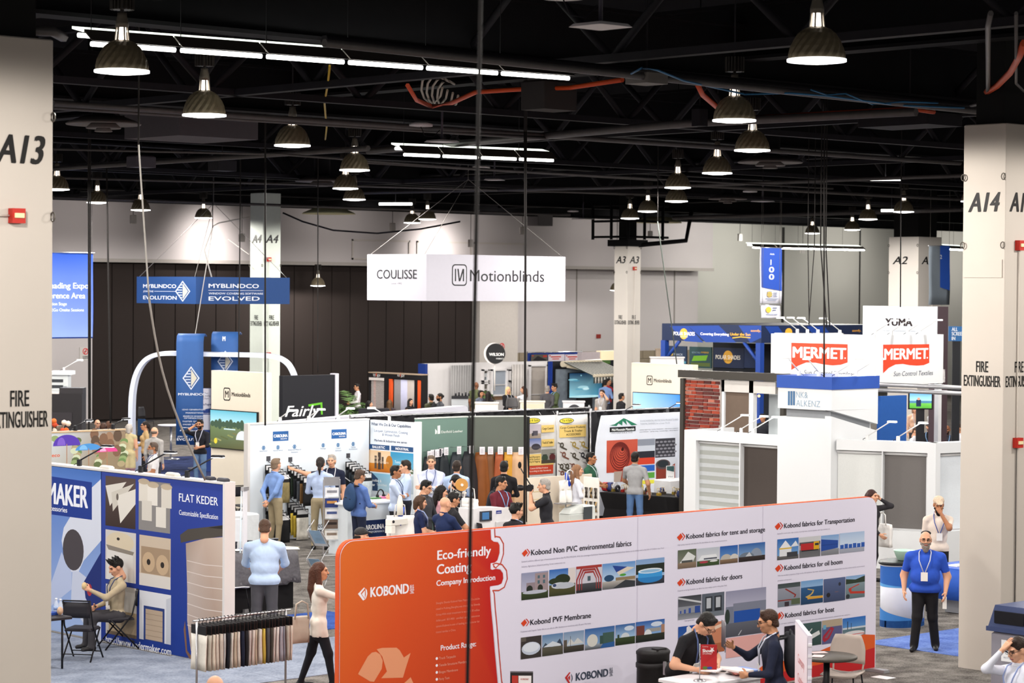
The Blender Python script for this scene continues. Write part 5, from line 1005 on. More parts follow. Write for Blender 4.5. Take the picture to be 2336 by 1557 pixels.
def art1(p):
    p.ell(*C10(185,155),17,6.5,'#1a1a1a'); p.ell(*C10(185,155),15.6,5.4,'#e6d84c'); p.text('Tie 4 Safe',*C10(108,168),C10(255,160)[0],4.6,'#22200c',.015)
    pic(p,C10(128,207),C10(283,368),scene_items(('#b9b0bc','#c8bfc4'),('#a89a8c','#9a8c80'),.35,('r',.35,.2,.75,.55,'#54505a'),('r',.28,.18,.42,.4,'#3a3840'))); pic(p,C10(128,378),C10(283,545),scene_items(('#5f74ac','#b4b4cc'),('#a49a90','#8d847c'),.45,('e',.6,.42,.35,.22,'#3c3840'),('r',.35,.3,.98,.45,'#4a4650')))
    for y,t,x0 in ((212,'Cargo Control',290),(385,'Truck & Trailler',290)): p.rect(*C10(290,y),*C10(445,y + 82),YB); p.text(t,*C10(300,y + 54),C10(432,y + 50)[0],5,'#2a2010',.02)
    p.rect(*C10(128,570),*C10(440,690),YB)
    for i,t in enumerate(('Towing & Motorsports','Travel & Outdoor','Lifting & Rigging')): p.text(t,*C10(112,614 + 28 * i),C10(272,608 + 28 * i)[0],3.6,'#2a2010',.02)
    pic(p,C10(288,508),C10(460,672),[('r',0,0,1,1,'#8d8c84'),('e',.25,.4,.22,.25,'#3a4a3a'),('e',.78,.42,.22,.25,'#5a2a2c'),('r',0,0,1,.25,'#4a4238'),('r',.1,.6,.4,.64,'#2c2c2c'),('r',.6,.66,.95,.7,'#2c2c2c')])
    p.rect(*C10(128,712),*C10(432,800),'#c4462c'); p.text('Custom US-Made Products',*C10(152,750),C10(368,742)[0],3.4,'#f4e4dc',.015); p.text('According to the Standards',*C10(135,786),C10(405,778)[0],3.4,'#f4e4dc',.015)
def art2(p):
    p.ell(*C10(598,155),16.5,6.3,'#1a1a1a'); p.ell(*C10(598,155),15,5.2,'#e6d84c'); p.text('Tie 4 Safe',*C10(540,168),C10(664,160)[0],4.6,'#22200c',.015)
    p.rect(*C10(510,215),*C10(835,348),YB)
    for i,(t,x0,x1) in enumerate((('Cargo Control Products',520,822),('Truck & Trailer',565,792),('ACCESSORIES',592,768))): p.text(t,*C10(x0,255 + 42 * i),C10(x1,250 + 40 * i)[0],4.6,'#2a2010',.02)
    for (x,y,k) in ((540,455,0),(690,445,1),(800,440,1),(565,570,2),(690,580,0),(795,575,3),(537,715,0),(605,712,0),(680,710,2),(545,800,2),(660,800,3)):
        cx,cy = C10(x,y); c_ = ('#4a4438','#a8904c','#7a4a3c','#2c2c30')[k]; c0_ = p.px(cx,cy); p.ring(c0_[0],c0_[1],.028,.062,c_,14); p.poly([(cx + 2,cy + 4),(cx + 12,cy + 9),(cx + 11,cy + 12),(cx,cy + 7)],c_); p.poly([(cx - 9,cy - 7),(cx - 2,cy - 4),(cx - 2,cy - 2),(cx - 9,cy - 5)],c_)
cargo(108,100,472,960,'white cargo banner with truck photos and yellow boxes',art1); cargo(488,92,858,960,'white cargo banner showing ratchets, hooks and straps',art2)
# ================================================================ curved pop-up banner with hoses
mt = G(1470,944,2.44); MP = PY(mt.y); drape(PY(mt.y + .45),PY(mt.y + .45).st(1350,950)[0],PY(mt.y + .45).st(1640,930)[0],2.52,'black drape behind the curved hose banner',DRB)
OL = [C10(*q) for q in ((1045,95),(2122,45),(2095,140),(2060,300),(2040,470),(2030,650),(2020,1000),(2040,1320),(1010,1320),(975,950),(965,700),(975,480),(1000,300),(1030,160))]
hb = base('pop_up_banner',MP.w(MP.st(1460,1100)[0],0),'curved white pop-up banner with red hose coil photo','banner')
olm = [MP.st(*q) for q in OL]; outline(MP,olm,-.05,0).build('banner_face',M('#dfe4ee',.6,var=.02),hb)
p = Print(MP,.003)
p.poly([C10(*q) for q in ((1130,215),(1190,200),(1300,125),(1320,130),(1470,205),(1400,215),(1330,150),(1345,210),(1290,160),(1285,215),(1240,190),(1215,222))],'#2a7a5c'); p.rect(*C10(1132,238),*C10(1448,282),'#15181a'); p.text('Mid-Mountain Materials',*C10(1158,284),C10(1432,268)[0],5.5,'#f0f4f2',.03); p.text('I N C O R P O R A T E D',*C10(1150,318),C10(1408,305)[0],2.8,'#2a2c30',.01)
for i,(t,x1) in enumerate((('ENVIRONMENTAL PROTECTION PRODUCTS AND',1968),('THERMAL BARRIERS for a Green World',1865))): p.text(t,*C10(1505,172 + 36 * i),C10(x1,160 + 36 * i)[0],4,'#a8b0ba',0)
for i,t in enumerate(('technical engineering  |  product development  |  state-of-the-art equipment','custom fabrication  |  specialty coating  |  innovative design  |  vertical integration')): p.text(t,*C10(1498,275 + 25 * i),C10(1970,255 + 25 * i)[0],2.4,'#5a6470',0)
pic(p,C10(1095,400),C10(1470,772),[('g',0,0,1,1,'#c65a44','#b84430')]); c_ = p.px(*C10(1288,505))
for k in range(9): p.ring(c_[0] - .01 * k,c_[1] - .02 * k,.03 + .034 * k,.042 + .036 * k,'#6a2018',26,-200,160,1.2 if k < 6 else 1.0)
p.ellm(c_[0],c_[1],.03,.03,'#2a0c08')
pic(p,C10(1475,385),C10(1680,945),[('r',0,.82,1,1,'#8d94a0'),('r',0,.7,1,.86,'#c9d0da'),('r',0,.58,1,.74,'#2a2c34'),('r',0,.46,1,.6,'#d0442c'),('r',0,.31,1,.44,'#2a62c0'),('r',0,.16,1,.28,'#5aa040'),('r',0,.04,1,.12,'#e6e04a'),('r',0,.0,1,.03,'#e8e8ea')])
pic(p,C10(1690,378),C10(1932,595),[('r',0,0,1,1,'#3c3c42')] + [('e',.1 + .2 * (i % 5) + (.1 if (i // 5) % 2 else 0),.1 + .18 * (i // 5),.08,.05,'#8a8a90') for i in range(25)])
pic(p,C10(1700,620),C10(1960,945),[('g',0,0,1,1,'#d4d8e0','#b9c0cc'),('r',.0,.05,.6,.78,'#8a3a2a'),('p',[(.55,.05),(.9,.1),(.88,.8),(.55,.6)],'#9a4634'),('e',.32,.78,.34,.18,'#5a4a4a'),('e',.32,.8,.26,.13,'#2c3236')])
pic(p,C10(1185,780),C10(1310,900),[('r',0,0,1,1,'#b0a094'),('p',[(.6,0),(.8,1),(1,1),(1,0)],'#a04838')])
p.build('printed_artwork',hb)
for px,py,l in ((1425,945,'left'),(1525,940,'right')): s_ = MP.st(px,py)[0]; clip_lamp(MP.w(s_,MP.st(px,py)[1],-.03),R(-60),'%s small arm light on the curved hose banner' % l,.3,30,M('#4a4a4e',.4),3)
# table with black cloth and hardware
t0,t1 = G(1368,1122,.76),G(1553,1135,.76); tp0 = P2((t0.x,t0.y),(t1.x,t1.y)); tl_ = (t1 - t0).length
bt = base('clothed_table',tp0.w(tl_ / 2,0,-.4),'black clothed table covered with straps and buckles','table')
def ring4(z,e): return [tp0.w(-e,z,e),tp0.w(tl_ + e,z,e),tp0.w(tl_ + e,z,-.75 - e),tp0.w(-e,z,-.75 - e)]
MB().add(ring4(0,-.02) + ring4(.4,-.08) + ring4(.74,0) + ring4(.76,0),[(3,2,1,0)] + [(4 * j + i,4 * j + (i + 1) % 4,4 * j + 4 + (i + 1) % 4,4 * j + 4 + i) for j in range(3) for i in range(4)] + [(12,13,14,15)]).build('black_cloth',M('#1a191b',.85),bt)
rnd = random.Random(11); HC = ['#b8a04c','#26242a','#8c6a34','#c43a34','#d0c8bc','#3a4470','#5a5248','#c8a84a']
for i in range(22):
    s_ = .12 + (tl_ - .24) * (i / 21); d = -.12 - .5 * rnd.random(); q = tp0.w(s_,.761,d); h_ = HC[i % 8]
    t = base('ratchet_buckle',q,'%s ratchet buckle among the hardware on the black table' % (ordn + ['twenty-sixth'])[i],'hardware','hardware on the black clothed table')
    if i % 4 == 1: MB().tube([q + Vector((.055 * math.cos(a),.02 * k_,.07 + .055 * math.sin(a))) for k_ in (0,) for a in np.linspace(0,6.28,13)],.03,7).build('strap_roll',M(h_,.6),t)
    else:
        MB().cbox(q.x,q.y,q.z + .03,.09,.07,.06).build('ratchet',M(h_,.35,.6),t); hp = MB()
        for e in (-.03,.03): hp.tube([(q.x + e,q.y,q.z + .05),(q.x + e * 1.2,q.y + .02,q.z + .16)],.008,5)
        hp.tube([(q.x - .036,q.y + .02,q.z + .16),(q.x + .036,q.y + .02,q.z + .16)],.008,5); hp.build('handle',M('#c8b898',.35,.6),t)
for i,(px,py,h_,l) in enumerate(((1398,1112,'#c02c30','red'),(1412,1112,'#3a4478','blue'),(1468,1117,'#d8cc3c','yellow'),(1387,1115,'#c8c8cc','silver'))):
    q = G(px,py,.82); s_ = (q - tp0.o).dot(tp0.u); q = tp0.w(s_,.765,-.3 - .05 * i); t = base('hose_reel',q,'%s round hose reel standing on the black table' % l,'reel')
    MB().tube([q + tp0.u * (.05 * k) + Vector((0,0,.1)) for k in (-1,1)],.1,18).build('reel',M(h_,.4),t); MB().tube([q + tp0.u * (.06 * k) + Vector((0,0,.1)) for k in (-1,1)],.03,12).build('hub',M('#dcdcdc',.4),t); MB().box(q.x - .05,q.y - .05,.762,q.x + .05,q.y + .05,.775).build('foot',DKL,t)
# high stool and white plinth at the right of the banner
q = G(1522,1160); st = empty('padded_stool',(q.x,q.y,0),face_to(q,-160),'dark grey padded chair back in front of the hose banner','chair')
MB().sheet([[(x * (1 - .05 * max(0,j - 3)),-.2 + .06 * (x / .2) ** 2,.98 + j * .075) for x in np.linspace(-.2,.2,7)] for j in range(6)],.06).build('backrest',M('#4a474a',.9),st); MB().bbox(-.21,-.2,.68,.21,.2,.76,.03).build('seat',M('#4a474a',.9),st)
for s in (-1,1):
    for y in (-.18,.18): MB().tube([(s * .17,y * .8,.68),(s * .22,y * 1.2,0)],.012,6).build('leg',FB,st)
MB().tube([(0,-.2,.7),(0,-.23,1.05)],.02,6).build('back_stem',FB,st)
q = G(1553,1094,1.05); o = MB().bbox(q.x - .35,q.y,0,q.x + .5,q.y + .5,1.05,.02).build('white_plinth',M('#e4e4e6',.5)); tag(o,'plain white plinth right of the hose banner table','plinth')
pc = Plane((q.x,q.y + .2),(1,-.2)); cd = base('table_card',pc.w(-.1,1.05),'tilted white price card on the white plinth','card'); MB().slab(pc,-.22,1.052,.0,1.36,-.004,.004).build('card',M('#eeeeee',.5),cd); pp = Print(pc,.006); pp.polym([(-.21,1.26),(-.01,1.22),(-.01,1.35),(-.21,1.35)],'#3a5a5c'); pp.textm('Mid',-.17,1.1,.12,.03,'#5a6470',0); pp.build('printed_face',cd)
# ================================================================ sewing machine booth
def C11(x,y): return 860 + x * .1734,960 + y * .1734
IV = M('#e8e4dc',.35,var=.03); MG = M('#9aa09c',.4,.3)
def mach_table(px,py,z,w_,d_,rz,label,top='#d9d6d0'):
    q = G(px,py,z); t = empty('machine_table',(q.x,q.y,0),rz,label,'table'); MB().bbox(-w_ / 2,-d_ / 2,z - .04,w_ / 2,d_ / 2,z,.01).build('tabletop',M(top,.4),t)
    for sx in (-1,1): MB().box(sx * w_ * .42 - .03,-.03,.04,sx * w_ * .42 + .03,.03,z - .04).build('leg',M('#c8c8c8',.4),t); MB().box(sx * w_ * .42 - .04,-d_ * .45,0,sx * w_ * .42 + .04,d_ * .45,.04).build('foot',M('#c8c8c8',.4),t)
    return q,t
def machine(q,rz,s,label,z):
    t = empty('sewing_machine',(q.x,q.y,z),rz,label,'sewing machine'); t.scale = (s,s,s)
    MB().bbox(-.28,-.09,0,.28,.09,.06,.02).build('bed',IV,t); MB().bbox(.16,-.08,.06,.28,.08,.3,.03).build('pillar',IV,t); MB().bbox(-.28,-.07,.24,.28,.07,.36,.035).build('arm',IV,t); MB().bbox(-.28,-.07,.12,-.17,.07,.25,.025).build('needle_head',IV,t)
    MB().tube([(-.225,0,.12),(-.225,0,.04)],.006,6).build('needle_bar',CHROME,t); MB().lathe([(.09,0),(.09,.03),(.03,.05)],(0,0,0),18).build('handwheel',M('#2c2a2a',.4),t).matrix_local = Matrix.Translation((.29,0,.28)) @ Matrix.Rotation(R(90),4,'Y')
    for x in (-.1,.0): MB().cyl((x,.03,.36),.008,0,.1,6).build('thread_post',CHROME,t); 
    for y in (.07,-.07): MB().ball((-.23,y,.3),.025,8).build('knob',DKL,t)
    return t
def spool(at,label,h_='#ece8de',s=1.0,g='thread cones at the machines'):
    t = base('thread_cone',at,label,'thread cone',g); MB().lathe([(.05 * s,.0),(.052 * s,.01),(.035 * s,.17 * s),(.02 * s,.18 * s)],at,16).build('thread',M(h_,.8),t); MB().lathe([(.018 * s,.18 * s),(.014 * s,.21 * s)],at,10).build('core',M('#c8c0b0',.6),t); return t
q,t = mach_table(905,1232,.78,1.1,.6,R(8),'machine table behind the orange wall end'); machine(G(912,1230,.78),R(8),1.15,'cream sewing machine left of the woman in navy',.78)
q,t = mach_table(1028,1216,.8,.75,.8,R(5),'machine table under the tall thread stand'); qa = q.copy()
ts = empty('thread_stand',(q.x + .05,q.y,.8),0,'cluttered chrome thread stand with a tan disc on top','thread stand')
for (x,y,h_) in ((-.15,0,.7),(0,.05,.95),(.15,-.05,.6),(.3,.05,.75)): MB().tube([(x,y,0),(x,y,h_)],.012,6).build('pole',CHROME,ts)
for i in range(16): MB().cbox(rnd.uniform(-.2,.32),rnd.uniform(-.12,.12),rnd.uniform(.1,.72),rnd.uniform(.04,.12),rnd.uniform(.04,.1),rnd.uniform(.03,.1)).build('mechanism_block',(CHROME,IV,MG,M('#4a5a4c',.5))[i % 4],ts)
for i in range(6): MB().tube([(rnd.uniform(-.2,.3),0,.2 + .1 * i),(rnd.uniform(-.2,.3),.1,.3 + .1 * i),(rnd.uniform(-.2,.3),0,.15 + .1 * i)],.006,5).build('wire',(DKL,IV)[i % 2],ts)
dq = AT(1053,1105,qa.xy.length); dk_ = base('tape_disc',dq,'tan round tape disc standing on the thread stand','disc')
MB().tube([dq - Vector((.03,.05,0)) * .6,dq + Vector((.03,.05,0)) * .6],.115,28).build('disc',M('#c8924c',.6,var=.1),dk_); MB().tube([dq - Vector((.03,.05,0)) * 1.1,dq + Vector((.03,.05,0)) * 1.1],.025,14).build('hub',M('#e8e4e0',.4),dk_)
# large white programmable machine
mq = G(1112,1212,.82); lm = empty('programmable_machine',(mq.x,mq.y,0),R(2),'large white programmable sewing machine with small blue screen','sewing machine')
mpl = Plane((0,-.2),(1,0))
MB().add([(x,y,z) for y in (-.2,.2) for x,z in ((-.55,.75),(.45,.75),(.45,1.05),(.4,1.18),(.28,1.26),(-.4,1.3),(-.55,1.28))],[(0,1,2,3,4,5,6),(13,12,11,10,9,8,7)] + [(i,7 + i,7 + (i + 1) % 7,(i + 1) % 7) for i in range(7)]).build('housing',M('#eae8ea',.35),lm)
MB().box(-.6,-.3,.0,.5,.3,.75).build('cabinet',M('#d8d6d4',.5),lm); MB().bbox(.0,-.24,.8,.35,-.2,1.02,.01).build('recess',M('#d4d2d4',.4),lm)
sc_ = MB().box(-.4,-.24,1.05,-.12,-.2,1.23).build('control_box',M('#3a3c44',.4),lm); MB().box(-.37,-.246,1.08,-.2,-.24,1.21).build('screen',EM('#3a6a9a',.5),sc_); MB().ball((-.15,-.245,1.1),.02,8).build('dial',DKL,sc_)
pn = Print(mpl,.004); pn.rectm(.02,1.16,.16,1.22,'#2c3a8c'); pn.textm('mika',.04,1.175,.1,.025,'#e8e8f0',.02); pn.build('brand_plate',lm)
for px,py,l in ((1090,1195,'tablet'),):
    q = G(px,py,1.0); o = MB().bbox(-.08,-.008,0,.08,.008,.22,.006).build('tablet',M('#1c2028',.2)); o.location = (mq.x - .45,mq.y - .32,.82); o.rotation_euler = (R(-20),R(12),.2); tag(o,'dark tablet propped on the white programmable machine','tablet')
# right machine group by the photographer
q,t = mach_table(1290,1195,.82,1.5,.7,R(3),'machine table beside the photographer'); jq = q
bx = empty('machine_motor',(q.x + .25,q.y,.82),R(3),'light grey machine head with dark side panel','machine'); MB().bbox(-.3,-.15,0,.1,.15,.2,.02).build('grey_body',M('#c4c8c4',.4),bx); MB().bbox(.1,-.17,.0,.4,.17,.34,.02).build('control_unit',M('#d4d8d4',.4),bx); MB().box(.06,-.175,.06,.3,-.17,.32).build('side_panel',M('#3c4246',.5),bx); MB().add([(-.3,-.14,.2),(.1,-.14,.2),(.1,.14,.2),(-.3,.14,.2),(-.2,-.1,.3),(.1,-.1,.36),(.1,.1,.36),(-.2,.1,.3)],[(4,5,6,7),(0,1,5,4),(1,2,6,5),(2,3,7,6),(3,0,4,7)]).build('grey_cover',M('#d0d4d0',.4),bx)
for i,(px,l) in enumerate(((1289,'left'),(1306,'right'))): u = q + Vector((.02 + .16 * i,.1,0)); spool(Vector((u.x,u.y,1.22)),'%s white thread cone above the grey machine head' % l,'#f0eee8',1.3)
sh = base('cone_shelf',(q.x + .1,q.y + .1,.82),'small metal shelf holding two white thread cones','shelf'); MB().box(q.x - .12,q.y - .02,1.2,q.x + .32,q.y + .2,1.215).build('tray',CHROME,sh); MB().tube([(q.x + .1,q.y + .1,.82),(q.x + .1,q.y + .1,1.2)],.012,6).build('post',CHROME,sh)
hs = tag(MB().tube([Vector((q.x - .6,q.y - .1,.805)) + Vector((.12 * math.cos(a),0,.28 + .24 * math.sin(a))) for a in np.linspace(-1.2,3.6,14)],.022,7).build('flexible_hose',M('#3c3a3c',.5)),'curled grey corrugated hose beside the photographer','hose')
sp_ = base('thread_cone',(G(918,1190,.95).x,G(918,1190,.95).y,.95),'cream thread cone on the cream sewing machine','thread cone','thread cones at the machines'); s_p = G(918,1190,.95); s_p = G(912,1230,.78); s_p.z = 1.42
MB().lathe([(.06,-.2),(.055,.02),(.03,.14),(.012,.16)],s_p,14).build('thread',M('#ece8dc',.8),sp_)
# beige low wall with printed strips, and pegboard panel hung with cutters
lwp = PY(G(1316,1060,1.67).y + .45); a = lwp.st(1204,1120)[0]; b = lwp.st(1350,1120)[0]; zt = lwp.st(1280,1085)[1]
lwl = base('low_partition',lwp.w((a + b) / 2,0),'pale cream low partition behind the photographer','partition'); MB().slab(lwp,a,0,b,zt,-.06,0).build('panel',M('#e6d9c6',.6,var=.04,scale=1),lwl)
pr2 = Print(lwp,.004)
for k in range(3): pr2.rectm(a + .1,zt - .3 - .16 * k,a + .5,zt - .28 - .16 * k,'#d8c49c'); pr2.rectm(a + .9,zt - .34 - .16 * k,b - .2,zt - .32 - .16 * k,'#d8c49c')
pr2.build('printed_lines',lwl)
pgp = PX(AT(1348,1130,47.5).x); g0 = pgp.st(1331,1130)[0]; g1 = pgp.st(1364,1130)[0]; gz = pgp.st(1345,1088)[1]
pg = base('pegboard_panel',pgp.w((g0 + g1) / 2,0),'white panel hung with pairs of dark cutters','panel board'); MB().slab(pgp,g0,0,g1,gz,-.04,0).build('board',M('#ece8e0',.5),pg)
for r in range(4):
    for c_ in range(3):
        s_ = g0 + .1 + .13 * c_; z = gz - .2 - .27 * r
        t = base('hanging_cutter',pgp.w(s_,z - .12,.03),'dark cutter in row %s, %s on the white panel' % (ordn[r],('left','middle','right')[c_]),'cutter','cutters on the white panel')
        MB().tube([pgp.w(s_ - .02,z,.03),pgp.w(s_ + .015,z - .1,.03),pgp.w(s_ - .01,z - .2,.03)],.018,6).build('blade',M('#2c2622',.4,.4),t); MB().tube([pgp.w(s_ + .03,z,.03),pgp.w(s_ + .0,z - .1,.035),pgp.w(s_ + .03,z - .2,.03)],.016,6).build('handle',M('#a88a5c' if (r + c_) % 2 else '#4a4038',.4,.3),t)
# tote bags on the cream machines
def tote(at,rz,label,h_='#ece9e6',w_=.38,hh=.4,art=None,ribbon=None):
    t = empty('tote_bag',at,rz,label,'bag'); MB().sheet([[(x,.03 * math.cos(x * 4) + .01 * math.sin(j * 2 + x * 9),z) for x in np.linspace(-w_ / 2,w_ / 2,9)] for j,z in enumerate(np.linspace(0,hh,6))],.06).build('bag_body',M(h_,.85,bump=.3),t)
    for y in (-.01,): MB().tube([(-.1,y,hh - .02),(-.08,y,hh + .18),(.0,y,hh + .22),(.08,y,hh + .18),(.1,y,hh - .02)],.012,6).build('handle',M(h_,.85),t)
    if art:
        pl = Plane((0,.045),(-1,0)); pr = Print(pl,.0); pr.n = 1; pr.textm(art,-.12,hh * .5,.24,.08,'#2a5cae',.04); pr.build('printed_logo',t)
    if ribbon: MB().tube([(-.05,.05,hh + .15),(.0,.07,hh + .02),(.04,.06,hh - .1),(.0,.08,hh - .18)],[.03,.05,.045,.015],8).build('ribbon',M(ribbon,.5),t)
    return t
q = G(925,1195,.8); tote((28.05,33.22,.79),face_to(q,10),'white tote bag with blue ribbon left of the women at the machines',ribbon='#1e4cc0',w_=.5,hh=.42)
q = G(1085,1165,.9); tote((mq.x - .4,mq.y + .05,1.3),face_to(q,5),'white tote bag lying behind the tall thread stand',w_=.3,hh=.14)
# ================================================================ white shade booth with the tower, right
def C12(x,y): return 1740 + x * .2312,680 + y * .2312
def C13(x,y): return 1430 + x * .1862,720 + y * .1862
def C14(x,y): return 1536 + x * .3468,500 + y * .3468
def C15(x,y): return 1536 + x * .3468,1017 + y * .3468
WB = M('#dfe1e3',.5,var=.015,scale=1)
AX = PX(36.15); a0 = AX.st(1566,1000)[0]; a1 = AX.st(1777,1000)[0]
aw = base('shade_wall',(36.2,-(a0 + a1) / 2,0),'white frame wall with grey and brown roller shades left of tower','display wall')
def shade_frame(pl,a,b,wins,parent,zb=.75,zt=2.24,top=2.44):
    MB().slab(pl,a,zt,b,top,-.25,0).build('beam',WB,parent); MB().slab(pl,a,0,b,zb,-.25,0).build('sill_wall',WB,parent)
    e = [a] + [x for w_ in wins for x in w_[:2]] + [b]
    for i in range(0,len(e),2):
        if e[i + 1] - e[i] > .005: MB().slab(pl,e[i],zb,e[i + 1],zt,-.25,0).build('post',WB,parent)
    for (x0,x1,h_,z) in wins:
        sh = MB().slab(pl,x0,zb,x1,zt,-.14,-.12).build('roller_shade',M(h_,.75,var=.05,scale=40),parent)
        MB().tube([pl.w(x0,zt - .04,-.1),pl.w(x1,zt - .04,-.1)],.03,8).build('roller_tube',M('#d8d8d8',.4),sh); MB().slab(pl,x0,zb,x1,zb + .03,-.15,-.11).build('hem_bar',M('#c8c8ca',.4,.3),sh)
        if z:
            for k in range(8): MB().slab(pl,x0,zb + .1 + k * .17,x1,zb + .18 + k * .17,-.12,-.116).build('sheer_band',M('#c4c8ca',.7),sh)
        MB().slab(pl,x0,zb,x1,zt,-.25,-.2).build('window_back',M('#d8dce0',.5),sh)
w0,w1,w2 = AX.st(1587,1050)[0],AX.st(1686,1050)[0],AX.st(1776,1050)[0]
shade_frame(AX,a0,a1,[(w0,w1,'#a9aca8',1),(w1 + .03,w2,'#4a423e',0)],aw)
MB().box(36.15,-a0 + 0,0,37.6,-a0 + .06,2.44).build('return_wall',WB,aw)
c36 = (36.12,29.94); tw = base('display_tower',(36.8,30.7,0),'tall white tower with blue band and company name','tower')
tz = 3.64; yL = -AX.st(1777,900)[0]; TY = PY(c36[1]); xR = TY.st(2003,900)[0]; TX = PX(c36[0])
zb1 = TX.st(1885,888)[1]; zb2 = TX.st(1885,936)[1]; zb3 = TX.st(1885,955)[1]
MB().box(c36[0] - .02,c36[1] - .02,zb1,xR + .02,yL + .02,tz).build('blue_band',M('#2f51a4',.4,var=.03),tw)
MB().box(c36[0],c36[1],zb2,xR,yL,zb1).build('name_block',WB,tw); MB().box(c36[0] + .12,c36[1] + .12,zb3 - .9,xR - .1,yL - .12,zb2).build('grey_recess',M('#8d9094',.5),tw)
MB().box(c36[0],c36[1] + .16,0,xR - .02,yL,zb3).build('lower_block',WB,tw)
sl = [TY.st(*C12(*q)) for q in ((668,1165),(1118,1305))]; sl2 = [TY.st(*C12(*q)) for q in ((668,1108),(1118,1240))]
outline(TY,[(c36[0],0),(xR - .02,0),(xR - .02,sl[1][1]),(c36[0],sl[0][1])],-.16,0).build('sloped_front',WB,tw); outline(TY,[(c36[0],zb2),(c36[0],sl2[0][1]),(xR,sl2[1][1]),(xR,zb2)],-.16,0).build('sloped_lintel',WB,tw)
p = Print(TX,.004)
for x in (250,275,300): p.rect(*C12(x,915),*C12(x + 18,1055),'#4a6e94')
p.text('NK&',*C12(330,980),C12(445,980)[0],14,'#8aa4ba',-.008); p.text('ALKENZ',*C12(330,1062),C12(568,1062)[0],14,'#8aa4ba',-.008); p.build('lettering',tw)
for i,(px,l) in enumerate(((1815,'first'),(1860,'second'),(1918,'third'),(1962,'fourth'))):
    pl,s_ = (TX,TX.st(px,860)[0]) if px < 1893 else (TY,TY.st(px,860)[0]); clip_lamp(pl.w(s_,tz,-.1),R(190 if px < 1893 else -70),'%s arm light on top of the white tower' % l,.5,32,M('#d8d8d8',.4),0.2 if px < 1893 else 6)
r0_,r1_ = (36.2,29.9),(37.05,27.59); RP2 = P2(r0_,r1_); rl = (Vector(r1_) - Vector(r0_)).length
rw = base('shade_wall',(36.7,28.7,0),'white frame wall with pale and charcoal roller shades right of tower','display wall')
e0,e1,e2 = RP2.st(1906,1100)[0],RP2.st(2011,1100)[0],RP2.st(2115,1100)[0]
shade_frame(RP2,.02,RP2.st(2134,1100)[0],[(e0,e1,'#d4d6d4',0),(e1 + .02,e2,'#6c6866',0)],rw)
k0 = RP2.w(RP2.st(2134,1100)[0],0); KPl = Plane((k0.x,k0.y),(1,-.15)); shade_frame(KPl,0,1.3,[(.12,1.1,'#e0e6ec',0)],rw)
for px,pl,l in ((1975,RP2,'unlit arm light on the right shade wall'),(2045,RP2,'lit arm light on the right shade wall')): clip_lamp(pl.w(pl.st(px,1005)[0],2.44,-.1),R(-75),l,.55,32,M('#d8d8d8',.4),6 if l[0] == 'l' else .3)
for px,l in ((1640,'first arm light on the left shade wall'),(1683,'second arm light on the left shade wall'),(1710,'lit arm light on the left shade wall')): clip_lamp(AX.w(AX.st(px,985)[0],2.44,-.1),R(-60),l,.5,32,M('#d8d8d8',.4),6 if l[0] == 'l' else .3)
# ---- corner tower sign with red flag shapes
ms = AT(1995,800,55); SX = PX(ms.x); SY = PY(ms.y)
sg = base('tower_sign',(ms.x + 1,ms.y + 1.5,0),'white corner tower sign with red flag logos','sign'); zt_,zb_ = SX.st(1990,764)[1],SX.st(1990,879)[1]; yl = -SX.st(1766,800)[0]; xr = SY.st(2152,800)[0]
MB().box(ms.x,ms.y,zb_,ms.x + .12,yl,zt_).build('left_face',WB,sg); MB().box(ms.x + .121,ms.y,zb_,xr,ms.y + .12,zt_).build('right_face',WB,sg); MB().box(ms.x,yl,zb_,xr,yl + .1,zt_ - .02).build('rear_face',WB,sg)
for (x,y) in ((ms.x + .06,yl - .08),(xr - .08,ms.y + .08),(xr - .08,yl - .06)): MB().box(x - .06,y - .06,0,x + .06,y + .06,zb_).build('post',M('#d4d4d6',.4),sg)
MB().box(ms.x + .05,ms.y + .3,0,ms.x + .15,yl - .2,zb_).build('blue_wall',M('#2558a4',.6),sg)
MB().box(ms.x + .3,ms.y + .05,0,SY.st(2072,950)[0],ms.y + .15,zb_ - .25).build('blue_wall',M('#2558a4',.6),sg)
for pl,ox in ((SX,0),(SY,905)):
    p = Print(pl,.004); X = lambda x: x if ox == 0 else 1187 + (x - 283) * .82; dy = 0 if ox == 0 else 14
    def q(L,c): p.poly([C12(X(x),y + dy) for x,y in L],c)
    if ox == 0: q([(283,438),(838,453),(838,632),(770,655),(690,662),(600,652),(520,635),(430,632),(350,665),(283,707)],'#e04428')
    else: q([(283,443),(838,438),(838,622),(770,645),(690,650),(600,645),(520,632),(430,638),(350,672),(283,725)],'#e04428')
    p.text('MERMET',*C12(X(300),(582 if ox == 0 else 604)),C12(X(820),0)[0],24,'#ffffff',.05)
    p.ell(*C12(X(814),590 if ox == 0 else 586),1.5,1.7,'#ffffff',10)
    p.text('Sun Control Textiles',*C12(405 if ox == 0 else 1290,752 if ox == 0 else 768),C12(885 if ox == 0 else 1678,0)[0],10.5,'#3c4658',.0,.2); p.build('printed_logo',sg)
for i,(px,l,on) in enumerate(((1815,'first',8),(1838,'second',.4),(1862,'third',8),(1912,'fourth',.4))): clip_lamp(SX.w(SX.st(px,764)[0],zt_,-.06),R(170),'%s arm light over the left red flag logo' % l,.55,32,M('#d8d8d8',.4),on)
for i,(px,l,on) in enumerate(((2002,'first',3),(2038,'second',.4),(2075,'third',8),(2103,'fourth',.4))): clip_lamp(SY.w(SY.st(px,764)[0],zt_,-.06),R(-75),'%s arm light over the right red flag logo' % l,.5,32,M('#d8d8d8',.4),on)
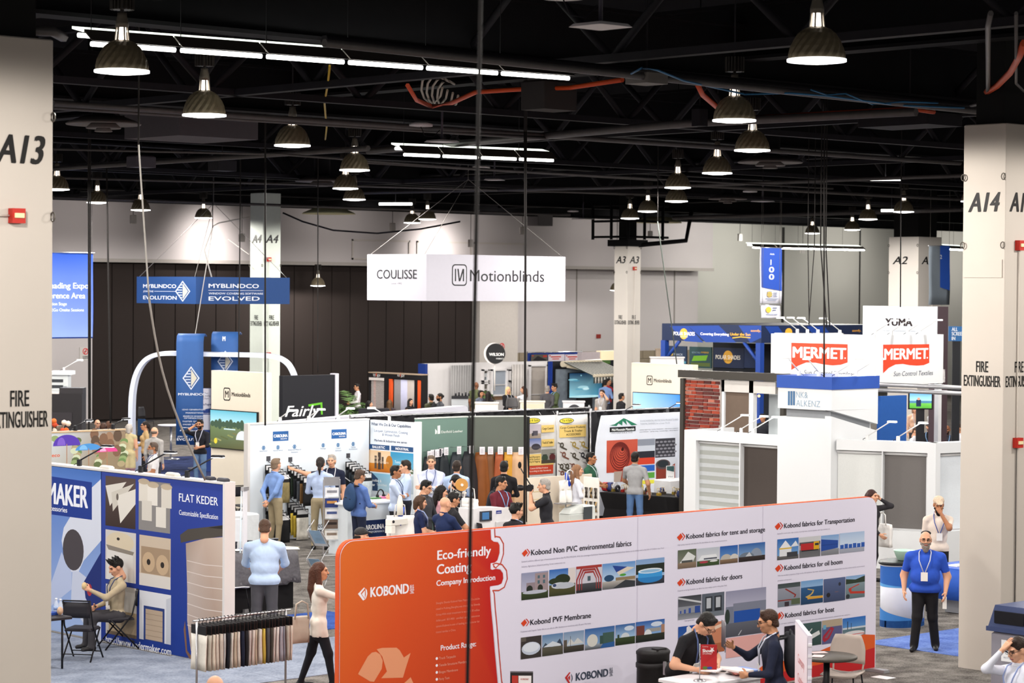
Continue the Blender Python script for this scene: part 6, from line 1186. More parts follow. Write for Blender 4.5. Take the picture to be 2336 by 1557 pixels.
for z_,l in ((880,'upper'),(893,'lower')):
    a = AT(1900,z_ - 8,52); b = AT(2200,z_ + 4,50); tag(MB().tube([a,b],.045,8).build('truss_bar',M('#a8a8ac',.35,.6)),'%s steel truss bar below the right red logo' % l,'truss')
# ---- tower with dark side
ym = AT(2139,720,60); YX = PX(ym.x); yy = base('tower_sign',(ym.x + .8,ym.y + 1.2,0),'tall white tower sign with dark plum side','sign'); y_l = -YX.st(1970,720)[0]; YY = PY(ym.y); x_r = YY.st(2163,720)[0]; zt2 = YX.st(2139,699)[1]
MB().box(ym.x,ym.y,3.2,x_r,y_l,zt2).build('body',M('#4a3a40',.6),yy); MB().box(ym.x,ym.y,0,x_r,ym.y + .25,3.2).build('leg_wall',M('#4a3a40',.6),yy); MB().box(ym.x,y_l - .15,0,ym.x + .12,y_l,3.2).build('rear_post',WB,yy); MB().box(ym.x - .03,ym.y,3.2,ym.x,y_l,zt2).build('light_face',EM('#dfe4ea',.02),yy)
p = Print(YX,.035); p.text('YUMA',*C12(1220,268),C12(1482,268)[0],16,'#2a1c1e',.05); p.text('Your Solutions Weaving & Fabrication Export Partner',*C12(1190,322),C12(1518,322)[0],2.4,'#9aa4b0',0); p.build('lettering',yy)
p = Print(YY,.004); p.text('YUMA',*C12(1772,830),C12(1796,830)[0],30,'#e8e4e4',.02); p.build('lettering',yy)
# ---- brick panel, every brick a part
bq = AT(1600,900,52); BX = PX(bq.x); b0,b1 = BX.st(1557,900)[0],BX.st(1644,900)[0]; bz1 = BX.st(1560,862)[1]
bk = base('brick_display_wall',(bq.x,-(b0 + b1) / 2,0),'red brick display wall with white joints','wall panel'); MB().slab(BX,b0,0,b1,bz1,-.12,0).build('mortar_back',M('#b9aea8',.85),bk)
brm = [M(h_,.8,var=.3,scale=25,bump=.4) for h_ in ('#8a3a2a','#a04430','#74302a','#5a2c28','#b06a58','#9a3c28')]; rb = random.Random(5); rows = 19; hgt = .079; BRK = {}
for r in range(rows):
    s_ = b0; k = 0; z = bz1 - .02 - (r + 1) * hgt
    while s_ < b1 - .05:
        wd_ = rb.choice((.2,.2,.3,.24,.13)); wd_ = min(wd_,b1 - s_); mi = rb.randrange(6); key = (round(wd_,2),mi)
        if key not in BRK: BRK[key] = MB().add([(x,y,zz) for y in (0,-.022) for zz in (.0,hgt - .017) for x in (0,wd_ - .02)] ,[(0,2,3,1),(4,5,7,6),(0,1,5,4),(2,6,7,3),(0,4,6,2),(1,3,7,5)]).mesh('brick',brm[mi])
        o = link('brick',BRK[key],bk); o.location = BX.w(s_,z + rb.uniform(-.004,.004),.0) - (bk.location if bk not in WP else Vector((0,0,0))); o.rotation_euler[2] = R(-90); s_ += wd_
# pergola beams, brown shade and doorway beside the bricks
pv = base('louvre_pergola',(bq.x,bq.y,0),'dark grey louvred pergola roof above the brick wall','pergola'); PG = M('#3c3833',.5)
for (y0,y1,d0,d1) in ((843,855,.0,-2.2),(862,872,.15,-2.4)):
    za = BX.st(1557,y0)[1]; MB().box(bq.x - .1 + d0,-BX.st(1795,850)[0] - .6,za - .16,bq.x + .1 + d0,-b0 + .05,za).build('beam',PG,pv)
for k in range(6): y = -b0 - .3 - k * .45; MB().box(bq.x - .05,y - .03,bz1 + .02,bq.x + 1.6,y + .03,bz1 + .12).build('louvre',PG,pv)
for y in (-b0 - .05,-BX.st(1790,850)[0]): MB().box(bq.x - .08,y - .05,0,bq.x + .02,y + .05,bz1).build('post',PG,pv)
bsx = base('patio_window',BX.w(b1 + .6,0),'white framed patio window with brown roller shade','window display'); f0,f1,f2 = BX.st(1648,900)[0],BX.st(1710,900)[0],BX.st(1770,900)[0]
MB().slab(BX,f0,0,f0 + .07,bz1,-.1,.02).build('frame_post',WB,bsx); MB().slab(BX,f1,0,f1 + .12,bz1,-.1,.02).build('frame_post',WB,bsx); MB().slab(BX,f0,bz1 - .25,f2,bz1,-.1,.02).build('header',M('#c9c4bf',.5),bsx); MB().slab(BX,f0 + .07,0,f1,bz1 - .25,-.06,-.03).build('brown_shade',M('#6a5a4e',.7),bsx); MB().slab(BX,f1 + .12,0,f2,bz1 - .25,-.5,-.48).build('pale_panel',M('#c4ccd0',.5),bsx)
MB().ball(BX.w(f1 + .35,bz1 - .3,.1),.03,8).build('bulb',EM('#ffb060',4),bsx)
# ---- right rear: screen, cloth tables behind the shade wall
gq = AT(2110,925,58); GP = Plane((gq.x,gq.y),(_r0.x,_r0.y)); tv = base('wall_screen',(gq.x,gq.y,0),'screen showing a lawn under blue sky behind the shade wall','screen')
def q12(x,y): return C12(x,y)
(a,z1),(b,z0) = GP.st(*C12(1450,915)),GP.st(*C12(1665,1085)); MB().slab(GP,a - .03,z0 - .03,b + .03,z1 + .03,-.06,0).build('bezel',M('#141416',.3),tv); MB().slab(GP,(a + b) / 2 - .1,0,(a + b) / 2 + .1,z0,-.06,-.02).build('stand',DKL,tv)
p = Print(GP,.004); pic(p,C12(1450,915),C12(1665,1085),[('g',0,.4,1,1,'#3a8ac8','#a4d4ec'),('r',0,.3,1,.44,'#4a7a9a'),('g',0,0,1,.3,'#6ab44a','#4a9a34'),('r',.3,.1,.52,.5,'#1c2a48'),('e',.41,.55,.07,.08,'#c08a70')]); p.build('screen_image',tv,.9)
for i,(px,py,w_) in enumerate(((2190,985,1.2),(2150,970,.9))):
    q = G(px,py + 25,.75); t = base('clothed_table',(q.x,q.y,0),('white clothed table at the right end behind the shade wall','white clothed table left of the right white post')[i],'table'); MB().bbox(q.x - w_ / 2,q.y - .35,0,q.x + w_ / 2,q.y + .35,.75,.03).build('cloth',M('#e4e2e0',.8,bump=.5),t)
bl = base('blue_shop_panel',AT(2180,760,62),'light blue panel sign at the right beside column A14','sign'); BSP = Plane(AT(2165,760,62),(_r0.x,_r0.y)); (a,z1),(b,z0) = BSP.st(2165,744),BSP.st(2215,778); MB().slab(BSP,a,z0,b,z1,-.1,0).build('board',M('#2a6aa8',.5),bl); p = Print(BSP,.004); p.text('ALL',*C12(1865,322),C12(1922,322)[0],8,'#dfeaf4',.03); p.text('SCREEN',*C12(1865,366),C12(1990,366)[0],8,'#dfeaf4',.03); p.text('IN',*C12(1865,412),C12(1898,412)[0],8,'#dfeaf4',.03); p.build('lettering',bl)
MB().slab(BSP,a + .1,0,a + .3,z0,-.08,-.02).build('post',M('#1c1e24',.5),bl)
# ---- blue counter with bowl, blue clothed table, crate (behind the man in blue)
q = G(2080,1290,1.05); bc = base('promo_counter',(q.x,q.y,0),'curved promotional counter with blue wave print','counter'); q0 = G(2075,1430)
MB().lathe([(.42,0),(.42,1.0)],(q0.x,q0.y + .15,0),30,scale=(1.0,.7)).build('wrap_panel',M('#dfe4f0',.6),bc); MB().lathe([(.44,1.0),(.46,1.01),(.46,1.04),(.44,1.05)],(q0.x,q0.y + .15,0),30,scale=(1.0,.7)).build('worktop',M('#202226',.4),bc)
def wave(z0,z1,h_,nm):
    vs = []; f = []; n = 30
    for k in range(n + 1):
        a = math.pi * (.75 + 1.0 * k / n) ; x,y = q0.x + .423 * math.cos(a),q0.y + .15 + .423 * .7 * math.sin(a); vs += [(x,y,z0(k / n)),(x,y,z1(k / n))]
        if k: f.append((2 * k - 2,2 * k,2 * k + 1,2 * k - 1))
    MB().add(vs,f,True).build(nm,M(h_,.6),bc)
wave(lambda t: .72 - .1 * t,lambda t: .98,'#2a62b4','blue_wave'); wave(lambda t: .66 - .02 * t,lambda t: .72 - .1 * t,'#5aa0dc','sky_wave'); wave(lambda t: .02,lambda t: .34 - .28 * t,'#3a7cc4','lower_wave'); wave(lambda t: .02,lambda t: .12 + .02 * t,'#1f54a4','foot_wave')
bq_ = Vector((q0.x,q0.y + .12,1.051)); o = shift(MB().lathe([(.09,0),(.11,.01),(.17,.15),(.175,.16),(.165,.155),(.1,.02),(.0,.015)],n=28),(0,0,0)).build('mixing_bowl',M('#b4d8c4',.4,var=.02)); o.location = bq_; tag(o,'mint green plastic bowl on the promotional counter','bowl')
q = G(2165,1290,.78); bt2 = base('clothed_table',(q.x + .3,q.y,0),'table under bright blue cloth behind the man in blue polo','table'); MB().bbox(q.x - .25,q.y - .45,.74,q.x + 1.4,q.y + .35,.78,.01).build('tabletop',M('#2a58b8',.6),bt2)
MB().sheet([[(q.x - .26,q.y + .35 - .8 * k / 12,.76 - z) if True else 0 for k in range(13)] for z in (0,.25,.5)],.01).build('side_drop',M('#2a58b8',.7,bump=.5),bt2); MB().sheet([[(q.x - .26 + 1.66 * k / 14,q.y - .46 + .012 * math.sin(k * 2),.76 - z) for k in range(15)] for z in (0,.1,.2)],.01).build('front_drop',M('#2a58b8',.7,bump=.5),bt2)
for sx in (-.2,1.3):
    for sy in (-.4,.3): MB().tube([(q.x + sx,q.y + sy,.012),(q.x + sx,q.y + sy,.74)],.015,6).build('leg',FB,bt2)
o = MB().box(-.15,-.1,0,.15,.1,.02).build('paper_stack',M('#eceae6',.5)); o.location = (q.x + .1,q.y - .1,.781); tag(o,'stack of papers on the blue clothed table','paper')
cr = empty('storage_crate',(q.x + .32,q.y - .1,.012),0,'grey plastic storage crate under the blue clothed table','crate'); MB().bbox(-.3,-.2,0,.3,.2,.28,.02).build('body',M('#8a8c92',.5),cr); MB().bbox(-.32,-.22,.28,.32,.22,.31,.015).build('lid',M('#74767c',.5),cr); MB().cbox(0,-.21,.24,.14,.03,.05).build('latch',M('#4a4c52',.4),cr)
o = MB().ball((0,0,.06),.16,10,(1.2,.8,.5)).build('parts_bag',M('#6a74a4',.3,var=.4,scale=20)); o.location = (q.x + .3,q.y - .1,.335); tag(o,'bagged parts heaped on the grey crate','bag')
# ================================================================ far booths
CRM = M('#e6dccb',.6,var=.02)
def beige_wall(px_l,px_c,px_r,ytop,dep,zt_,label,tvpx,text,art):
    c = AT(px_c,ytop,dep); X_ = PX(c.x); Y_ = PY(c.y); zt = X_.st(px_c,ytop)[1]; yl = -X_.st(px_l,900)[0]; xr = Y_.st(px_r,900)[0]
    t = base('screen_wall',(c.x,(c.y + yl) / 2,0),label,'display wall'); MB().box(c.x,c.y,0,xr,yl,zt).build('wall_block',CRM,t)
    p = Print(X_,.004); x0,yb,x1,cap = text; k = cap
    p.text('Motionblinds',x0 + cap * 2.0,yb,x1,cap,'#15120f',.02); a,z = p.px(x0 + cap * .75,yb - cap * .5); r = (p.px(x0 + cap * 1.6,yb)[0] - a); p.polym(rrect(a - r,z - r * 1.15,a + r,z + r * 1.15,r * .4),'#15120f'); p.polym(rrect(a - r * .8,z - r * .95,a + r * .8,z + r * .95,r * .3),'#e6dccb'); p.textm('M',a - r * .5,z - r * .6,r,r * 1.2,'#15120f',.02); p.build('lettering',t)
    (a,z1),(b,z0) = X_.st(tvpx[0],tvpx[1]),X_.st(tvpx[2],tvpx[3]); s = MB().slab(X_,a,z0,b,z1,0,.05).build('screen',M('#17181a',.3),t); p = Print(X_,.054); art(p,(a + .02,z0 + .02,b - .02,z1 - .02)); p.build('screen_image',s,.55)
def art_meadow(p,r):
    a,z0,b,z1 = r; X = lambda x: a + (b - a) * x; Z = lambda y: z0 + (z1 - z0) * y
    p.polym([(X(0),Z(.6)),(X(1),Z(.6)),(X(1),Z(1)),(X(0),Z(1))],['#a4ccd8','#9cc8d4','#5aa4b8','#5aa4b8']); p.polym([(X(0),Z(0)),(X(1),Z(0)),(X(1),Z(.62)),(X(0),Z(.62))],['#4a5236','#5c5a3c','#6a7a5c','#62744e'])
    for k in range(9): p.ellm(X(.05 + .08 * k),Z(.64),.09,.07 + .03 * (k % 3),'#3c5040',12)
    for k in range(26): p.ellm(X((k * .37) % 1),Z(.08 + (k * .171) % .45),.05,.02,('#7c8450','#545c3a','#8c8c60','#6c6a44')[k % 4],8)
    p.rectm(X(.3),Z(.5),X(.55),Z(.53),'#b4ccd4'); p.ellm(X(.12),Z(.18),.07,.07,'#c8b83c',10); p.ellm(X(.7),Z(.25),.25,.22,'#c4ccd0',16,0,180)
beige_wall(482,600,620,850,57,3.24,'beige screen wall with meadow picture in front of column A4',(483,932,590,1030),(511,903,571,9),art_meadow)
def art_sky(p,r):
    a,z0,b,z1 = r; p.polym([(a,z0),(b,z0),(b,z1),(a,z1)],['#c4dcec','#5a9cd8','#2a74c8','#8cbce0'])
    for k in range(5): p.ellm(a + (b - a) * (.3 + .15 * k),z0 + (z1 - z0) * (.3 + .12 * (k % 3)),.5,.08,'#d8e8f4',12)
beige_wall(1440,1580,1592,832,67,3.24,'beige screen wall with sky picture right of column A3',(1446,893,1556,1000),(1476,871,1532,8),art_sky)
# hanging signs
def hang_sign(px_l,px_c,px_r,y0,y1,dep,h_,label,fa,name='hanging_sign'):
    c = AT(px_c,y0,dep); X_ = PX(c.x); Y_ = PY(c.y); zt = X_.st(px_c,y0)[1]; zb = X_.st(px_c,y1)[1]; yl = -X_.st(px_l,y0)[0]; xr = Y_.st(px_r,y0)[0]
    t = base(name,(c.x,c.y,zb),label,'sign'); m_ = M(h_,.7,var=.02)
    MB().box(c.x,c.y,zb,c.x + .06,yl,zt).build('left_face',m_,t); MB().box(c.x + .061,c.y,zb,xr,c.y + .06,zt).build('right_face',m_,t); MB().box(xr - .06,c.y + .061,zb,xr,yl,zt).build('rear_right_face',m_,t); MB().box(c.x + .061,yl - .06,zb,xr - .061,yl,zt).build('rear_left_face',m_,t)
    for (x,y) in ((c.x + .03,yl - .1),(c.x + .03,c.y + .1),(xr - .1,c.y + .03)): MB().tube([(x,y,zt),((c.x + xr) / 2,(c.y + yl) / 2,min(zt + 2.2,8.2)),((c.x + xr) / 2,(c.y + yl) / 2,10.39)],.008,5).build('suspension_wire',M('#8a8682',.4,.4),t)
    p = Print(X_,.004); q = Print(Y_,.004); fa(p,q); p.build('left_print',t); q.build('right_print',t)
def fa1(p,q):
    p.text('COULISSE',860,635,951,20,'#1a1a1e',.012); p.text('since 1992',893,648,917,4,'#4a4a50',0)
    q.text('Motionblinds',1072,641,1241,26,'#1a1a1e',.0); a,z = q.px(1048,627); r = q.px(1065,627)[0] - a; q.polym(rrect(a - r,z - r * 1.08,a + r,z + r * 1.08,r * .4),'#1a1a1e'); q.polym(rrect(a - r * .88,z - r * .96,a + r * .88,z + r * .96,r * .32),'#bcbac4'); q.rectm(a - r * .62,z - r * .62,a - r * .45,z + r * .62,'#1a1a1e'); q.polym([(a - r * .3,z + r * .62),(a - r * .1,z + r * .62),(a + r * .08,z - r * .62),(a - r * .1,z - r * .62)],'#1a1a1e'); q.polym([(a + r * .62,z + r * .62),(a + r * .4,z + r * .62),(a - r * .05,z - r * .62),(a + r * .12,z - r * .62)],'#1a1a1e'); q.rectm(a + r * .45,z - r * .62,a + r * .62,z + r * .62,'#1a1a1e')
hang_sign(838,973,1290,579,686,62,'#bcbac4','white four-sided hanging sign right of centre above the booths',fa1)
def gem(p,cx,cy,s,bg):
    p.poly([(cx,cy - s),(cx + s * .72,cy),(cx,cy + s),(cx - s * .72,cy)],'#cdd6e6'); p.poly([(cx,cy - s * .86),(cx + s * .6,cy),(cx,cy + s * .86),(cx - s * .6,cy)],bg)
    for k in range(6): y = cy - s * .55 + k * s * .24; w_ = s * .58 * (1 - abs(y - cy) / s); p.poly([(cx - w_,y),(cx - 1,y),(cx - 1,y - s * .1),(cx - w_,y - s * .1)],'#b8c6dc')
    p.poly([(cx,cy - s * .75),(cx + s * .5,cy),(cx,cy + s * .75)],'#c9c4b4')
def fa2(p,q):
    w_ = '#dfe6f2'
    p.text('MYBLINDCO',327,656,402,8,w_,.03); p.text('JOIN THE',327,666,350,4,w_,.01); p.rect(352,663.5,404,664.8,w_); p.text('EVOLUTION',327,682,403,8,w_,.03); gem(p,417,664,24,'#24477e')
    q.text('MYBLINDCO',476,656,590,9,w_,.03); q.rect(475,661.5,600,663,w_); q.text('WINDOW COVERING SOFTWARE',476,671,600,4,w_,.02); q.text('EVOLVED',476,685,592,9,w_,.03)
hang_sign(312,447,661,631,693,70,'#24477e','blue four-sided hanging sign left of column A4',fa2)
# blue conference banner, aisle banners
def flag(px0,y0,px1,y1,dep,label,art,h_='#2a50b0'):
    q = AT((px0 + px1) / 2,y0,dep); pl = PY(q.y); (a,zt),(b,zb) = pl.st(px0,y0),pl.st(px1,y1); t = base('hanging_banner',pl.w((a + b) / 2,zb),label,'banner'); MB().sheet([[pl.w(a + (b - a) * k / 6,zb + (zt - zb) * j / 6,.015 * math.sin(k + j)) for k in range(7)] for j in range(7)],.008).build('banner_cloth',M(h_,.7,var=.03),t)
    p = Print(pl,.03); art(p); p.build('printed_artwork',t); MB().tube([pl.w(a - .05,zt,0),pl.w(b + .05,zt,0)],.02,6).build('top_pole',CHROME,t)
    for s_ in (a + .05,b - .05): MB().tube([pl.w(s_,zt,0),pl.w(s_,10.35,0)],.006,5).build('suspension_wire',M('#77736f',.5),t)
def fa3(p):
    w_ = '#e6ecf8'; p.grad(58,578,210,768,'#2450b4','#8aa2dc')
    p.text('Sun Shading Expo',72,657,201,13,w_,.025); p.text('Conference Area',79,680,193,13,w_,.025); p.text('Education Stage',95,696,151,7,w_,.02); p.text('Knowledge2Go Onsite Sessions',75,710,190,7,w_,.02)
flag(55,574,212,771,72,'large blue conference banner beside column A13',fa3)
def fa4(p):
    p.poly([(1736,565),(1782,566),(1782,663),(1736,655)],'#2748a0'); p.text('Aisle',1755,581,1765,4,'#e0e6f2',0)
    for i,c in enumerate('100'): a_ = p.px(1753 + (3.5 if c == '1' else 0),604 + 16.5 * i); b_ = p.px(1764,604); h_ = p.px(1753,592)[1] - p.px(1753,604)[1]; p.textm(c,a_[0],a_[1],0 if c == '1' else b_[0] - p.px(1753,604)[0],h_,'#f0f2f8',.03)
    p.ell(1754,671,6,7,'#d8b84a'); 
    for k in range(4): p.rect(1748,665 + k * 3.4,1760,666.4 + k * 3.4,'#3a4a70')
    for k in range(3): p.rect(1762,667 + k * 4,1772,668.5 + k * 4,'#5a6480')
    p.rect(1745,680,1774,681.5,'#7a84a0'); p.rect(1749,684,1770,685.2,'#7a84a0')
flag(1735,564,1783,692,80,'blue and white aisle banner numbered 100',fa4,'#dcdce8')
def fa5(p): p.ell(1752,706,6,7,'#d8b84a'); p.rect(1761,701,1771,703,'#5a6480'); p.rect(1761,706,1769,708,'#5a6480'); p.rect(1746,716,1772,717.5,'#7a84a0')
flag(1737,695,1780,725,80,'small white sponsor banner below the aisle banner',fa5,'#dcdce8')
def fa6(p): p.poly([(2143,560),(2165,561),(2165,662),(2143,655)],'#2a55b4'); p.text('2',2143,590,2147,9,'#dfe6f2',.03)
flag(2120,560,2166,695,82,'blue aisle banner half hidden by column A2',fa6,'#7c8690')
# ---- fabric arch display with blue ribbons
ar = AT(470,1000,68.5); AP = Plane((ar.x,ar.y),(_r0.x,_r0.y)); AR = base('arch_display',(ar.x,ar.y,0),'white tubular arch carrying blue fabric ribbon towers','arch display')
pts = [AP.st(x,y) for x,y in ((302,1090),(301,1000),(301,930),(303,890),(312,850),(330,822),(350,810),(375,805),(420,806),(500,808),(580,809),(630,812),(655,825),(668,845),(676,870),(680,1080))]
for _ in range(2): pts = [pts[0]] + [q for a,b in zip(pts,pts[1:]) for q in ((a[0] * .75 + b[0] * .25,a[1] * .75 + b[1] * .25),(a[0] * .25 + b[0] * .75,a[1] * .25 + b[1] * .75))] + [pts[-1]]
m_ = MB(); vs = []; f = []; n = len(pts)
for i,(s_,z) in enumerate(pts):
    a,b = pts[max(0,i - 1)],pts[min(n - 1,i + 1)]; tx,tz_ = b[0] - a[0],b[1] - a[1]; L = math.hypot(tx,tz_); nx,nz = -tz_ / L * .06,tx / L * .06
    vs += [AP.w(s_ + nx,max(0,z + nz),-.3),AP.w(s_ + nx,max(0,z + nz),.3),AP.w(s_ - nx,max(0,z - nz),.3),AP.w(s_ - nx,max(0,z - nz),-.3)]
    if i: f += [(4 * i - 4 + k,4 * i - 4 + (k + 1) % 4,4 * i + (k + 1) % 4,4 * i + k) for k in range(4)]
m_.add(vs,f,False).build('arch',M('#d6dcec',.5,var=.02),AR)
def ribbon(px0,px1,ytop,ybot,d,gy,nm):
    (a,zt),(b,zb) = AP.st(px0,ytop),AP.st(px1,ybot); g = [[AP.w(a + (b - a) * k / 4,z,dd) for k in range(5)] for z,dd in ((max(.02,zb),d),(zt * .5,d),(zt - .25,d),(zt - .06,d - .12),(zt,d - .4),(zt - .06,d - .8))]
    MB().sheet(g,.03).build(nm,M('#2a528c',.6,var=.04),AR); return a,b,zt
ribbon(408,468,760,1012,.5,0,'front_ribbon'); ribbon(478,540,757,1000,-.4,0,'rear_ribbon')
p = Print(Plane(AP.w(0,0,.5),AP.u),.012); w_ = '#dfe6f2'; gem(p,436,862,27,'#24477e'); p.build('ribbon_emblem',AR); p = Print(Plane(AP.w(0,0,.5),AP.u),.012); p.text('MYBLINDCO',407,901,470,5,w_,.03)
for i,(t,x0,x1) in enumerate((('LEAD GENERATION',416,468),('MARKETING',424,464),('SEARCH ENGINE',418,466),('OPTIMIZATION',420,464),('FASTER QUOTES',417,466),('ORDER TRACKING',417,466),('MANUFACTURING',417,466),('PAYMENTS',411,455))): p.text(t,x0,935 + (0,7.5,15,19.5,27,34,41,48)[i],x1,2.8,w_,.01)
p.text('JOIN THE',405,997,428,3.5,w_,.01); p.text('EVOLUTION',404,1004,466,5,w_,.03); p.build('ribbon_lettering',AR)
p = Print(Plane(AP.w(0,0,-.4),AP.u),.012); gem(p,514,824,25,'#24477e'); p.text('M',508,777,514,10,w_,.03); p.build('ribbon_print',AR)
q = G(323,1005,1.05); dsk = base('fabric_counter',(q.x,q.y,0),'white fabric counter with monitor beneath the arch','counter'); MB().lathe([(.3,0),(.26,.5),(.3,1.0),(.31,1.03)],(q.x,q.y,0),20,scale=(1,.6)).build('fabric_body',M('#b4bcd4',.6),dsk)
mn = base('monitor',(q.x,q.y,1.03),'dark monitor standing on the white fabric counter','monitor'); mp = Plane((q.x,q.y),(.3,-1)); MB().slab(mp,-.12,1.2,.12,1.65,-.02,.02).build('screen',M('#26446a',.3),mn); MB().box(q.x - .08,q.y - .08,1.032,q.x + .08,q.y + .08,1.2).build('stand',DKL,mn)
q = G(390,968,1.07); bt_ = base('bistro_table',(q.x,q.y,0),'tall white bistro table on the dark blue carpet','table'); MB().lathe([(.0,1.03),(.38,1.03),(.4,1.05),(.4,1.07),(0,1.07)],(q.x,q.y,0),28).build('tabletop',M('#e8e6e8',.4),bt_); MB().cyl((q.x,q.y,0),.035,.03,1.04,12).build('column',CHROME,bt_); MB().lathe([(.27,0.0),(.27,.02),(.04,.05)],(q.x,q.y,.012),22).build('base',CHROME,bt_)
q = G(450,985,1.07); bt_ = base('bistro_table',(q.x,q.y,0),'white bistro table behind the man on the phone','table'); MB().lathe([(.0,1.03),(.38,1.03),(.4,1.05),(.4,1.07),(0,1.07)],(q.x,q.y,0),28).build('tabletop',M('#e8e6e8',.4),bt_); MB().cyl((q.x,q.y,0),.035,.03,1.04,12).build('column',CHROME,bt_); MB().lathe([(.27,0),(.27,.02),(.04,.05)],(q.x,q.y,.012),22).build('base',CHROME,bt_)
for (px,py,l) in ((392,1012,'black wire stool by the blue ribbon tower'),): q = G(px,py); shell_chair((q.x,q.y + 1.5,0),face_to(q,60),l,M('#1d1c20',.5),.7)
cs = AT(462,970,69); CSP = Plane((cs.x,cs.y),(_r0.x,_r0.y)); cb = base('programme_board',(cs.x,cs.y,0),'white and blue conference programme board behind the phone man','board'); (a,zt),(b,zb) = CSP.st(443,885),CSP.st(484,1060); MB().slab(CSP,a,0,b,zt,-.04,0).build('board',M('#2c478c',.6),cb)
p = Print(CSP,.004); p.poly([(443,885),(484,886),(484,930),(443,937)],'#e6e2ea'); p.ell(457,902,8,10,'#d8b84a')
for k in range(5): p.rect(449,894 + k * 3.6,465,895.5 + k * 3.6,'#3a4a70')
p.text('Sun',467,898,475,4,'#3a4a70',0); p.text('Shading',467,904,480,4,'#3a4a70',0); p.text('Expo',467,910,476,4,'#3a4a70',0); p.text('Conference Program',446,924,483,5,'#2c3c74',.02); p.rect(450,945,480,980,'#dcdce6'); p.text('Get to know our speakers',452,943,480,2.5,'#e6e6f0',.01); p.ell(454,950,2,3,'#a4505c'); p.build('printed_face',cb)
# ---- print wall with parasols, low counters at far left
uq = G(200,984,2.44); UP = PY(uq.y); uw = base('booth_wall',(uq.x,uq.y,0),'low wall printed with parasols in a tropical garden','booth wall'); (a,_),(b,_) = UP.st(60,1000),UP.st(286,1000); MB().slab(UP,a,0,b,2.44,-.06,0).build('panel',M('#d8d4c8',.6),uw); MB().slab(UP,a,2.44,b,2.47,-.08,.02).build('top_rail',M('#c4a886',.5),uw)
p = Print(UP,.004); p.polym([(a,0),(b,0),(b,2.43),(a,2.43)],['#a8a07c','#7c7458','#8d7a64','#cfdce6'])
for k in range(30): x = 125 + (k * 53) % 160; y = 1000 + (k * 31) % 60; p.ell(x,y,9,7,('#8aa06c','#6c8a54','#a89a78','#c4ccb0','#5c6a44')[k % 5],10)
for k in range(10): x = 215 + (k * 17) % 66; p.ell(x,990 + (k * 29) % 50,10,14,('#7a5c48','#5c4a3c','#94745c')[k % 3],10)
for cx,cy,w_,h_,c1 in ((152,1012,31,25,'#5438a8'),(202,1022,30,15,'#4a8fd0'),(244,1026,24,13,'#d84a90')):
    p.ell(cx,cy + 4,w_,h_,c1,20,0,180); p.poly([(cx - .8,cy),(cx + .8,cy),(cx + .8,cy + 45),(cx - .8,cy + 45)],'#a87a5c'); p.ell(cx - w_ * .4,cy + 3,w_ * .3,h_ * .7,{'#5438a8': '#7a5cc4','#4a8fd0': '#7ab4e4','#d84a90': '#f0a8cc'}[c1],14,0,180)
p.text('eco',118,1042,136,8,'#d85a2a',.02); p.build('printed_artwork',uw)
for px,l in ((172,'black arm light left on the parasol wall'),(258,'pale arm light right on the parasol wall')): clip_lamp(UP.w(UP.st(px,984)[0],2.47,0),R(20),l,.4,15,DKL,1)
q = AT(160,890,62); kb = base('black_counter',(q.x,q.y,0),'tall black kiosk with arched opening at far left','kiosk'); KBP = Plane((q.x,q.y),(_r0.x,_r0.y)); (a,zt),(b,_) = KBP.st(110,898),KBP.st(187,898)
MB().slab(KBP,a,0,b,zt,-.6,0).build('body',M('#221f22',.5),kb); MB().slab(KBP,a,KBP.st(150,940)[1] - .3,b - .25,KBP.st(150,940)[1],0,.03).build('front_panel',M('#2e2a2e',.5),kb); MB().slab(KBP,b - .6,zt,b,zt + .15,-.6,-.1).build('top_box',M('#2c292c',.5),kb); MB().slab(KBP,a,zt,b - .6,zt + .05,-.5,-.05).build('tray',M('#e4d8d4',.6),kb)
q = AT(150,850,66); wk = base('white_kiosk',(q.x,q.y,0),'white kiosk with grey stripes behind the black kiosk','kiosk'); WKP = Plane((q.x,q.y),(_r0.x,_r0.y)); (a,zt),(b,_) = WKP.st(115,846),WKP.st(163,846); MB().slab(WKP,a,0,b - .1,zt - .1,-.5,0).build('body',M('#dfe4e4',.5),wk); MB().slab(WKP,a,zt - .1,b,zt,-.6,.1).build('top',M('#e8ecec',.5),wk)
for k in range(4): MB().slab(WKP,a,zt - .3 - .16 * k,a + .35,zt - .22 - .16 * k,0,.02).build('stripe',M('#3a3e42',.5),wk)
p = Print(WKP,.005); p.text('5200',143,890,152,10,'#5a6a74',.0); p.build('lettering',wk); clip_lamp(WKP.w(a + .35,zt,-.1),R(-30),'white arm light on the white kiosk',.45,30,M('#d8d8d8',.4),5)
# ---- flower arrangement
q = AT(133,970,58); fw = base('flower_bunch',(q.x,q.y,0),'orange and white flower bunch by the black kiosk','flowers')
for k in range(9): MB().ball((q.x + rnd.uniform(-.2,.2),q.y + rnd.uniform(-.15,.15),q.z + rnd.uniform(-.12,.14)),.07,8).build('blossom',M(('#d8662a','#e8d8c4','#c84a2a')[k % 3],.7),fw)
MB().box(q.x - .12,q.y - .12,0,q.x + .12,q.y + .12,q.z - .25).build('pedestal',M('#2a2624',.5),fw); MB().lathe([(.1,-.25),(.14,0)],q,14).build('vase',M('#5a4a3c',.4),fw)
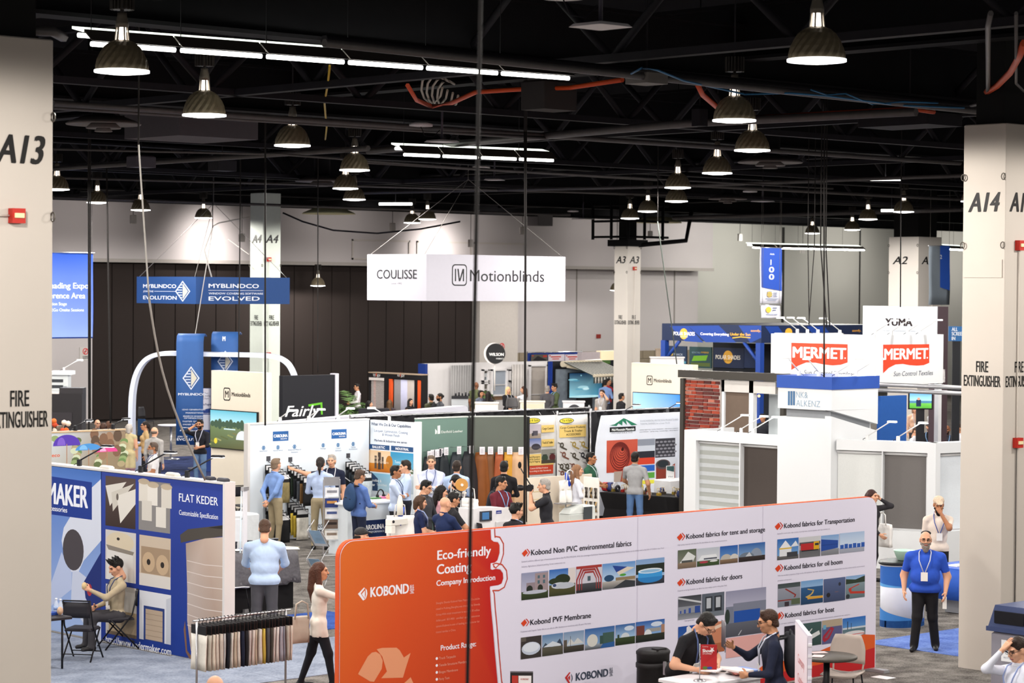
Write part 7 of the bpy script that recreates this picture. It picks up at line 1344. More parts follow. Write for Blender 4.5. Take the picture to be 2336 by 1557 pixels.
# ---- black mini booth with blinds
tj = AT(895,849,90); TJ = PX(tj.x); tb = base('blind_booth',(tj.x,tj.y,0),'black booth frame displaying white, grey and orange blinds','booth wall'); BKM = M('#1c1a1c',.6)
(a,zt),(b,_) = TJ.st(841,850),TJ.st(962,850); MB().slab(TJ,a,0,b,zt,-.3,-.1).build('back_wall',BKM,tb); zl = TJ.st(880,862)[1]; MB().slab(TJ,a,zl,b,zt,-.1,0).build('fascia',BKM,tb); MB().slab(TJ,a,zt,b,zt + .04,-.32,.02).build('top_trim',M('#b09a84',.5),tb)
for x0,x1 in ((841,843),(876,886),(945,951),(960,962)): s0,s1 = TJ.st(x0,900)[0],TJ.st(x1,900)[0]; MB().slab(TJ,s0,0,s1,zl,-.1,0).build('post',BKM,tb)
p = Print(TJ,.005)
for x0 in (851,906): p.text('TO',x0,858,x0 + 6,5.5,'#e8e8e8',.02); p.poly([(x0 + 7,859),(x0 + 6,853),(x0 + 9,849),(x0 + 8.5,855)],'#d8482a'); p.text('JOY',x0 + 9,859,x0 + 17,5.5,'#e8e8e8',.02)
p.build('lettering',tb)
for k in range(26): z = zl - .12 - k * .052; s0,s1 = TJ.st(845,900)[0],TJ.st(875,900)[0]; MB().slab(TJ,s0,z,s1,z + .03,-.08,-.04).build('blind_slat',M('#e0d4d0',.5),tb)
s0,s1 = TJ.st(842.5,862)[0],TJ.st(875.5,862)[0]; MB().slab(TJ,s0,zl - .1,s1,zl,-.1,.02).build('headrail',M('#e4dcd8',.5),tb); MB().slab(TJ,TJ.st(848,900)[0],.6,TJ.st(853,900)[0],zl - .1,-.095,-.085).build('orange_tape',M('#c84a1e',.6),tb)
def folds(pl,px0,px1,z0,z1,h_,parent,nm='curtain',d=.0,n=10):
    a,b = pl.st(px0,900)[0],pl.st(px1,900)[0]; MB().sheet([[pl.w(a + (b - a) * k / (n * 4),z,d + .04 * math.sin(k * math.pi / 2)) for k in range(n * 4 + 1)] for z in (z0,(z0 + z1) / 2,z1)],.008).build(nm,M(h_,.8),parent)
folds(TJ,886.5,894,.3,zl - .02,'#d0501e',tb,'orange_curtain',-.04,3); folds(TJ,952,959.5,.3,zl - .02,'#d0501e',tb,'orange_curtain',-.04,3)
for x0,x1,h_ in ((898,913,'#8d888a'),(913,928,'#c4c4dc'),(928,944,'#b4aaa4')): folds(TJ,x0,x1,.3,zl - .03,h_,tb,'vertical_blind',-.05,6)
# ---- white curtain booth with round black sign
wq = AT(964,828,93); WP_ = PY(wq.y); wb = base('curtain_booth',(wq.x + 2,wq.y,0),'white curtain booth with shelves and framed shades','booth wall'); zt = WP_.st(964,829)[1]; s0,s1 = WP_.st(964,900)[0],WP_.st(1252,900)[0]
MB().slab(WP_,s0,0,s1,zt,-.12,0).build('back_wall',M('#f0ecec',.6,var=.02),wb); MB().box(wq.x - .12,wq.y - .3,0,wq.x,wq.y + .12,zt).build('blue_end',M('#1f3c8c',.6),wb)
folds(WP_,1018,1068,.4,zt - .08,'#b0aeae',wb,'grey_curtain',.25,9); folds(WP_,1160,1193,.4,zt - .1,'#dcd6d2',wb,'white_curtain',.2,5)
def niche(px0,y0,px1,y1,h_,nm,d=.03):
    (a,z1),(b,z0) = WP_.st(px0,y0),WP_.st(px1,y1); o = MB(); 
    for c in ((a,z0,b,z0 + .06),(a,z1 - .06,b,z1),(a,z0,a + .06,z1),(b - .06,z0,b,z1)): o.slab(WP_,*c,0,.12)
    f_ = o.build('window_casing',M('#f2eeee',.5),wb); MB().slab(WP_,a + .06,z0 + .06,b - .06,z1 - .06,.0,d).build(nm,M(h_,.7),f_); MB().slab(WP_,a + .06,(z0 * .6 + z1 * .4),b - .06,(z0 * .6 + z1 * .4) + .04,d,d + .04).build('rail',M('#d8d4d4',.5),f_)
niche(1098,842,1112,870,'#5a5450','shelf_back'); niche(1098,872,1112,900,'#6a645c','shelf_back'); niche(1118,842,1154,902,'#a4acb8','grey_shade'); niche(1160,842,1176,870,'#5a5450','shelf_back'); niche(1205,832,1244,945,'#c4bab2','beige_shade')
p = Print(WP_,.05); p.rect(1100,851,1109,868,'#c8ccd0'); p.ell(1104,862,3,5,'#6a7076'); p.rect(1161,849,1172,866,'#c8ccd0'); p.ell(1166,860,3,5,'#6a7076'); p.rect(1119,903,1146,911,'#8a6c54')
for k in range(9): p.ell(1165 + (k % 3) * 2.8,884 + (k // 3) * 3,.9,.9,'#5a5a5c',8)
p.build('printed_details',wb)
wr_ = AT(1130,806,91); WR = Plane((wr_.x,wr_.y),(_r0.x,_r0.y)); rs = base('round_sign',(wr_.x,wr_.y,wr_.z - .34),'round black fabric sign with white rim over the curtain booth','sign'); c_ = (WR.st(1130,806)); 
def disc(r,d0,d1,off=0.0): r *= 1.14; return [(c_[0] + off + r * math.cos(R(10 * k)),c_[1] + r * 1.05 * math.sin(R(10 * k))) for k in range(36)]
outline(WR,disc(.34,0,0,-.05),-.16,-.02).build('white_rim',M('#e8e0dc',.5),rs); outline(WR,disc(.32,0,0,.01),-.02,.02).build('black_face',M('#18181a',.25),rs); p = Print(WR,.024); p.text('WILSON',1116,811,1149,6.5,'#f0f0f0',.03); p.text('FABRICS',1132,819,1149,3,'#e0e0e0',.02); p.build('lettering',rs)
MB().tube([WR.w(c_[0] - .02,c_[1] - .35,-.08),WR.w(c_[0] - .02,max(0,c_[1] - 1.4),-.08)],.03,8).build('post',M('#e8e0dc',.5),rs)
# ---- awning booth with big screen
aq = AT(1260,830,95); AWP = PY(aq.y); ab = base('awning_booth',(aq.x + 2,aq.y,0),'booth with white brick print wall and blue side drape','booth wall'); s0,s1 = AWP.st(1256,900)[0],AWP.st(1412,900)[0]; za = AWP.st(1256,824)[1]
MB().slab(AWP,s0,0,s1,za,-.2,-.1).build('dark_wall',M('#1c1e24',.7),ab); MB().slab(AWP,AWP.st(1271,900)[0],0,AWP.st(1362,900)[0],AWP.st(1271,842)[1],-.1,0).build('brick_print_wall',M('#8d98a4',.7,var=.35,scale=6),ab); folds(AWP,1248,1258,0.05,za,'#1c3c94',ab,'blue_drape',.05,3); MB().slab(AWP,AWP.st(1360,900)[0],AWP.st(1360,830)[1],AWP.st(1392,900)[0],za,-.08,.0).build('grass_panel',M('#4a6a34',.9,var=.4,scale=30),ab)
(a,z1),(b,z0) = AWP.st(1285,849),AWP.st(1361,905); tv = base('large_screen',AWP.w((a + b) / 2,z0,.3),'large screen showing a night cloud picture','screen'); MB().slab(AWP,a,z0,b,z1,.25,.32).build('bezel',M('#121316',.3),tv); MB().slab(AWP,(a + b) / 2 - .4,0,(a + b) / 2 + .4,z0,.2,.3).build('stand',DKL,tv)
p = Print(AWP,.325); p.polym([(a + .03,z0 + .03),(b - .03,z0 + .03),(b - .03,z1 - .03),(a + .03,z1 - .03)],['#8ac4d4','#2a7a9c','#122844','#16385a'])
for k,(x,y,r1,r2,h_) in enumerate(((.42,.42,.16,.06,'#9cc8d4'),(.5,.36,.1,.05,'#b8dce4'),(.3,.35,.12,.03,'#5a9cb4'),(.12,.72,.14,.04,'#7ab4c4'),(.22,.68,.1,.025,'#4a8aa4'),(.5,.06,.5,.05,'#a8d4de'),(.36,.88,.02,.03,'#8ac0d0'))): p.ellm(a + (b - a) * x,z0 + (z1 - z0) * y,(b - a) * r1,(z1 - z0) * r2,h_,18)
p.build('screen_image',tv,.7)
awn = base('striped_awning',AWP.w(AWP.st(1320,830)[0],AWP.st(1320,830)[1],.2),'extended striped awning with cream cassette above the screen','awning'); c0,c1 = AWP.st(1276,900)[0],AWP.st(1403,900)[0]; zc = AWP.st(1276,830)[1]
MB().tube([AWP.w(c0,zc,.15),AWP.w(c1 - 1.0,zc + .05,.15)],.12,12).build('cassette',M('#dcd0b8',.5),awn)
e0,e1 = c0 - .25,c1 - 1.3; zo = zc - .42; nst = 26
for k in range(nst):
    u0,u1 = k / nst,(k + 1) / nst; m_ = M('#e4e0d8' if k % 2 else '#4c5652',.8); s00,s01 = c0 + (c1 - 1.0 - c0) * u0,c0 + (c1 - 1.0 - c0) * u1; s10,s11 = s00,s01
    A,B,C_,D = AWP.w(s00,zc + .08,.2),AWP.w(s01,zc + .08,.2),AWP.w(s11,zo,1.9),AWP.w(s10,zo,1.9); MB().sheet([[A,B],[D,C_]],.012).build('stripe',m_,awn); MB().sheet([[D,C_],[D - Vector((0,0,.28)),C_ - Vector((0,0,.28 if k % 2 else .26))]],.01).build('valance_stripe',m_,awn)
MB().tube([AWP.w(c0,zo + .02,1.92),AWP.w(c1 - 1.0,zo + .02,1.92)],.06,8).build('front_bar',M('#dcd0b8',.5),awn); MB().tube([AWP.w(c0 + .2,zc - .1,.2),AWP.w(c0 + .9,zc - .28,1.1),AWP.w(c0 + .5,zo,1.85)],.05,8).build('folding_arm',M('#dcd0b8',.5),awn)
# posters and light box behind
rp_ = AT(1260,812,101); RPP = PY(rp_.y); bd = drape(RPP,RPP.st(1204,810)[0],RPP.st(1328,810)[0],RPP.st(1260,803)[1],'blue drape behind the far posters',M('#1d3888',.8))
for i,(x0,x1,h_,l) in enumerate(((1207,1243,'#5a564e','far poster with dark roof picture'),(1246,1282,'#d8d0dc','far white poster with red heading, middle'),(1284,1319,'#d8d0dc','far white poster with red heading, right'))):
    def fa(p,x0=x0,x1=x1,i=i):
        if i == 0: p.poly([(x0 + 2,822),(x0 + 14,811),(x1 - 2,820),(x1 - 2,823)],'#26242a'); p.rect(x1 - 10,810,x1 - 1,814,'#b83a34')
        else: p.rect(x0 + 5,812,x1 - 8,814.5,'#c8544c'); p.rect(x0 + 8,817,x1 - 12,819,'#c8544c')
        p.ell(x0 + 3,811,1.6,1.6,'#c83a2c',10)
    plaque('wall_poster',RPP,x0,808,x1,830,h_,fa,l,'poster',.03,.12)
lb = AT(1360,805,100); LBP = PY(lb.y); lbx = base('light_box',LBP.w(LBP.st(1385,815)[0],0),'cream backlit header of a far booth','booth wall'); MB().slab(LBP,LBP.st(1372,810)[0],0,LBP.st(1408,810)[0],LBP.st(1372,800)[1],-.3,0).build('header',EM('#f4e4bc',.5),lbx); MB().slab(LBP,LBP.st(1329,810)[0],0,LBP.st(1371,810)[0],LBP.st(1340,803)[1],-.3,-.05).build('grey_wall',M('#c4b8bc',.6),lbx)
# ---- navy canopy stand
nq = AT(1737,742,80); NX = PX(nq.x); NY = PY(nq.y); cn_ = base('canopy_stand',(nq.x,nq.y + 2,0),'navy canopy stand with orange sun logos','stand'); NVY = M('#182544',.6,var=.03); zt = NX.st(1737,742)[1]; zb = NX.st(1737,782)[1]; yl = -NX.st(1510,760)[0]; xr = NY.st(2010,760)[0]
MB().box(nq.x,nq.y,zb,nq.x + .1,yl,zt).build('fascia_left',NVY,cn_); MB().box(nq.x + .101,nq.y,zb,xr,nq.y + .1,zt).build('fascia_right',NVY,cn_); MB().box(nq.x + .101,nq.y + .101,zt - .1,xr,yl,zt).build('roof',M('#2a2c34',.6),cn_)
for (x,y) in ((nq.x + .05,yl - .1),(nq.x + .05,nq.y + .1)):
    MB().box(x - .1,y - .1,0,x + .1,y + .1,zb).build('post',M('#1f3f8c',.5),cn_); d = -1 if y > nq.y + 1 else 1; MB().tube([(x,y,zb - .7),(x,y + d * .7,zb)],.06,6).build('brace',M('#1f3f8c',.5),cn_)
p = Print(NX,.005)
for L in (((1528,743),(1570,743),(1605,781),(1563,778)),((1570,743),(1640,742),(1680,781),(1610,780)),((1685,742),(1737,742),(1737,770),(1712,782))): p.poly(L,'#1f3f8c')
p.ell(1560,761,9,12.5,'#e0a83c'); p.text('POLAR SHADES',1537,764,1585,8,'#f0f0f0',.015); p.text('sun control',1552,768.5,1569,2.6,'#f0f0f0',.01); p.text('Covering Everything',1598,763.5,1663,5.6,'#f0f0f4',.025); p.text('Under the Sun',1666,764.5,1712,6,'#e8b43c',.025); p.line([(1671,770.5),(1690,768),(1712,770)],.03,'#e8b43c'); p.text('somfy.',1713,756,1736,5,'#e8a83c',.03); p.build('printed_fascia',cn_)
p = Print(NY,.005); p.ell(1799,757,8,9,'#e0a83c'); p.text('somfy.',1944,756,1964,5,'#e8a83c',.03)
for L in (((1745,744),(1775,744),(1800,778),(1770,780)),((1840,744),(1880,744),(1905,775),(1865,777))): p.poly(L,'#1f3f8c')
p.build('printed_fascia',cn_)
bx = nq.x + 2.6; BXP = PX(bx)
for i,(x0,y0,x1,y1,h_,l) in enumerate(((1519,788,1568,830,'#243450','dark blue awning poster under the canopy, left'),(1575,790,1625,840,'#2c4a4c','green awning poster under the canopy'),(1630,792,1699,840,'#182544','navy orange sun panel under the canopy'),(1700,793,1740,840,'#1c2c50','navy text panel under the canopy'))):
    def fa(p,i=i):
        if i == 0: p.text('ZIPPER',1523,810,1538,4.5,'#e8c83c',.02); p.text('TRACK',1539,810,1560,4.5,'#b0b8c4',.02); p.rect(1524,812,1562,816,'#24489c'); p.rect(1520,822,1567,829,'#4a8aa0')
        elif i == 1: p.text('RETRACTABLE',1581,805,1600,3.5,'#8aa0b0',.01); p.text('AWNINGS',1601,805,1619,3.5,'#d8a83c',.02); p.rect(1588,807,1612,811,'#243c74'); p.poly([(1585,811),(1617,810),(1613,822),(1580,823)],'#7ab830'); p.rect(1578,826,1622,836,'#5a6a34')
        elif i == 2: p.ell(1663,814,11,15,'#e0a83c'); p.text('POLAR SHADES',1635,818,1691,9,'#f0e8d8',.015); p.text('sun control',1652,823,1674,3,'#2a2a2a',.01)
        else: p.text('Best',1719,815,1733,6,'#dfe4ee',.02); p.text('Best',1724,806,1734,5,'#8a94a8',0)
    plaque('canopy_poster',BXP,x0,y0,x1,y1,h_,fa,l,'poster',.05)
MB().box(bx + .001,nq.y + .15,0,bx + .15,yl,zb - .1).build('back_wall',M('#12161f',.7),cn_)
# ---- rear black wall with big italic lettering and palms
fq = AT(700,858,63); FPn = PY(fq.y); fb = base('booth_wall',(fq.x,fq.y,0),'black wall with white italic name and green corner right of column A4','booth wall'); (a,zt),(b,_) = FPn.st(645,857),FPn.st(764,857); MB().slab(FPn,a,0,b,zt,-.15,0).build('panel',M('#1c1c22',.6),fb); MB().slab(FPn,b,0,b + .1,zt + .03,-.2,.04).build('end_post',M('#dcd8e4',.5),fb)
p = Print(FPn,.005); p.text('Fairly',650,950,730,24,'#f0f0f4',.02,.3); p.poly([(703,922),(735,917),(736,945),(732,945),(731,922),(704,927)],'#6ac030'); p.build('lettering',fb)
def palm(px,py,dep,label,n=16,r=.75,zb=0.0):
    q = AT(px,py,dep); q.z = 0; t = base('potted_palm',q,label,'plant'); MB().lathe([(.14,0),(.18,.35),(.16,.36)],q,16).build('pot',M('#3a3230',.5),t); top = .5; rn = random.Random(px)
    for k in range(5): MB().tube([q + Vector((0,0,.3)),q + Vector((rn.uniform(-.1,.1),rn.uniform(-.1,.1),1.0))],.014,5).build('stem',M('#4a5a2c',.7),t)
    for k in range(n):
        a = rn.uniform(0,6.28); L = r * rn.uniform(.7,1.15); up = rn.uniform(.5,1.2); z0 = rn.uniform(.6,1.1); sp = [q + Vector((math.cos(a) * L * u,math.sin(a) * L * u,z0 + up * u * 1.2 - 1.0 * u * u)) for u in np.linspace(0,1,7)]; m_ = MB(); m_.tube(sp,.006,4)
        side = Vector((-math.sin(a),math.cos(a),0))
        for i in range(1,7):
            for s in (-1,1):
                d = (sp[i] - sp[i - 1]).normalized(); w_ = .28 * (1.1 - i / 8); e = sp[i] + side * (s * w_) + d * .16 - Vector((0,0,.07)); m_.add([sp[i] - d * .03,sp[i] + d * .03,e],[(0,1,2)]); m_.add([sp[i] - d * .1,sp[i] - d * .05,e - d * .09],[(0,1,2)])
        m_.build('frond',M(('#4a6a34','#5c7a44','#3c5a2c')[k % 3],.6),t)
palm(797,945,87,'bushy green potted palm beside the man in white shirt',24,1.15); palm(1106,900,91,'small potted palm by the curtain booth shelf',10,.5)
# ---- low white counters, boxes in front of the far booths
def cube_(px0,y0,px1,y1,dep,name,label,cat,h_,art=None,z0=None):
    q = AT((px0 + px1) / 2,y0,dep); pl = Plane((q.x,q.y),(_r0.x,_r0.y)); (a,zt),(b,zb) = pl.st(px0,y0),pl.st(px1,y1); zb = 0 if z0 is None else zb
    t = base(name,pl.w((a + b) / 2,zb),label,cat); MB().slab(pl,a,zb,b,zt,-.5,0).build('body',M(h_,.5),t); MB().slab(pl,a - .03,zt,b + .03,zt + .04,-.53,.03).build('top',M(h_,.4),t)
    if art: p = Print(pl,.004); art(p); p.build('printed_face',t)
cube_(1083,920,1136,948,85,'white_counter','white counter with shade cassette left of the blond woman','counter','#ece6de'); cube_(1187,917,1242,948,84,'slatted_counter','white counter with cream slatted front','counter','#ece4d4',lambda p: [p.rect(1190,922 + 3 * k,1240,923.6 + 3 * k,'#d8bc90') for k in range(7)])
cube_(1285,917,1333,950,85,'white_counter','white counter with black half-round front below the screen','counter','#e4e2e6',lambda p: p.ell(1310,942,17,20,'#3a3a40',20,0,180))
sf = AT(830,935,83); SFP = Plane((sf.x,sf.y),(_r0.x,_r0.y)); so = base('lounge_sofa',(sf.x,sf.y,0),'low dark sofa back in front of the blind booth','sofa'); (a,zt),(b,_) = SFP.st(818,931),SFP.st(888,931); MB().slab(SFP,a,.1,b,zt,-.2,0).build('backrest',M('#2a2a30',.8),so); MB().slab(SFP,a,.1,b,.45,0,.5).build('seat',M('#2a2a30',.8),so); MB().slab(SFP,a,0,b,.1,-.15,.45).build('plinth',DKL,so)
lq = AT(850,945,58); LQP = P2((AT(640,958,52).x,AT(640,958,52).y),(AT(1066,935,60).x,AT(1066,935,60).y)); lw_ = base('low_partition',(lq.x,lq.y,0),'long white low partition with rounded end behind the swatch booth','partition'); (a,z1),(b,z2) = LQP.st(590,962),LQP.st(1068,936)
outline(LQP,rrect(a,0,b,LQP.st(850,944)[1],.15,('tr','tl')),-.3,0).build('panel',M('#d6d6e2',.6,var=.02),lw_)
q = G(1172,944,.8); shell_chair((q.x,q.y,0),face_to(q,20),'grey moulded chair below the blond woman',M('#5c5a5c',.6),.9)
gt = AT(1055,905,88); gb = base('glass_case',(gt.x,gt.y,0),'glass display case with black models on top','display case'); GTP = Plane((gt.x,gt.y),(_r0.x,_r0.y)); (a,zt),(b,_) = GTP.st(1030,903),GTP.st(1068,903); MB().slab(GTP,a,0,b,zt - .1,-.4,0).build('glass_body',GLASS(),gb); MB().slab(GTP,a,zt - .1,b,zt,-.42,.02).build('top_frame',DKL,gb)
for k in range(5): u = GTP.w(a + .15 + .12 * k,zt,-.2); MB().tube([u,u + Vector((0,0,.1 + .03 * (k % 2)))],.03,6).build('model',DKL,gb)
cube_(1497,797,1520,812,95,'stone_panel','pale stone texture panel left of the navy canopy','panel board','#c4b09c'); cube_(1485,816,1560,840,82,'white_partition','white partition below the navy canopy','partition','#d4d0d0')
# ================================================================ people
def nets(field,org,h):
    """surface nets: one vertex per crossed cell, quads across crossed edges"""
    F_ = field; ins = F_ < 0
    nx,ny,nz = F_.shape
    c = [ins[dx:nx - 1 + dx,dy:ny - 1 + dy,dz:nz - 1 + dz] for dx in (0,1) for dy in (0,1) for dz in (0,1)]
    s = sum(a.astype(np.int8) for a in c); act = (s > 0) & (s < 8)
    idx = -np.ones(act.shape,np.int64); ijk = np.argwhere(act); idx[act] = np.arange(len(ijk))
    P = np.zeros((len(ijk),3)); cnt = np.zeros(len(ijk))
    offs = [(dx,dy,dz) for dx in (0,1) for dy in (0,1) for dz in (0,1)]
    val = {o: F_[ijk[:,0] + o[0],ijk[:,1] + o[1],ijk[:,2] + o[2]] for o in offs}
    for a in offs:
        for ax in range(3):
            if a[ax] == 0:
                b = list(a); b[ax] = 1; b = tuple(b); va,vb = val[a],val[b]; m_ = (va < 0) != (vb < 0)
                t = np.where(m_,va / np.where(va - vb == 0,1,va - vb),0); q = np.tile(np.array(a,float),(len(ijk),1)); q[:,ax] = t
                P[m_] += q[m_]; cnt[m_] += 1
    P = (P / cnt[:,None] + ijk) * h + np.array(org)
    Q = []
    for ax in range(3):
        sl0 = [slice(None)] * 3; sl1 = [slice(None)] * 3; sl0[ax] = slice(0,-1); sl1[ax] = slice(1,None)
        A,B = ins[tuple(sl0)],ins[tuple(sl1)]; u,v = (ax + 1) % 3,(ax + 2) % 3
        for flip in (False,True):
            e = np.argwhere((~A & B) if flip else (A & ~B))
            e = e[(e[:,u] > 0) & (e[:,v] > 0) & (e[:,u] < F_.shape[u] - 1) & (e[:,v] < F_.shape[v] - 1)]
            cs = []
            for du,dv in ((0,0),(1,0),(1,1),(0,1)):
                k = e.copy(); k[:,u] -= du; k[:,v] -= dv; cs.append(idx[k[:,0],k[:,1],k[:,2]])
            q = np.stack(cs,1)
            if flip: q = q[:,::-1]
            Q.append(q)
    Q = np.concatenate(Q); Q = Q[(Q >= 0).all(1)]
    return P,Q[:,::-1] if False else Q
def d_caps(p,a,b,ra,rb):
    a = np.array(a,float); b = np.array(b,float); ab = b - a; L2 = max(1e-9,ab.dot(ab))
    t = np.clip(((p - a) @ ab) / L2,0,1); return np.linalg.norm(p - a - t[...,None] * ab,axis=-1) - (ra + (rb - ra) * t)
def d_ell(p,c,r,rot=None):
    q = p - np.array(c,float)
    if rot is not None: q = q @ rot
    r = np.array(r,float); k0 = np.linalg.norm(q / r,axis=-1); k1 = np.linalg.norm(q / r ** 2,axis=-1); return k0 * (k0 - 1) / np.maximum(k1,1e-6)
def prim_d(p,pr): return d_caps(p,*pr[1:5]) if pr[0] == 'c' else d_ell(p,*pr[1:4])
def prim_box(pr,pad):
    if pr[0] == 'c':
        a,b = np.array(pr[1]),np.array(pr[2]); r = max(pr[3],pr[4]) + pad; return np.minimum(a,b) - r,np.maximum(a,b) + r
    r = max(pr[2]) + pad; return np.array(pr[1]) - r,np.array(pr[1]) + r
def solid(prims,h,k=.03,subs=(),pad=.05):
    lo = np.min([prim_box(q,pad)[0] for q in prims],0); hi = np.max([prim_box(q,pad)[1] for q in prims],0)
    n = np.ceil((hi - lo) / h).astype(int) + 1; F_ = np.full(n,.2,np.float32)
    ax = [lo[i] + h * np.arange(n[i]) for i in range(3)]
    def region(q,pd):
        a,b = prim_box(q,pd); i0 = np.clip(((a - lo) / h).astype(int),0,n - 1); i1 = np.clip(np.ceil((b - lo) / h).astype(int) + 1,1,n)
        g = np.stack(np.meshgrid(*[ax[j][i0[j]:i1[j]] for j in range(3)],indexing='ij'),-1); return tuple(slice(i0[j],i1[j]) for j in range(3)),g
    for q in prims:
        sl,g = region(q,.1); d = prim_d(g,q); f = F_[sl]; kk = q[-1] if isinstance(q[-1],float) and len(q) > (5 if q[0] == 'c' else 4) else k
        hh = np.clip(.5 + .5 * (f - d) / kk,0,1); F_[sl] = f + (d - f) * hh - kk * hh * (1 - hh)
    for q in subs:
        sl,g = region(q,.06); d = -prim_d(g,q); f = F_[sl]; kk = .012
        hh = np.clip(.5 - .5 * (f - d) / kk,0,1); F_[sl] = f + (d - f) * hh + kk * hh * (1 - hh)
    return nets(F_,lo,h)
# ---- head, in metres, centre of skull at 0, +y forward
def _head():
    pr = [('e',(0,-.012,.03),(.077,.098,.092)),('e',(0,.03,-.04),(.058,.062,.078)),('c',(0,.07,-.085),(0,.05,-.09),.024,.03),
          ('c',(0,.092,.012),(0,.113,-.022),.011,.016,.012),('c',(-.032,.08,.03),(.032,.08,.03),.02,.02),('c',(-.016,.093,-.062),(.016,.093,-.062),.011,.011,.012),
          ('c',(0,-.02,-.06),(0,-.03,-.16),.054,.058),('e',(.079,-.008,-.005),(.012,.024,.034)),('e',(-.079,-.008,-.005),(.012,.024,.034)),
          ('c',(-.045,.06,-.02),(-.03,.075,-.03),.022,.02),('c',(.045,.06,-.02),(.03,.075,-.03),.022,.02)]
    P,Q = solid(pr,.0075,.02,[('e',(.032,.1,.008),(.019,.017,.012)),('e',(-.032,.1,.008),(.019,.017,.012))])
    C = P[Q].mean(1); mat = np.zeros(len(Q),int); ax_ = np.abs(C[:,0])
    mat[(C[:,1] > .05) & (np.abs(C[:,2] - .031) < .007) & (ax_ > .014) & (ax_ < .052)] = 1
    mat[(C[:,1] > .07) & (np.abs(C[:,2] - .008) < .007) & (np.abs(ax_ - .032) < .013)] = 2
    mat[(C[:,1] > .08) & (np.abs(C[:,2] + .062) < .009) & (ax_ < .026)] = 3
    beard = (C[:,2] < -.035) & (C[:,1] > .0) & (C[:,2] > -.13) & (mat != 3) & ~((C[:,1] > .1) & (C[:,2] > -.045))
    return P,Q,mat,beard
HEAD_T = _head()
def _hair(style):
    cap_ = [('e',(0,-.022,.044),(.086,.102,.094))]; cut = [('e',(0,.15,-.03),(.12,.1,.1)),('e',(0,.03,-.13),(.12,.14,.11))]
    if style in ('short','grey'): pr = cap_ + [('c',(-.04,.038,.108),(.045,.038,.112),.026,.024),('e',(0,-.058,-.035),(.074,.056,.075))]
    elif style == 'spiky':
        pr = cap_ + [('c',(x,y,.1),(x * 1.5,y * 1.2 + .01,.155),.022,.008) for x in (-.05,-.02,.02,.05) for y in (-.06,-.02,.03,.06)]
    elif style == 'bun': pr = cap_ + [('e',(0,-.125,.03),(.04,.04,.042)),('e',(0,-.06,-.02),(.07,.05,.05))]
    elif style == 'pony': pr = cap_ + [('e',(0,-.07,-.01),(.074,.05,.06)),('c',(0,-.125,.02),(0,-.14,-.09),.034,.03),('c',(0,-.14,-.09),(0,-.12,-.2),.03,.012)]
    elif style == 'bob': pr = cap_ + [('c',(s * .07,-.02,.03),(s * .076,.02,-.09),.04,.034) for s in (-1,1)] + [('c',(0,-.07,.0),(0,-.075,-.1),.075,.055),('c',(-.04,.055,.1),(.05,.05,.095),.028,.028)]
    elif style == 'long': pr = cap_ + [('c',(s * .072,-.03,.03),(s * .085,-.01,-.16),.042,.04) for s in (-1,1)] + [('c',(s * .085,-.01,-.16),(s * .07,.02,-.3),.04,.014) for s in (-1,1)] + [('c',(0,-.08,.0),(0,-.105,-.24),.078,.07),('c',(0,-.105,-.24),(.01,-.11,-.42),.07,.02)]
    elif style == 'fringe': pr = [('e',(0,-.03,.0),(.088,.095,.05))]; cut = [('e',(0,.1,.0),(.12,.11,.12)),('e',(0,-.02,.08),(.075,.09,.07))]
    elif style == 'cap':
        pr = [('e',(0,-.01,.068),(.092,.108,.085)),('c',(-.04,.1,.07),(.04,.1,.07),.018,.018),('c',(-.045,.135,.062),(.045,.135,.062),.012,.012),('c',(-.03,.165,.056),(.03,.165,.056),.009,.009)]
        cut = [('e',(0,.02,-.09),(.16,.2,.142))]
    elif style == 'disc': pr = [('e',(0,-.05,.1),(.06,.06,.035))]; cut = []
    else: return None
    if style in ('bob','long'): cut = [('e',(0,.14,-.05),(.058,.12,.13))]
    return solid(pr,.0085,.02,cut)
HAIR_T = {}
def hair_t(st):
    if st not in HAIR_T: HAIR_T[st] = _hair(st)
    return HAIR_T[st]
# ---- hand: wrist at 0, fingers along -z, palm towards -x for the left hand (mirrored for the right)
def _hand(kind):
    curl = {'relax': 30,'grip': 78,'flat': 8}[kind]
    pr = [('c',(0,.0,.01),(0,0,-.02),.026,.028),('c',(0,-.018,-.03),(0,-.026,-.085),.019,.016),('c',(0,.0,-.03),(0,0,-.09),.019,.017),('c',(0,.018,-.03),(0,.024,-.085),.019,.016)]
    for i,(y,L) in enumerate(((.032,.07),(.011,.08),(-.011,.075),(-.031,.06))):
        p = np.array((0,y * .95,-.088)); a = R(curl * .4); 
        for j,l in enumerate((L * .45,L * .32,L * .23)):
            q = p + l * np.array((-math.sin(a),y * .12,-math.cos(a))); pr.append(('c',tuple(p),tuple(q),.0092 - .0007 * j,.0086 - .0007 * j,.004)); p = q; a += R(curl * .75)
    t0 = np.array((-.008,.026,-.028)); t1 = t0 + np.array((-.018,.03,-.028)); t2 = t1 + np.array((-.018 if kind == 'grip' else -.008,.008 if kind == 'grip' else .016,-.03))
    pr += [('c',tuple(t0),tuple(t1),.014,.011,.008),('c',tuple(t1),tuple(t2),.0105,.009,.005)]
    return solid(pr,.0066,.008,pad=.02)
HAND_T = {k: _hand(k) for k in ('relax','grip','flat')}
EYE = None
def rotm(rx=0,ry=0,rz=0): return np.array((Matrix.Rotation(rz,3,'Z') @ Matrix.Rotation(rx,3,'X') @ Matrix.Rotation(ry,3,'Y')))
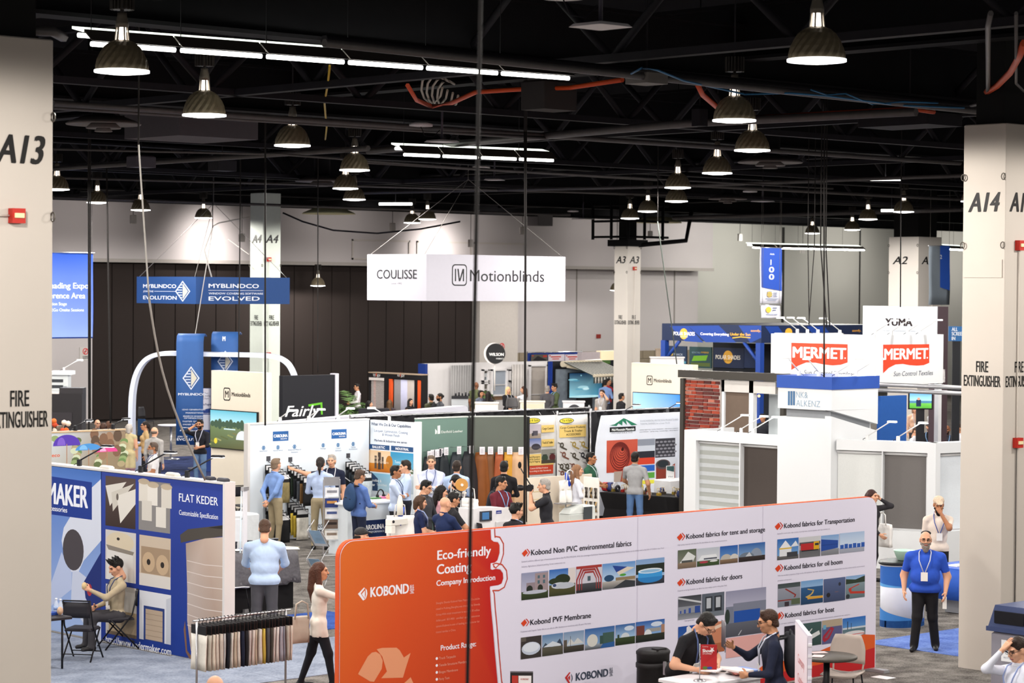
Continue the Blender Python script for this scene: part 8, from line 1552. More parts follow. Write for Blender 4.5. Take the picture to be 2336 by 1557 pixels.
def ik(sh,tg,l1,l2,pole):
    sh,tg,pole = map(lambda v: np.array(v,float),(sh,tg,pole)); d = tg - sh; D = np.linalg.norm(d); mx = (l1 + l2) * .985
    if D > mx: tg = sh + d / D * mx; d = tg - sh; D = mx
    D = max(D,abs(l1 - l2) + .02); u = d / D; a = (l1 * l1 - l2 * l2 + D * D) / (2 * D); hgt = math.sqrt(max(0,l1 * l1 - a * a))
    pp = pole - u * pole.dot(u); pp /= np.linalg.norm(pp) + 1e-9; return sh + u * a + pp * hgt,tg
ARMS = {  # hand targets (right side outward x, forward y, up z) as parts of the height from the floor, elbow pole, hand kind, palm turn
    'down': ((.135,.02,.46),(.3,-1,0),'relax'),'front': ((.06,.17,.60),(.7,-.6,-.6),'grip'),'low_front': ((.05,.14,.53),(.9,-.5,-.2),'relax'),
    'cross': ((-.07,.115,.66),(1,.3,-.8),'flat'),'behind': ((.02,-.115,.52),(1,-.3,0),'grip'),'phone': ((.075,.06,.905),(.8,.5,-1),'grip'),
    'mouth': ((.01,.12,.855),(.5,.4,-1),'grip'),'reach': ((.12,.37,.72),(.6,-.2,-1),'relax'),'table': ((.10,.22,.58),(.9,-.6,-.2),'flat'),
    'camera': ((.04,.17,.83),(.6,.1,-1),'grip'),'hip': ((.14,-.02,.58),(1,-.5,0),'flat'),'up': ((.06,.26,.76),(.6,0,-1),'grip'),'side': ((.42,.08,.83),(0,-.2,-1),'relax'),'brow': ((.03,.1,.93),(.6,.5,-1),'flat'),'out': ((.17,.05,.5),(.4,-1,0),'relax')}
PEOPLE = []
SKIN = {'l': '#d9a384','m': '#c08a68','t': '#a8714f','d': '#8a5a40'}
def person(px,py,h,face,label,shirt='#6f8fc0',pants='#2a2a30',hair=('short','#2a211c'),skin='l',girth=1.0,sleeve='long',arms=('down','down'),
           lean=0,nod=0,turn=0,shoes='#1a1a1c',beard=None,glasses=False,lanyard=None,sit=False,female=False,untuck=True,loc=None,stance=.0,apron=None,coat=None,seat=.47,group=None,badge=True,bushy=False):
    zt = h * (1 if not sit else 1) - (h * .53 - seat if sit else 0)
    ztop = zt - h * .06 * abs(math.sin(R(lean))) * 2.2
    at = G(px,py,ztop) if loc is None else Vector((loc[0],loc[1],0))
    to_cam = math.atan2(-at.y,-at.x); yaw = to_cam + R(face)                      # direction the person looks
    S = h / 1.76; g = girth
    gs = .5 + .5 * g
    drop = (h * .53 - seat) if sit else 0
    hip = np.array((0,0,.525 * h - drop)); L = R(-lean); up_ = np.array((0,math.sin(R(lean)),math.cos(R(lean)))); Rl = rotm(rx=L)
    def T(x,y,z): return hip + Rl @ (np.array((x * h,y * h,z * h)) - np.array((0,0,.525 * h)))
    shw = (.102 if female else .116) * (.6 + .4 * g); prims = []; ids = []
    def add(pr,i): prims.append(pr); ids.append(i)
    rot = Rl
    fx = .92 if female else 1
    add(('e',tuple(T(0,.005,.72)),(.104 * h * gs * fx,.064 * h * g,.1 * h),rot),'shirt')
    add(('e',tuple(T(0,.008 + .02 * (g - 1),.63)),(.088 * h * g * fx,.06 * h * g * (1.0 + .25 * (g > 1.15)),.1 * h),rot),'shirt')
    for s in (-1,1): add(('c',tuple(T(s * .02,-.006,.822)),tuple(T(s * shw * .88,-.002,.79)),.034 * h,.034 * h * gs),'shirt')
    add(('e',tuple(T(0,0,.535)),(.091 * h * g,.062 * h * g,.065 * h),rot),'hips')
    add(('c',tuple(T(0,-.012,.8)),tuple(T(0,.0,.875)),.034 * S * 1.76,.03 * S * 1.76),'neck')
    if female: 
        for s in (-1,1): add(('e',tuple(T(s * .042,.05,.735)),(.04 * h,.034 * h,.042 * h),rot),'shirt')
    hands = []; HJ = []
    l1,l2 = .172 * h,.152 * h
    for s,pose in ((1,arms[0]),(-1,arms[1])):                                   # right hand at +x
        sx = s
        tgt,pole,hk = ARMS[pose] if isinstance(pose,str) else pose
        sh = T(sx * shw * .97,-.004,.785); tg = np.array((sx * tgt[0] * h,tgt[1] * h,tgt[2] * h - drop))
        if lean: tg = tg + (Rl @ np.array((0,0,.2 * h)) - np.array((0,0,.2 * h))) * (.6 if pose not in ('table',) else 0.25)
        el,wr = ik(sh,tg,l1,l2,(sx * pole[0],pole[1],pole[2]))
        add(('c',tuple(sh),tuple(el),.034 * h * gs,.026 * h * gs),('ua',sh,el)); add(('c',tuple(el),tuple(wr),.0255 * h * gs,.0165 * h),('fa',el,wr))
        hands.append((el,wr,sx,hk))
    hz = .285 * h
    for s in (-1,1):
        hp = T(s * .05,0,.52)
        if sit:
            kn = np.array((s * .075 * h,.235 * h,hip[2] + .015)); an = np.array((s * .075 * h,.24 * h + .02,.075)); toe = an + np.array((s * .01,.125,-.03))
        else:
            st = stance * (1 if s > 0 else -1)
            kn = np.array((s * .062 * h,.012 * h + st * .5 * h,hz)); an = np.array((s * (.065 + .02 * (g > 1.2)) * h,-.012 * h + st * h,.05 * h)); toe = an + np.array((s * .022,.165 * S,0))
        add(('c',tuple(hp),tuple(kn),.053 * h * (.55 + .45 * g),.038 * h * (.7 + .3 * g)),'leg'); add(('c',tuple(kn),tuple(an),.036 * h * (.7 + .3 * g),(.0235 if female else .029 * (.4 + .6 * g)) * h),'leg')
        add(('c',(an[0],an[1] - .035 * S,.042 * S),(toe[0],toe[1],.034 * S),.042 * S,.034 * S),'shoe')
    if untuck and not sit: add(('e',tuple(T(0,0,.525)),(.096 * h * g,.066 * h * g,.045 * h),rot),'shirt')
    if coat: 
        for s in (-1,1): add(('c',tuple(T(s * .045,.0,.5)),tuple(T(s * .05,.0,coat)),.056 * h * g,.06 * h * g),'shirt')
    P,Q = solid(prims,.0155 if py > 950 else .021,.035)
    # clothing regions; edges of the clothes are drawn straight
    thr = (-.03 if untuck else .04) * h; hv = .0155 if py > 950 else .021
    if not coat and not sit:
        lu = (P - hip) @ up_; sel = (np.abs(lu - thr) < hv * .55) & (np.abs(P[:,0]) < .15 * h * max(1,g)); DA = np.min([prim_d(P,q) for q,i in zip(prims,ids) if isinstance(i,tuple)],0); sel &= DA > .02; P[sel] += up_ * (thr - lu[sel])[:,None]
    for q,i in zip(prims,ids):
        if isinstance(i,tuple):
            tb = {'short': .72 if i[0] == 'ua' else None,'long': .93 if i[0] == 'fa' else None,'roll': .35 if i[0] == 'fa' else None}.get(sleeve)
            if tb:
                a_,b_ = i[1],i[2]; L_ = np.linalg.norm(b_ - a_); t = ((P - a_) @ (b_ - a_)) / L_ ** 2; sel = (np.abs(t - tb) * L_ < hv * .55) & (np.abs(prim_d(P,q)) < .02); P[sel] += (b_ - a_) * (tb - t[sel])[:,None]
    C = P[Q].mean(1); D = np.stack([prim_d(C,q) for q in prims],1); best = D.argmin(1)
    mats = np.zeros(len(Q),int)          # 0 skin 1 shirt 2 pants 3 shoes
    for i,idn in enumerate(ids):
        sel = best == i
        if idn == 'shirt': mats[sel] = 1
        elif idn == 'hips': mats[sel] = 2
        elif idn == 'leg': mats[sel] = 2
        elif idn == 'shoe': mats[sel] = 3
        elif isinstance(idn,tuple):
            kind,a,b = idn; t = ((C - a) @ (b - a)) / ((b - a) @ (b - a))
            on = (t < .72) if (kind == 'ua' and sleeve == 'short') else ((t < .15) if sleeve == 'none' else ((t < .93) if kind == 'fa' and sleeve == 'long' else ((t < .35) if kind == 'fa' and sleeve == 'roll' else np.full(len(C),kind == 'ua'))))
            mats[sel] = np.where(on[sel],1,0)
    waist = hip[2] + (-.02 if untuck else .045) * h
    loc_up = (C - hip) @ up_
    tor = np.isin(best,[i for i,q in enumerate(ids) if isinstance(q,str) and q in (('shirt','hips') if sit else ('shirt','hips','leg'))])
    nk = best == ids.index('neck'); mats[nk & (loc_up < (.33 if not female else .312) * h)] = 1
    if coat: mats[tor & (mats < 3)] = np.where(C[tor & (mats < 3)][:,2] > coat * h - .03,1,2)
    if not coat: mats[tor & (mats < 3)] = np.where(loc_up[tor & (mats < 3)] > ((-.03 if untuck else .04) * h),1,2)
    V = [P]; Fq = [Q]; MM = [mats]; off = len(P)
    def put(P_,Q_,m_,mat): 
        nonlocal off
        V.append(P_ @ mat.T); V[-1] = V[-1]; Fq.append(Q_ + off); MM.append(m_); off += len(P_)
    # head
    hc = T(0,.012,.93); Rh = Rl @ rotm(rx=-R(nod),rz=R(turn)); HP,HQ,HM,BE = HEAD_T; hs = 1.0 * (.98 if female else 1.02) * (.5 + .5 * S)
    hm = HM.copy(); hm = np.choose(hm,[0,4,5,6])
    if beard: hm[BE & (hm == 0)] = 7
    V.append(HP * hs @ Rh.T + hc); Fq.append(HQ + off); MM.append(hm); off += len(HP)
    # hands
    for el,wr,sx,hk in hands:
        X_,Qh = HAND_T[hk]; z = -(wr - el) / np.linalg.norm(wr - el); tow = np.array((0,.02 * h,wr[2])) - wr; tow[2] *= .3
        inw = np.array((-sx * 1.0,.0,0)) if abs(wr[0]) > .08 else np.array((0,-1.0,-.3)); inw = inw - z * inw.dot(z); inw /= np.linalg.norm(inw) + 1e-9
        x = -inw; y = np.cross(z,x)
        if y[1] + y[2] < 0: y = -y
        Bm = np.stack([x,y,z],1); det = np.linalg.det(Bm); 
        V.append(X_ * S @ Bm.T + wr); Fq.append((Qh if det > 0 else Qh[:,::-1]) + off); MM.append(np.zeros(len(Qh),int)); off += len(X_)
    # shaped clothing lies in the same surface; build mesh
    Vv = np.concatenate(V); Ff = np.concatenate(Fq); Mm = np.concatenate(MM)
    me = bpy.data.meshes.new('person'); me.from_pydata(Vv.tolist(),[],Ff.tolist())
    sk = SKIN[skin]; hc_ = hair[1] if hair else '#4a3a30'
    for mt in (M(sk,.55,var=.05,scale=14),M(shirt,.85,var=.13,scale=11,bump=.5),M(pants,.85,var=.14,scale=9,bump=.5),M(shoes,.5),M(hc_,.7),M('#241a16',.3),M('#a05a4e',.5),M(beard or '#3a2a22',.85,var=.25,scale=60)): me.materials.append(mt)
    me.polygons.foreach_set('material_index',Mm.astype(np.int32)); me.polygons.foreach_set('use_smooth',np.ones(len(Ff),bool)); me.update()
    o = link('person',me); o.location = (at.x,at.y,0); o.rotation_euler = (0,0,yaw - math.pi / 2); tag(o,label,'person',group)
    def child(name,P_,Q_,mat):
        m_ = bpy.data.meshes.new(name); m_.from_pydata(P_.tolist(),[],Q_.tolist()); m_.materials.append(mat); m_.polygons.foreach_set('use_smooth',np.ones(len(Q_),bool)); m_.update(); return link(name,m_,o)
    if hair and hair[0] not in ('bald',):
        ht = hair_t(hair[0])
        HP2,HQ2 = ht; child('cap' if hair[0] in ('cap','disc') else 'hair',HP2 * hs @ Rh.T + hc,HQ2,M(hair[1],.6,var=.3,scale=45,bump=.6))
        if hair[0] in ('cap','disc') and len(hair) > 2: HP2,HQ2 = hair_t(hair[2]); child('hair',HP2 * hs * .985 @ Rh.T + hc,HQ2,M(hair[3],.7))
    if not female and py > 950:
        q = MB().tube([tuple(T(.037 * math.cos(a) ,-.008 + .036 * math.sin(a),.846 - .012 * math.sin(a))) for a in np.linspace(0,2 * math.pi,17)[:-1]],.0125 * S,6,closed=True); q.build('collar',M(shirt,.85,var=.13,scale=11,bump=.5),o)
    if bushy:
        BP_,BQ_ = solid([('e',(0,.05,-.085),(.058,.05,.045)),('e',(0,.055,-.13),(.042,.036,.05)),('c',(-.06,.02,-.05),(.06,.02,-.05),.02,.02)],.0085,.03,[('e',(0,.105,-.058),(.028,.03,.012))]); child('beard',BP_ * hs @ Rh.T + hc,BQ_,M(beard,.9,var=.3,scale=60,bump=.8))
    if glasses:
        q = MB()
        for s in (-1,1): q.tube([tuple(hc + Rh @ (np.array((s * .033 + .024 * math.cos(a),.113,.008 + .018 * math.sin(a))) * hs)) for a in np.linspace(0,5.6,9)],.0028,5,closed=True); q.tube([tuple(hc + Rh @ (np.array(v) * hs)) for v in ((s * .057,.11,.012),(s * .085,.0,.012))],.0028,5)
        q.build('glasses',M('#1b1b1e',.3),o)
    if lanyard:
        q = MB(); fr_ = .068 * g + .004
        for s in (-1,1): q.tube([tuple(T(s * .032,-.03,.862)),tuple(T(s * .05,.045,.83)),tuple(T(s * .045,fr_ + .008,.77)),tuple(T(s * .006,fr_ + .016,.665))],.0085,5)
        q.build('lanyard',M(lanyard,.6),o)
        if badge:
            c_ = T(0,fr_ + .022,.635); b_ = MB().cbox(0,0,0,.1,.008,.13); b_.v = [tuple(c_ + Rl @ np.array(v)) for v in b_.v]; b_.build('badge',M('#ece9e4',.4),o)
    if apron: pass
    PEOPLE.append(o); o_ = dict(o=o,at=at,yaw=yaw,T=T,h=h,hands=hands,Rl=Rl)
    return o_
def local_to_world(pd,v):
    a = pd['yaw'] - math.pi / 2; c,s = math.cos(a),math.sin(a); return Vector((pd['at'].x + c * v[0] - s * v[1],pd['at'].y + s * v[0] + c * v[1],v[2]))
def hand_pos(pd,k):  # 0 right, 1 left: middle of the palm
    el,wr,sx,hk = pd['hands'][k]; d = (wr - el) / np.linalg.norm(wr - el); return local_to_world(pd,wr + d * .09)
# ================================================================ the visitors, nearest first
BLS = '#a9bfe0'; KH = '#9a8c70'; BK = '#1d1c20'; NVS = '#1b2440'
def thing_in_hand(pd,k,mb,name,mat,label,cat,rot=(0,0,0),off=(0,0,0)):
    q = hand_pos(pd,k); o = mb.build(name,mat); o.location = q + Vector(off); o.rotation_euler = (rot[0],rot[1],pd['yaw'] - math.pi / 2 + rot[2]); return tag(o,label,cat)
def phone(pd,k,label,rot=(0,0,0)): return thing_in_hand(pd,k,MB().bbox(-.036,-.005,-.07,.036,.005,.07,.004),'smartphone',M('#17181c',.3),label,'phone',rot)
def backpack(pd,h_,label,h2='#1c1c22',s=1.0):
    T = pd['T']; hh = pd['h']; c = T(0,-.1,.7); q = local_to_world(pd,c); t = empty('backpack',q,pd['yaw'] - math.pi / 2,label,'backpack')
    P,Q = solid([('e',(0,-.03,.0),(.15 * s,.09,.24 * s)),('e',(0,-.09,-.1),(.12 * s,.06,.12 * s)),('c',(0,.0,.2 * s),(0,.02,.24 * s),.05,.04)],.016,.05)
    m_ = bpy.data.meshes.new('pack_body'); m_.from_pydata(P.tolist(),[],Q.tolist()); m_.materials.append(M(h_,.8,var=.12,bump=.4)); m_.polygons.foreach_set('use_smooth',np.ones(len(Q),bool)); link('pack_body',m_,t)
    MB().tube([(-.11 * s,-.1,-.02),(0,-.135,.02),(.11 * s,-.1,-.02)],.012,6).build('zip_band',M(h2,.6),t)
    for s_ in (-1,1): MB().tube([(s_ * .07,.03,.22 * s),(s_ * .09,.14,.2 * s),(s_ * .1,.2,.08),(s_ * .12,.12,-.12)],.016,6).build('strap',M(h2,.7),t)
    MB().tube([(-.04,.0,.25 * s),(0,-.01,.3 * s),(.04,.0,.25 * s)],.01,6).build('grab_handle',M(h2,.7),t); return t
# foreground
pd = person(2112,1212,1.76,-4,'bearded man in bright blue polo and black trousers standing','#2c54c0','#17161a',('fringe','#3a3430'),'l',1.42,'short',('out','out'),bushy=True,beard='#8a8078',glasses=True,lanyard='#c4c8dc',shoes='#1a1a1c',turn=8,stance=.05)
o = MB().ball((0,0,0),.075,14,(1,1,.5)).build('skullcap',M('#15151a',.8),pd['o']); hq = pd['T'](0,-.03,.985); o.location = hq
thing_in_hand(pd,1,MB().box(-.03,-.003,-.16,.03,.003,.02),'paper_slip',M('#e8e6e2',.5),'folded paper slip in the blue polo man\'s hand','paper')
person(2141,1134,1.8,8,'man in beige cap and T-shirt holding his chin','#dccdc0','#15151a',('cap','#cbb49c','fringe','#1c1614'),'t',.98,'short',('down','mouth'),bushy=True,beard='#1c1412',lanyard='#4a5a9c',nod=12)
pd = person(1988,1117,1.68,60,'woman in speckled black sweater on the phone behind the wall','#2e2c30','#17161c',('long','#3a1f1c'),'l',1.12,'long',('low_front','phone'),female=True); phone(pd,1,'dark phone at the ear of the woman in speckled sweater')
q = local_to_world(pd,np.array((-.28,.08,.62))); tote((q.x,q.y,q.z),pd['yaw'] - math.pi / 2 + 1.2,'white tote bag with red block carried by the woman behind the wall',art=None,w_=.36,hh=.42)
hd_ = G(1625,1424,1.5); pd = person(1622,1424,1.76,48,'man in black polo leaning over the white counter','#1c1b1f','#1c1b1f',('short','#1a1614'),'l',1.05,'short',('table','table'),lean=34,nod=14,glasses=True,lanyard='#5a6a9a',loc=(hd_.x - .05,hd_.y + .47))
pd = person(1772,1396,1.76,-84,'man in navy sweater holding an open folder','#1a1f34','#1c1b20',('short','#3a2418'),'m',1.08,'long',('up','front'),lean=6,nod=8,glasses=True,lanyard='#c8ccdc')
backpack(pd,'#2a2a30','dark backpack on the man in navy sweater')
q = hand_pos(pd,0); fo = empty('open_folder',q + Vector((0,0,.08)),pd['yaw'] - math.pi / 2,'grey open folder held by the man in navy sweater','folder')
for s in (-1,1): MB().sheet([[(s * x,.02 + .12 * x * x * 8 * .3,z) for x in np.linspace(0,.24,6)][::s] for z in (-.15,0,.15)],.006).build('cover',M('#5a565c',.5),fo)
person(2324,1455,1.72,-50,'man in white shirt holding his forehead in the corner','#d8dae6','#2a2a30',('short','#2c1f18'),'l',1.0,'long',('brow','down'),nod=18,glasses=True,lanyard='#8a9ac8')
person(490,1541,1.79,170,'bald person whose head just shows at the bottom edge','#3a3c44','#2a2a30',('bald','#8a6a50'),'l',1.0,group=None)
# left foreground
yaw_s = -72; pd = person(258,1290,1.74,yaw_s,'seated man in tan hoodie looking at a phone','#b4a488','#3c3a3e',('spiky','#15130f'),'l',.98,'long',('front','up'),sit=True,nod=22,lanyard='#3a4468',loc=(SEAT.x,SEAT.y),shoes='#1d1b1d',seat=.49)
phone(pd,0,'black phone in the seated man\'s hand',(R(60),0,0))
thing_in_hand(pd,1,MB().ball((0,0,.02),.04,10,(1,1,1.4)),'pastry',M('#d8bc8c',.7,var=.3,scale=40),'half-eaten pastry in the seated man\'s raised hand','food')
pd = person(604,1186,1.86,176,'broad man in pale blue shirt seen from behind','#b9cfec','#4a4a50',('short','#4a3426'),'l',1.32,'roll',('table','table'),nod=22,glasses=True)
pd = person(727,1283,1.66,96,'woman with long brown hair in cream overshirt','#ded6cc','#15171f',('long','#4a2a1c'),'m',1.0,'long',('reach','down'),female=True,coat=.44,stance=.12,shoes='#1a1a1c',turn=-8)
q = local_to_world(pd,np.array((.16,-.24,.62))); tote((q.x,q.y,q.z),pd['yaw'] - math.pi / 2 + 1.9,'beige tote bag on the shoulder of the woman in cream','#b9aea0',.26,.34)
# swatch booth
person(628,1046,1.8,128,'grey-haired man in blue shirt with hands behind his back','#7c9ad0',KH,('grey','#7a6654'),'l',1.05,'long',('behind','behind'),untuck=False,turn=10)
person(757,1037,1.81,-8,'grey-haired man in navy T-shirt pointing at swatches','#1a2036','#23242c',('grey','#a8a098'),'l',1.1,'short',('side','down'),lanyard='#dcdce4',turn=-6)
person(731,1043,1.86,172,'person with low ponytail in pale blue shirt and khakis','#b0c0e0',KH,('pony','#241c18'),'l',.98,'long',('front','front'),untuck=False,lanyard='#3a4a80',badge=False)
pd = person(819,1072,1.76,124,'man in blue shirt wearing a blue backpack','#5672b0','#1c2238',('short','#4a3a30'),'m',1.08,'long',('front','front'),nod=18,glasses=True); backpack(pd,'#2a4468','blue and black backpack on the man in blue shirt','#16181e',1.1)
person(901,1062,1.76,78,'dark-haired man in white-blue shirt with crossed arms','#c4d2ec','#22242c',('short','#15120f'),'t',1.05,'long',('cross','cross'),lanyard='#3a4a70',badge=False)
person(927,1050,1.82,-82,'man with wavy dark hair in pale blue shirt facing left','#bccdea','#23242c',('short','#221811'),'l',1.02,'long',('front','front'),nod=8,untuck=False)
person(984,1039,1.88,-4,'man facing forward with crossed arms at the hides','#ccd2ea','#2a2c34',('grey','#6a5a4c'),'l',1.08,'long',('cross','cross'),lanyard='#4a5a8a')
person(1042,1051,1.8,168,'man in pale blue shirt seen from behind at the hides','#b4c8ea','#2a2c34',('short','#2c211a'),'l',1.08,'long',('front','front'),untuck=False)
pd = person(1150,1052,1.8,172,'man in black hooded jacket looking at the tan hides','#1b1a1e','#222228',('short','#131110'),'l',1.02,'long',('front','front'),glasses=True)
# machine booth
person(1028,1086,1.78,40,'man with black face mask bending over the machines','#24262e','#222228',('short','#0f0d0d'),'l',1.0,'long',('front','front'),nod=26,lean=10,beard='#131315')
person(970,1096,1.75,62,'young man in dark grey suit with glasses','#3a3c42','#2a2a30',('short','#100e0e'),'l',1.0,'long',('front','front'),nod=18,glasses=True)
person(1006,1108,1.58,96,'woman with long black hair in pink top','#e4aab4','#2a2a30',('long','#15100e'),'l',1.0,'long',('front','front'),female=True,nod=12)
person(1032,1124,1.72,110,'man in black shirt between the bald man and the machine','#26262a','#222228',('short','#141110'),'m',1.05,'short',('table','table'),nod=15)
person(957,1131,1.63,98,'woman with brown bob in navy top','#182348','#22242e',('bob','#4a3426'),'l',1.05,'short',('front','front'),female=True,nod=8,lanyard='#a4b4e0',badge=False)
person(1014,1134,1.75,132,'bald man in navy polo seen from behind','#1c2a50','#22242e',('bald','#8a7060'),'l',1.15,'short',('table','table'),nod=8)
pd = person(1142,1087,1.72,44,'smiling man in maroon T-shirt with pale lanyard','#6a2430','#2a2a30',('short','#141110'),'m',1.05,'short',('low_front','front'),lanyard='#8ab4e4',turn=30,nod=8); backpack(pd,'#2a2c34','dark backpack on the man in maroon T-shirt')
person(1176,1151,1.7,140,'man with spiky black hair in dark top near the fabric wall','#222226','#222228',('spiky','#100e0c'),'l',1.0,'long',('front','front'),lanyard='#a8bce4',turn=-20)
person(822,1207,1.6,100,'person in charcoal cap mostly hidden behind the orange wall','#3a3a40','#2a2a30',('cap','#2c2a2c','fringe','#1c1815'),'l',1.0)
pd = person(1250,1094,1.78,-92,'grey-haired photographer in black polo aiming a camera','#26262c','#1c1c20',('grey','#a09a94'),'l',1.12,'short',('camera','camera'),lean=4)
q = (hand_pos(pd,0) + hand_pos(pd,1)) / 2 + Vector((0,0,.06)); cm = empty('video_camera',q,pd['yaw'] - math.pi / 2,'black camera with long microphone held by the photographer','camera')
MB().bbox(-.07,-.06,-.06,.07,.06,.06,.015).build('camera_body',M('#17171a',.4),cm); o = MB().lathe([(.045,0),(.045,.08),(.055,.1),(.055,.17),(.048,.18)],n=18).build('lens',M('#1c1c20',.35),cm); o.rotation_euler = (R(-90),0,0); o.location = (0,.06,0); MB().tube([(0,0,.06),(0,.1,.22),(0,.18,.36)],.012,6).build('microphone_boom',M('#2a2a2e',.4),cm); MB().ball((0,.2,.42),.05,10,(.7,.7,1.3)).build('microphone',M('#1c1c1e',.9),cm)
pd = person(1316,1060,1.67,96,'woman with light brown hair in white shirt','#dfe0ea','#e0e0e8',('long','#8a6448'),'l',1.0,'long',('front','front'),female=True)
q = local_to_world(pd,np.array((.1,-.16,1.02))); tote((q.x,q.y,q.z - .12),pd['yaw'] - math.pi / 2 + 2.2,'white tote bag with blue letters and blue scarf on the blond woman',art='JUKI',ribbon='#1e44b8',w_=.42,hh=.46)
person(1347,1032,1.76,70,'man in green and white patterned shirt','#2c5a44','#3a3a40',('short','#14100e'),'t',1.15,'short',('front','front'),lanyard='#c8d0d8',badge=False)
person(1449,1031,1.79,168,'man in grey polo and blue jeans at the hardware table','#a4a4a6','#5a7aa8',('short','#191412'),'m',1.0,'short',('out','table'),shoes='#4a3a30',turn=-8)
# far left
pd = person(457,957,1.78,-26,'young man in black shirt talking on the phone','#1c1d24','#6a86a8',('short','#171310'),'m',1.0,'roll',('phone','front'),lanyard='#d8dcf0',beard='#1c1612'); phone(pd,0,'phone at the ear of the man in black shirt')
person(351,1009,1.76,-78,'older bearded man in white polo','#e2e0e2','#3a3a42',('short','#5a4a40'),'t',1.12,'short',('down','front'),beard='#a8a09c',lanyard='#3a4a78',badge=False)
person(294,967,1.62,172,'silver-haired woman in floral dress','#c8b88c','#c89a9c',('bob','#c4bcb4'),'l',1.08,'none',('down','front'),female=True,coat=.3)
person(332,961,1.68,-80,'woman with ponytail in tan cardigan','#c8a878','#2a2a30',('pony','#241a16'),'m',1.0,'long',('front','down'),female=True,glasses=True)
person(352,974,1.74,150,'balding man in grey jacket behind the woman in tan','#a4a09c','#3a3a40',('fringe','#6a5c50'),'l',1.08,'long',('down','down'))
for px,py,hr,l,fc,gl in ((222,957,('fringe','#8a8078'),'balding man with glasses seated behind the parasol wall',20,True),(236,965,('bob','#4a3024'),'brown-haired person seated right of the balding man',170,False),(248,961,('long','#5a3a28'),'auburn-haired woman seated behind the parasol wall',160,False)): person(px,py,1.7,fc,l,'#5a5c64','#2a2a30',hr,'l',1.0,glasses=gl,sit=True)
# far centre
person(816,875,1.76,-76,'man in white shirt standing by the palm','#e0d8dc','#1d1d22',('short','#171210'),'m',1.05,'long',('front','front'),glasses=True)
for px,py,hr,l,fc,c_ in ((842,914,('long','#12100f'),'black-haired woman seated at the left of the sofa',80,'#2a2428'),(889,912,('long','#5a4028'),'woman with highlighted hair seated with her back turned',172,'#3a3036'),(936,909,('long','#1c1412'),'woman with long dark hair seated and smiling',40,'#1c1a1e')): person(px,py,1.66,fc,l,c_,'#2a2a30',hr,'l',1.0,'none' if px == 936 else 'long',('front','front'),female=True,sit=True)
pd = person(984,899,1.76,-150,'man in olive jacket with black backpack','#4a4c38','#2a2a2e',('short','#1a1512'),'m',1.02); backpack(pd,'#1d1d20','black backpack on the man in olive jacket')
pd = person(1004,897,1.8,-70,'bearded man with hair bun in grey T-shirt','#4a4c52','#2a2a2e',('bun','#17120f'),'t',1.02,'short',('front','front'),beard='#1c1512')
person(1086,871,1.84,150,'bald man in olive shirt partly behind the rope','#5a6040','#a09070',('bald','#5a4030'),'d',1.15,'short',('down','down'))
pd = person(1096,890,1.66,40,'dark-haired woman in grey top on the phone','#5c6270','#2a2a2e',('bob','#1a1413'),'m',1.05,'long',('front','phone'),female=True); phone(pd,1,'white-cased phone of the woman in grey top')
person(1114,893,1.62,160,'dark-haired woman with pink bag strap','#26242a','#2a2a2e',('long','#1c1413'),'m',1.0,'long',female=True)
person(1159,882,1.7,30,'blond woman in black jacket','#1c1b1f','#1c1b1f',('long','#d0b888'),'l',1.05,'long',('low_front','up'),female=True,lanyard='#c8ccd8')
person(1195,881,1.68,-82,'woman with brown hair in white blouse and black vest','#dcdce2','#1c1b1f',('long','#4a2c1e'),'l',1.0,'long',('reach','down'),female=True)
person(1249,880,1.8,172,'grey-haired man in dark grey suit with clasped hands','#4a484c','#3a383c',('grey','#8d8680'),'l',1.08,'long',('behind','behind'),coat=.42)
person(1266,876,1.82,-60,'man in dark green jacket facing left','#4a5538','#4a4a4e',('spiky','#191512'),'m',1.1,'long',('front','front'),lanyard='#7aa4dc',badge=False)
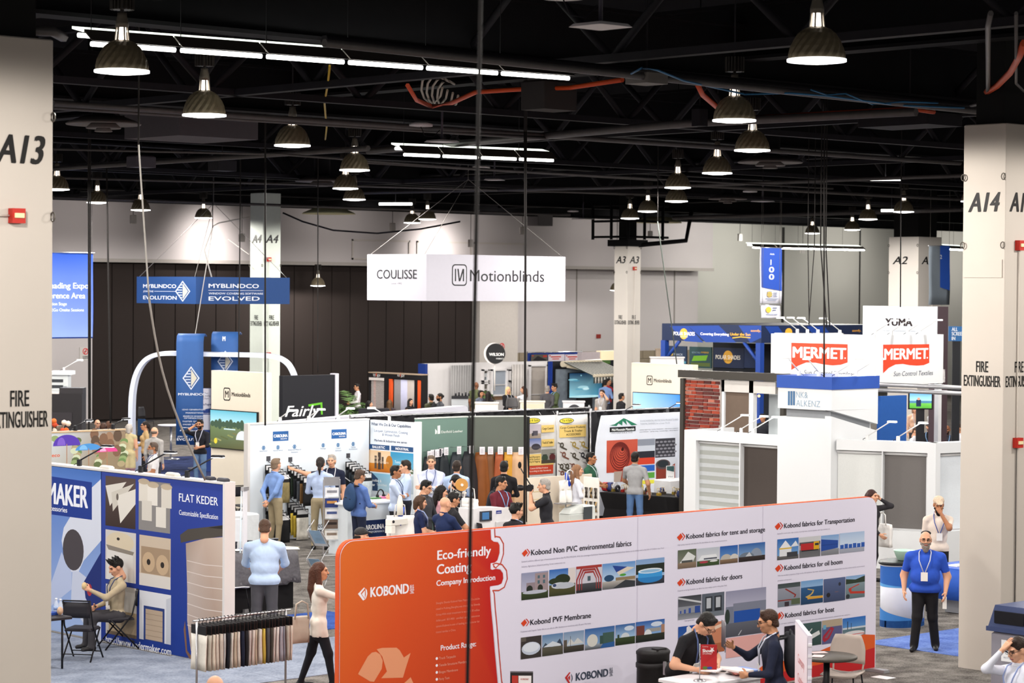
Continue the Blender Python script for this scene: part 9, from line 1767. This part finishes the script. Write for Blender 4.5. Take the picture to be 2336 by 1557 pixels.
pd = person(1374,889,1.78,-20,'man in grey polo on the phone right of the screen','#a49e9a','#3a3a40',('short','#3c2a20'),'l',1.08,'short',('down','phone'),lanyard='#d4d8e4'); phone(pd,1,'phone at the ear of the man in grey polo')
person(1381,866,1.8,150,'man in blue shirt in front of the awning','#7c98cc','#3a3a44',('short','#1c1512'),'m',1.1,'long',('front','down')); person(1387,863,1.82,60,'man in red shirt beside column A3','#a82838','#3a3a44',('short','#191412'),'m',1.08,'short',('front','up')); person(1417,897,1.72,120,'person in black top half hidden by column A3','#1c1b1f','#1c1b1f',('short','#191412'),'m',1.05,'short')
# far right
person(1741,944,1.7,-30,'dark-haired man seated behind the left shade wall','#23242c','#2a2a30',('short','#100e0d'),'m',1.0,sit=True,seat=.6); person(1798,878,1.76,150,'person in white top with hand on hip, cut by the tower','#d4d8dc','#23242c',('short','#2a1f1a'),'m',1.0,'short',('hip','hip'))
person(2087,925,1.68,10,'woman with shoulder-length hair in patterned blouse','#d0a890','#3a3a40',('bob','#8a6a54'),'l',1.1,'long',('down','front'),female=True,glasses=True,lanyard='#c8d0e0'); person(2128,924,1.8,60,'bearded man in grey polo looking down','#b0b0b4','#3a3a40',('short','#2a1f1a'),'m',1.02,'short',('front','front'),nod=20,beard='#2a1f1a')
person(2120,964,1.74,-6,'smiling man in black cap and black shirt','#1b1b1f','#23242c',('cap','#1a1a1c','fringe','#2a1f1a'),'l',1.1,'long',('front','front'),beard='#4a3a32',lanyard='#8ab4e8',sit=True,seat=.75); person(2089,973,1.74,60,'man in white shirt bending below the lit arm light','#dcdce4','#3a3a44',('short','#4a3428'),'l',1.05,'long',('front','front'),nod=20,sit=True,seat=.75)
person(2161,970,1.76,-10,'bald man in dark jacket with pale lanyard','#2a2a32','#23242c',('bald','#4a3428'),'d',1.1,'long',('front','front'),lanyard='#8ab4e8',beard='#2a1c16',sit=True,seat=.75); person(2190,967,1.76,-80,'person in white top at the edge of column A14','#dcdce4','#3a3a44',('short','#3a2a20'),'m',1.1,'long',('front','front'),sit=True,seat=.75)
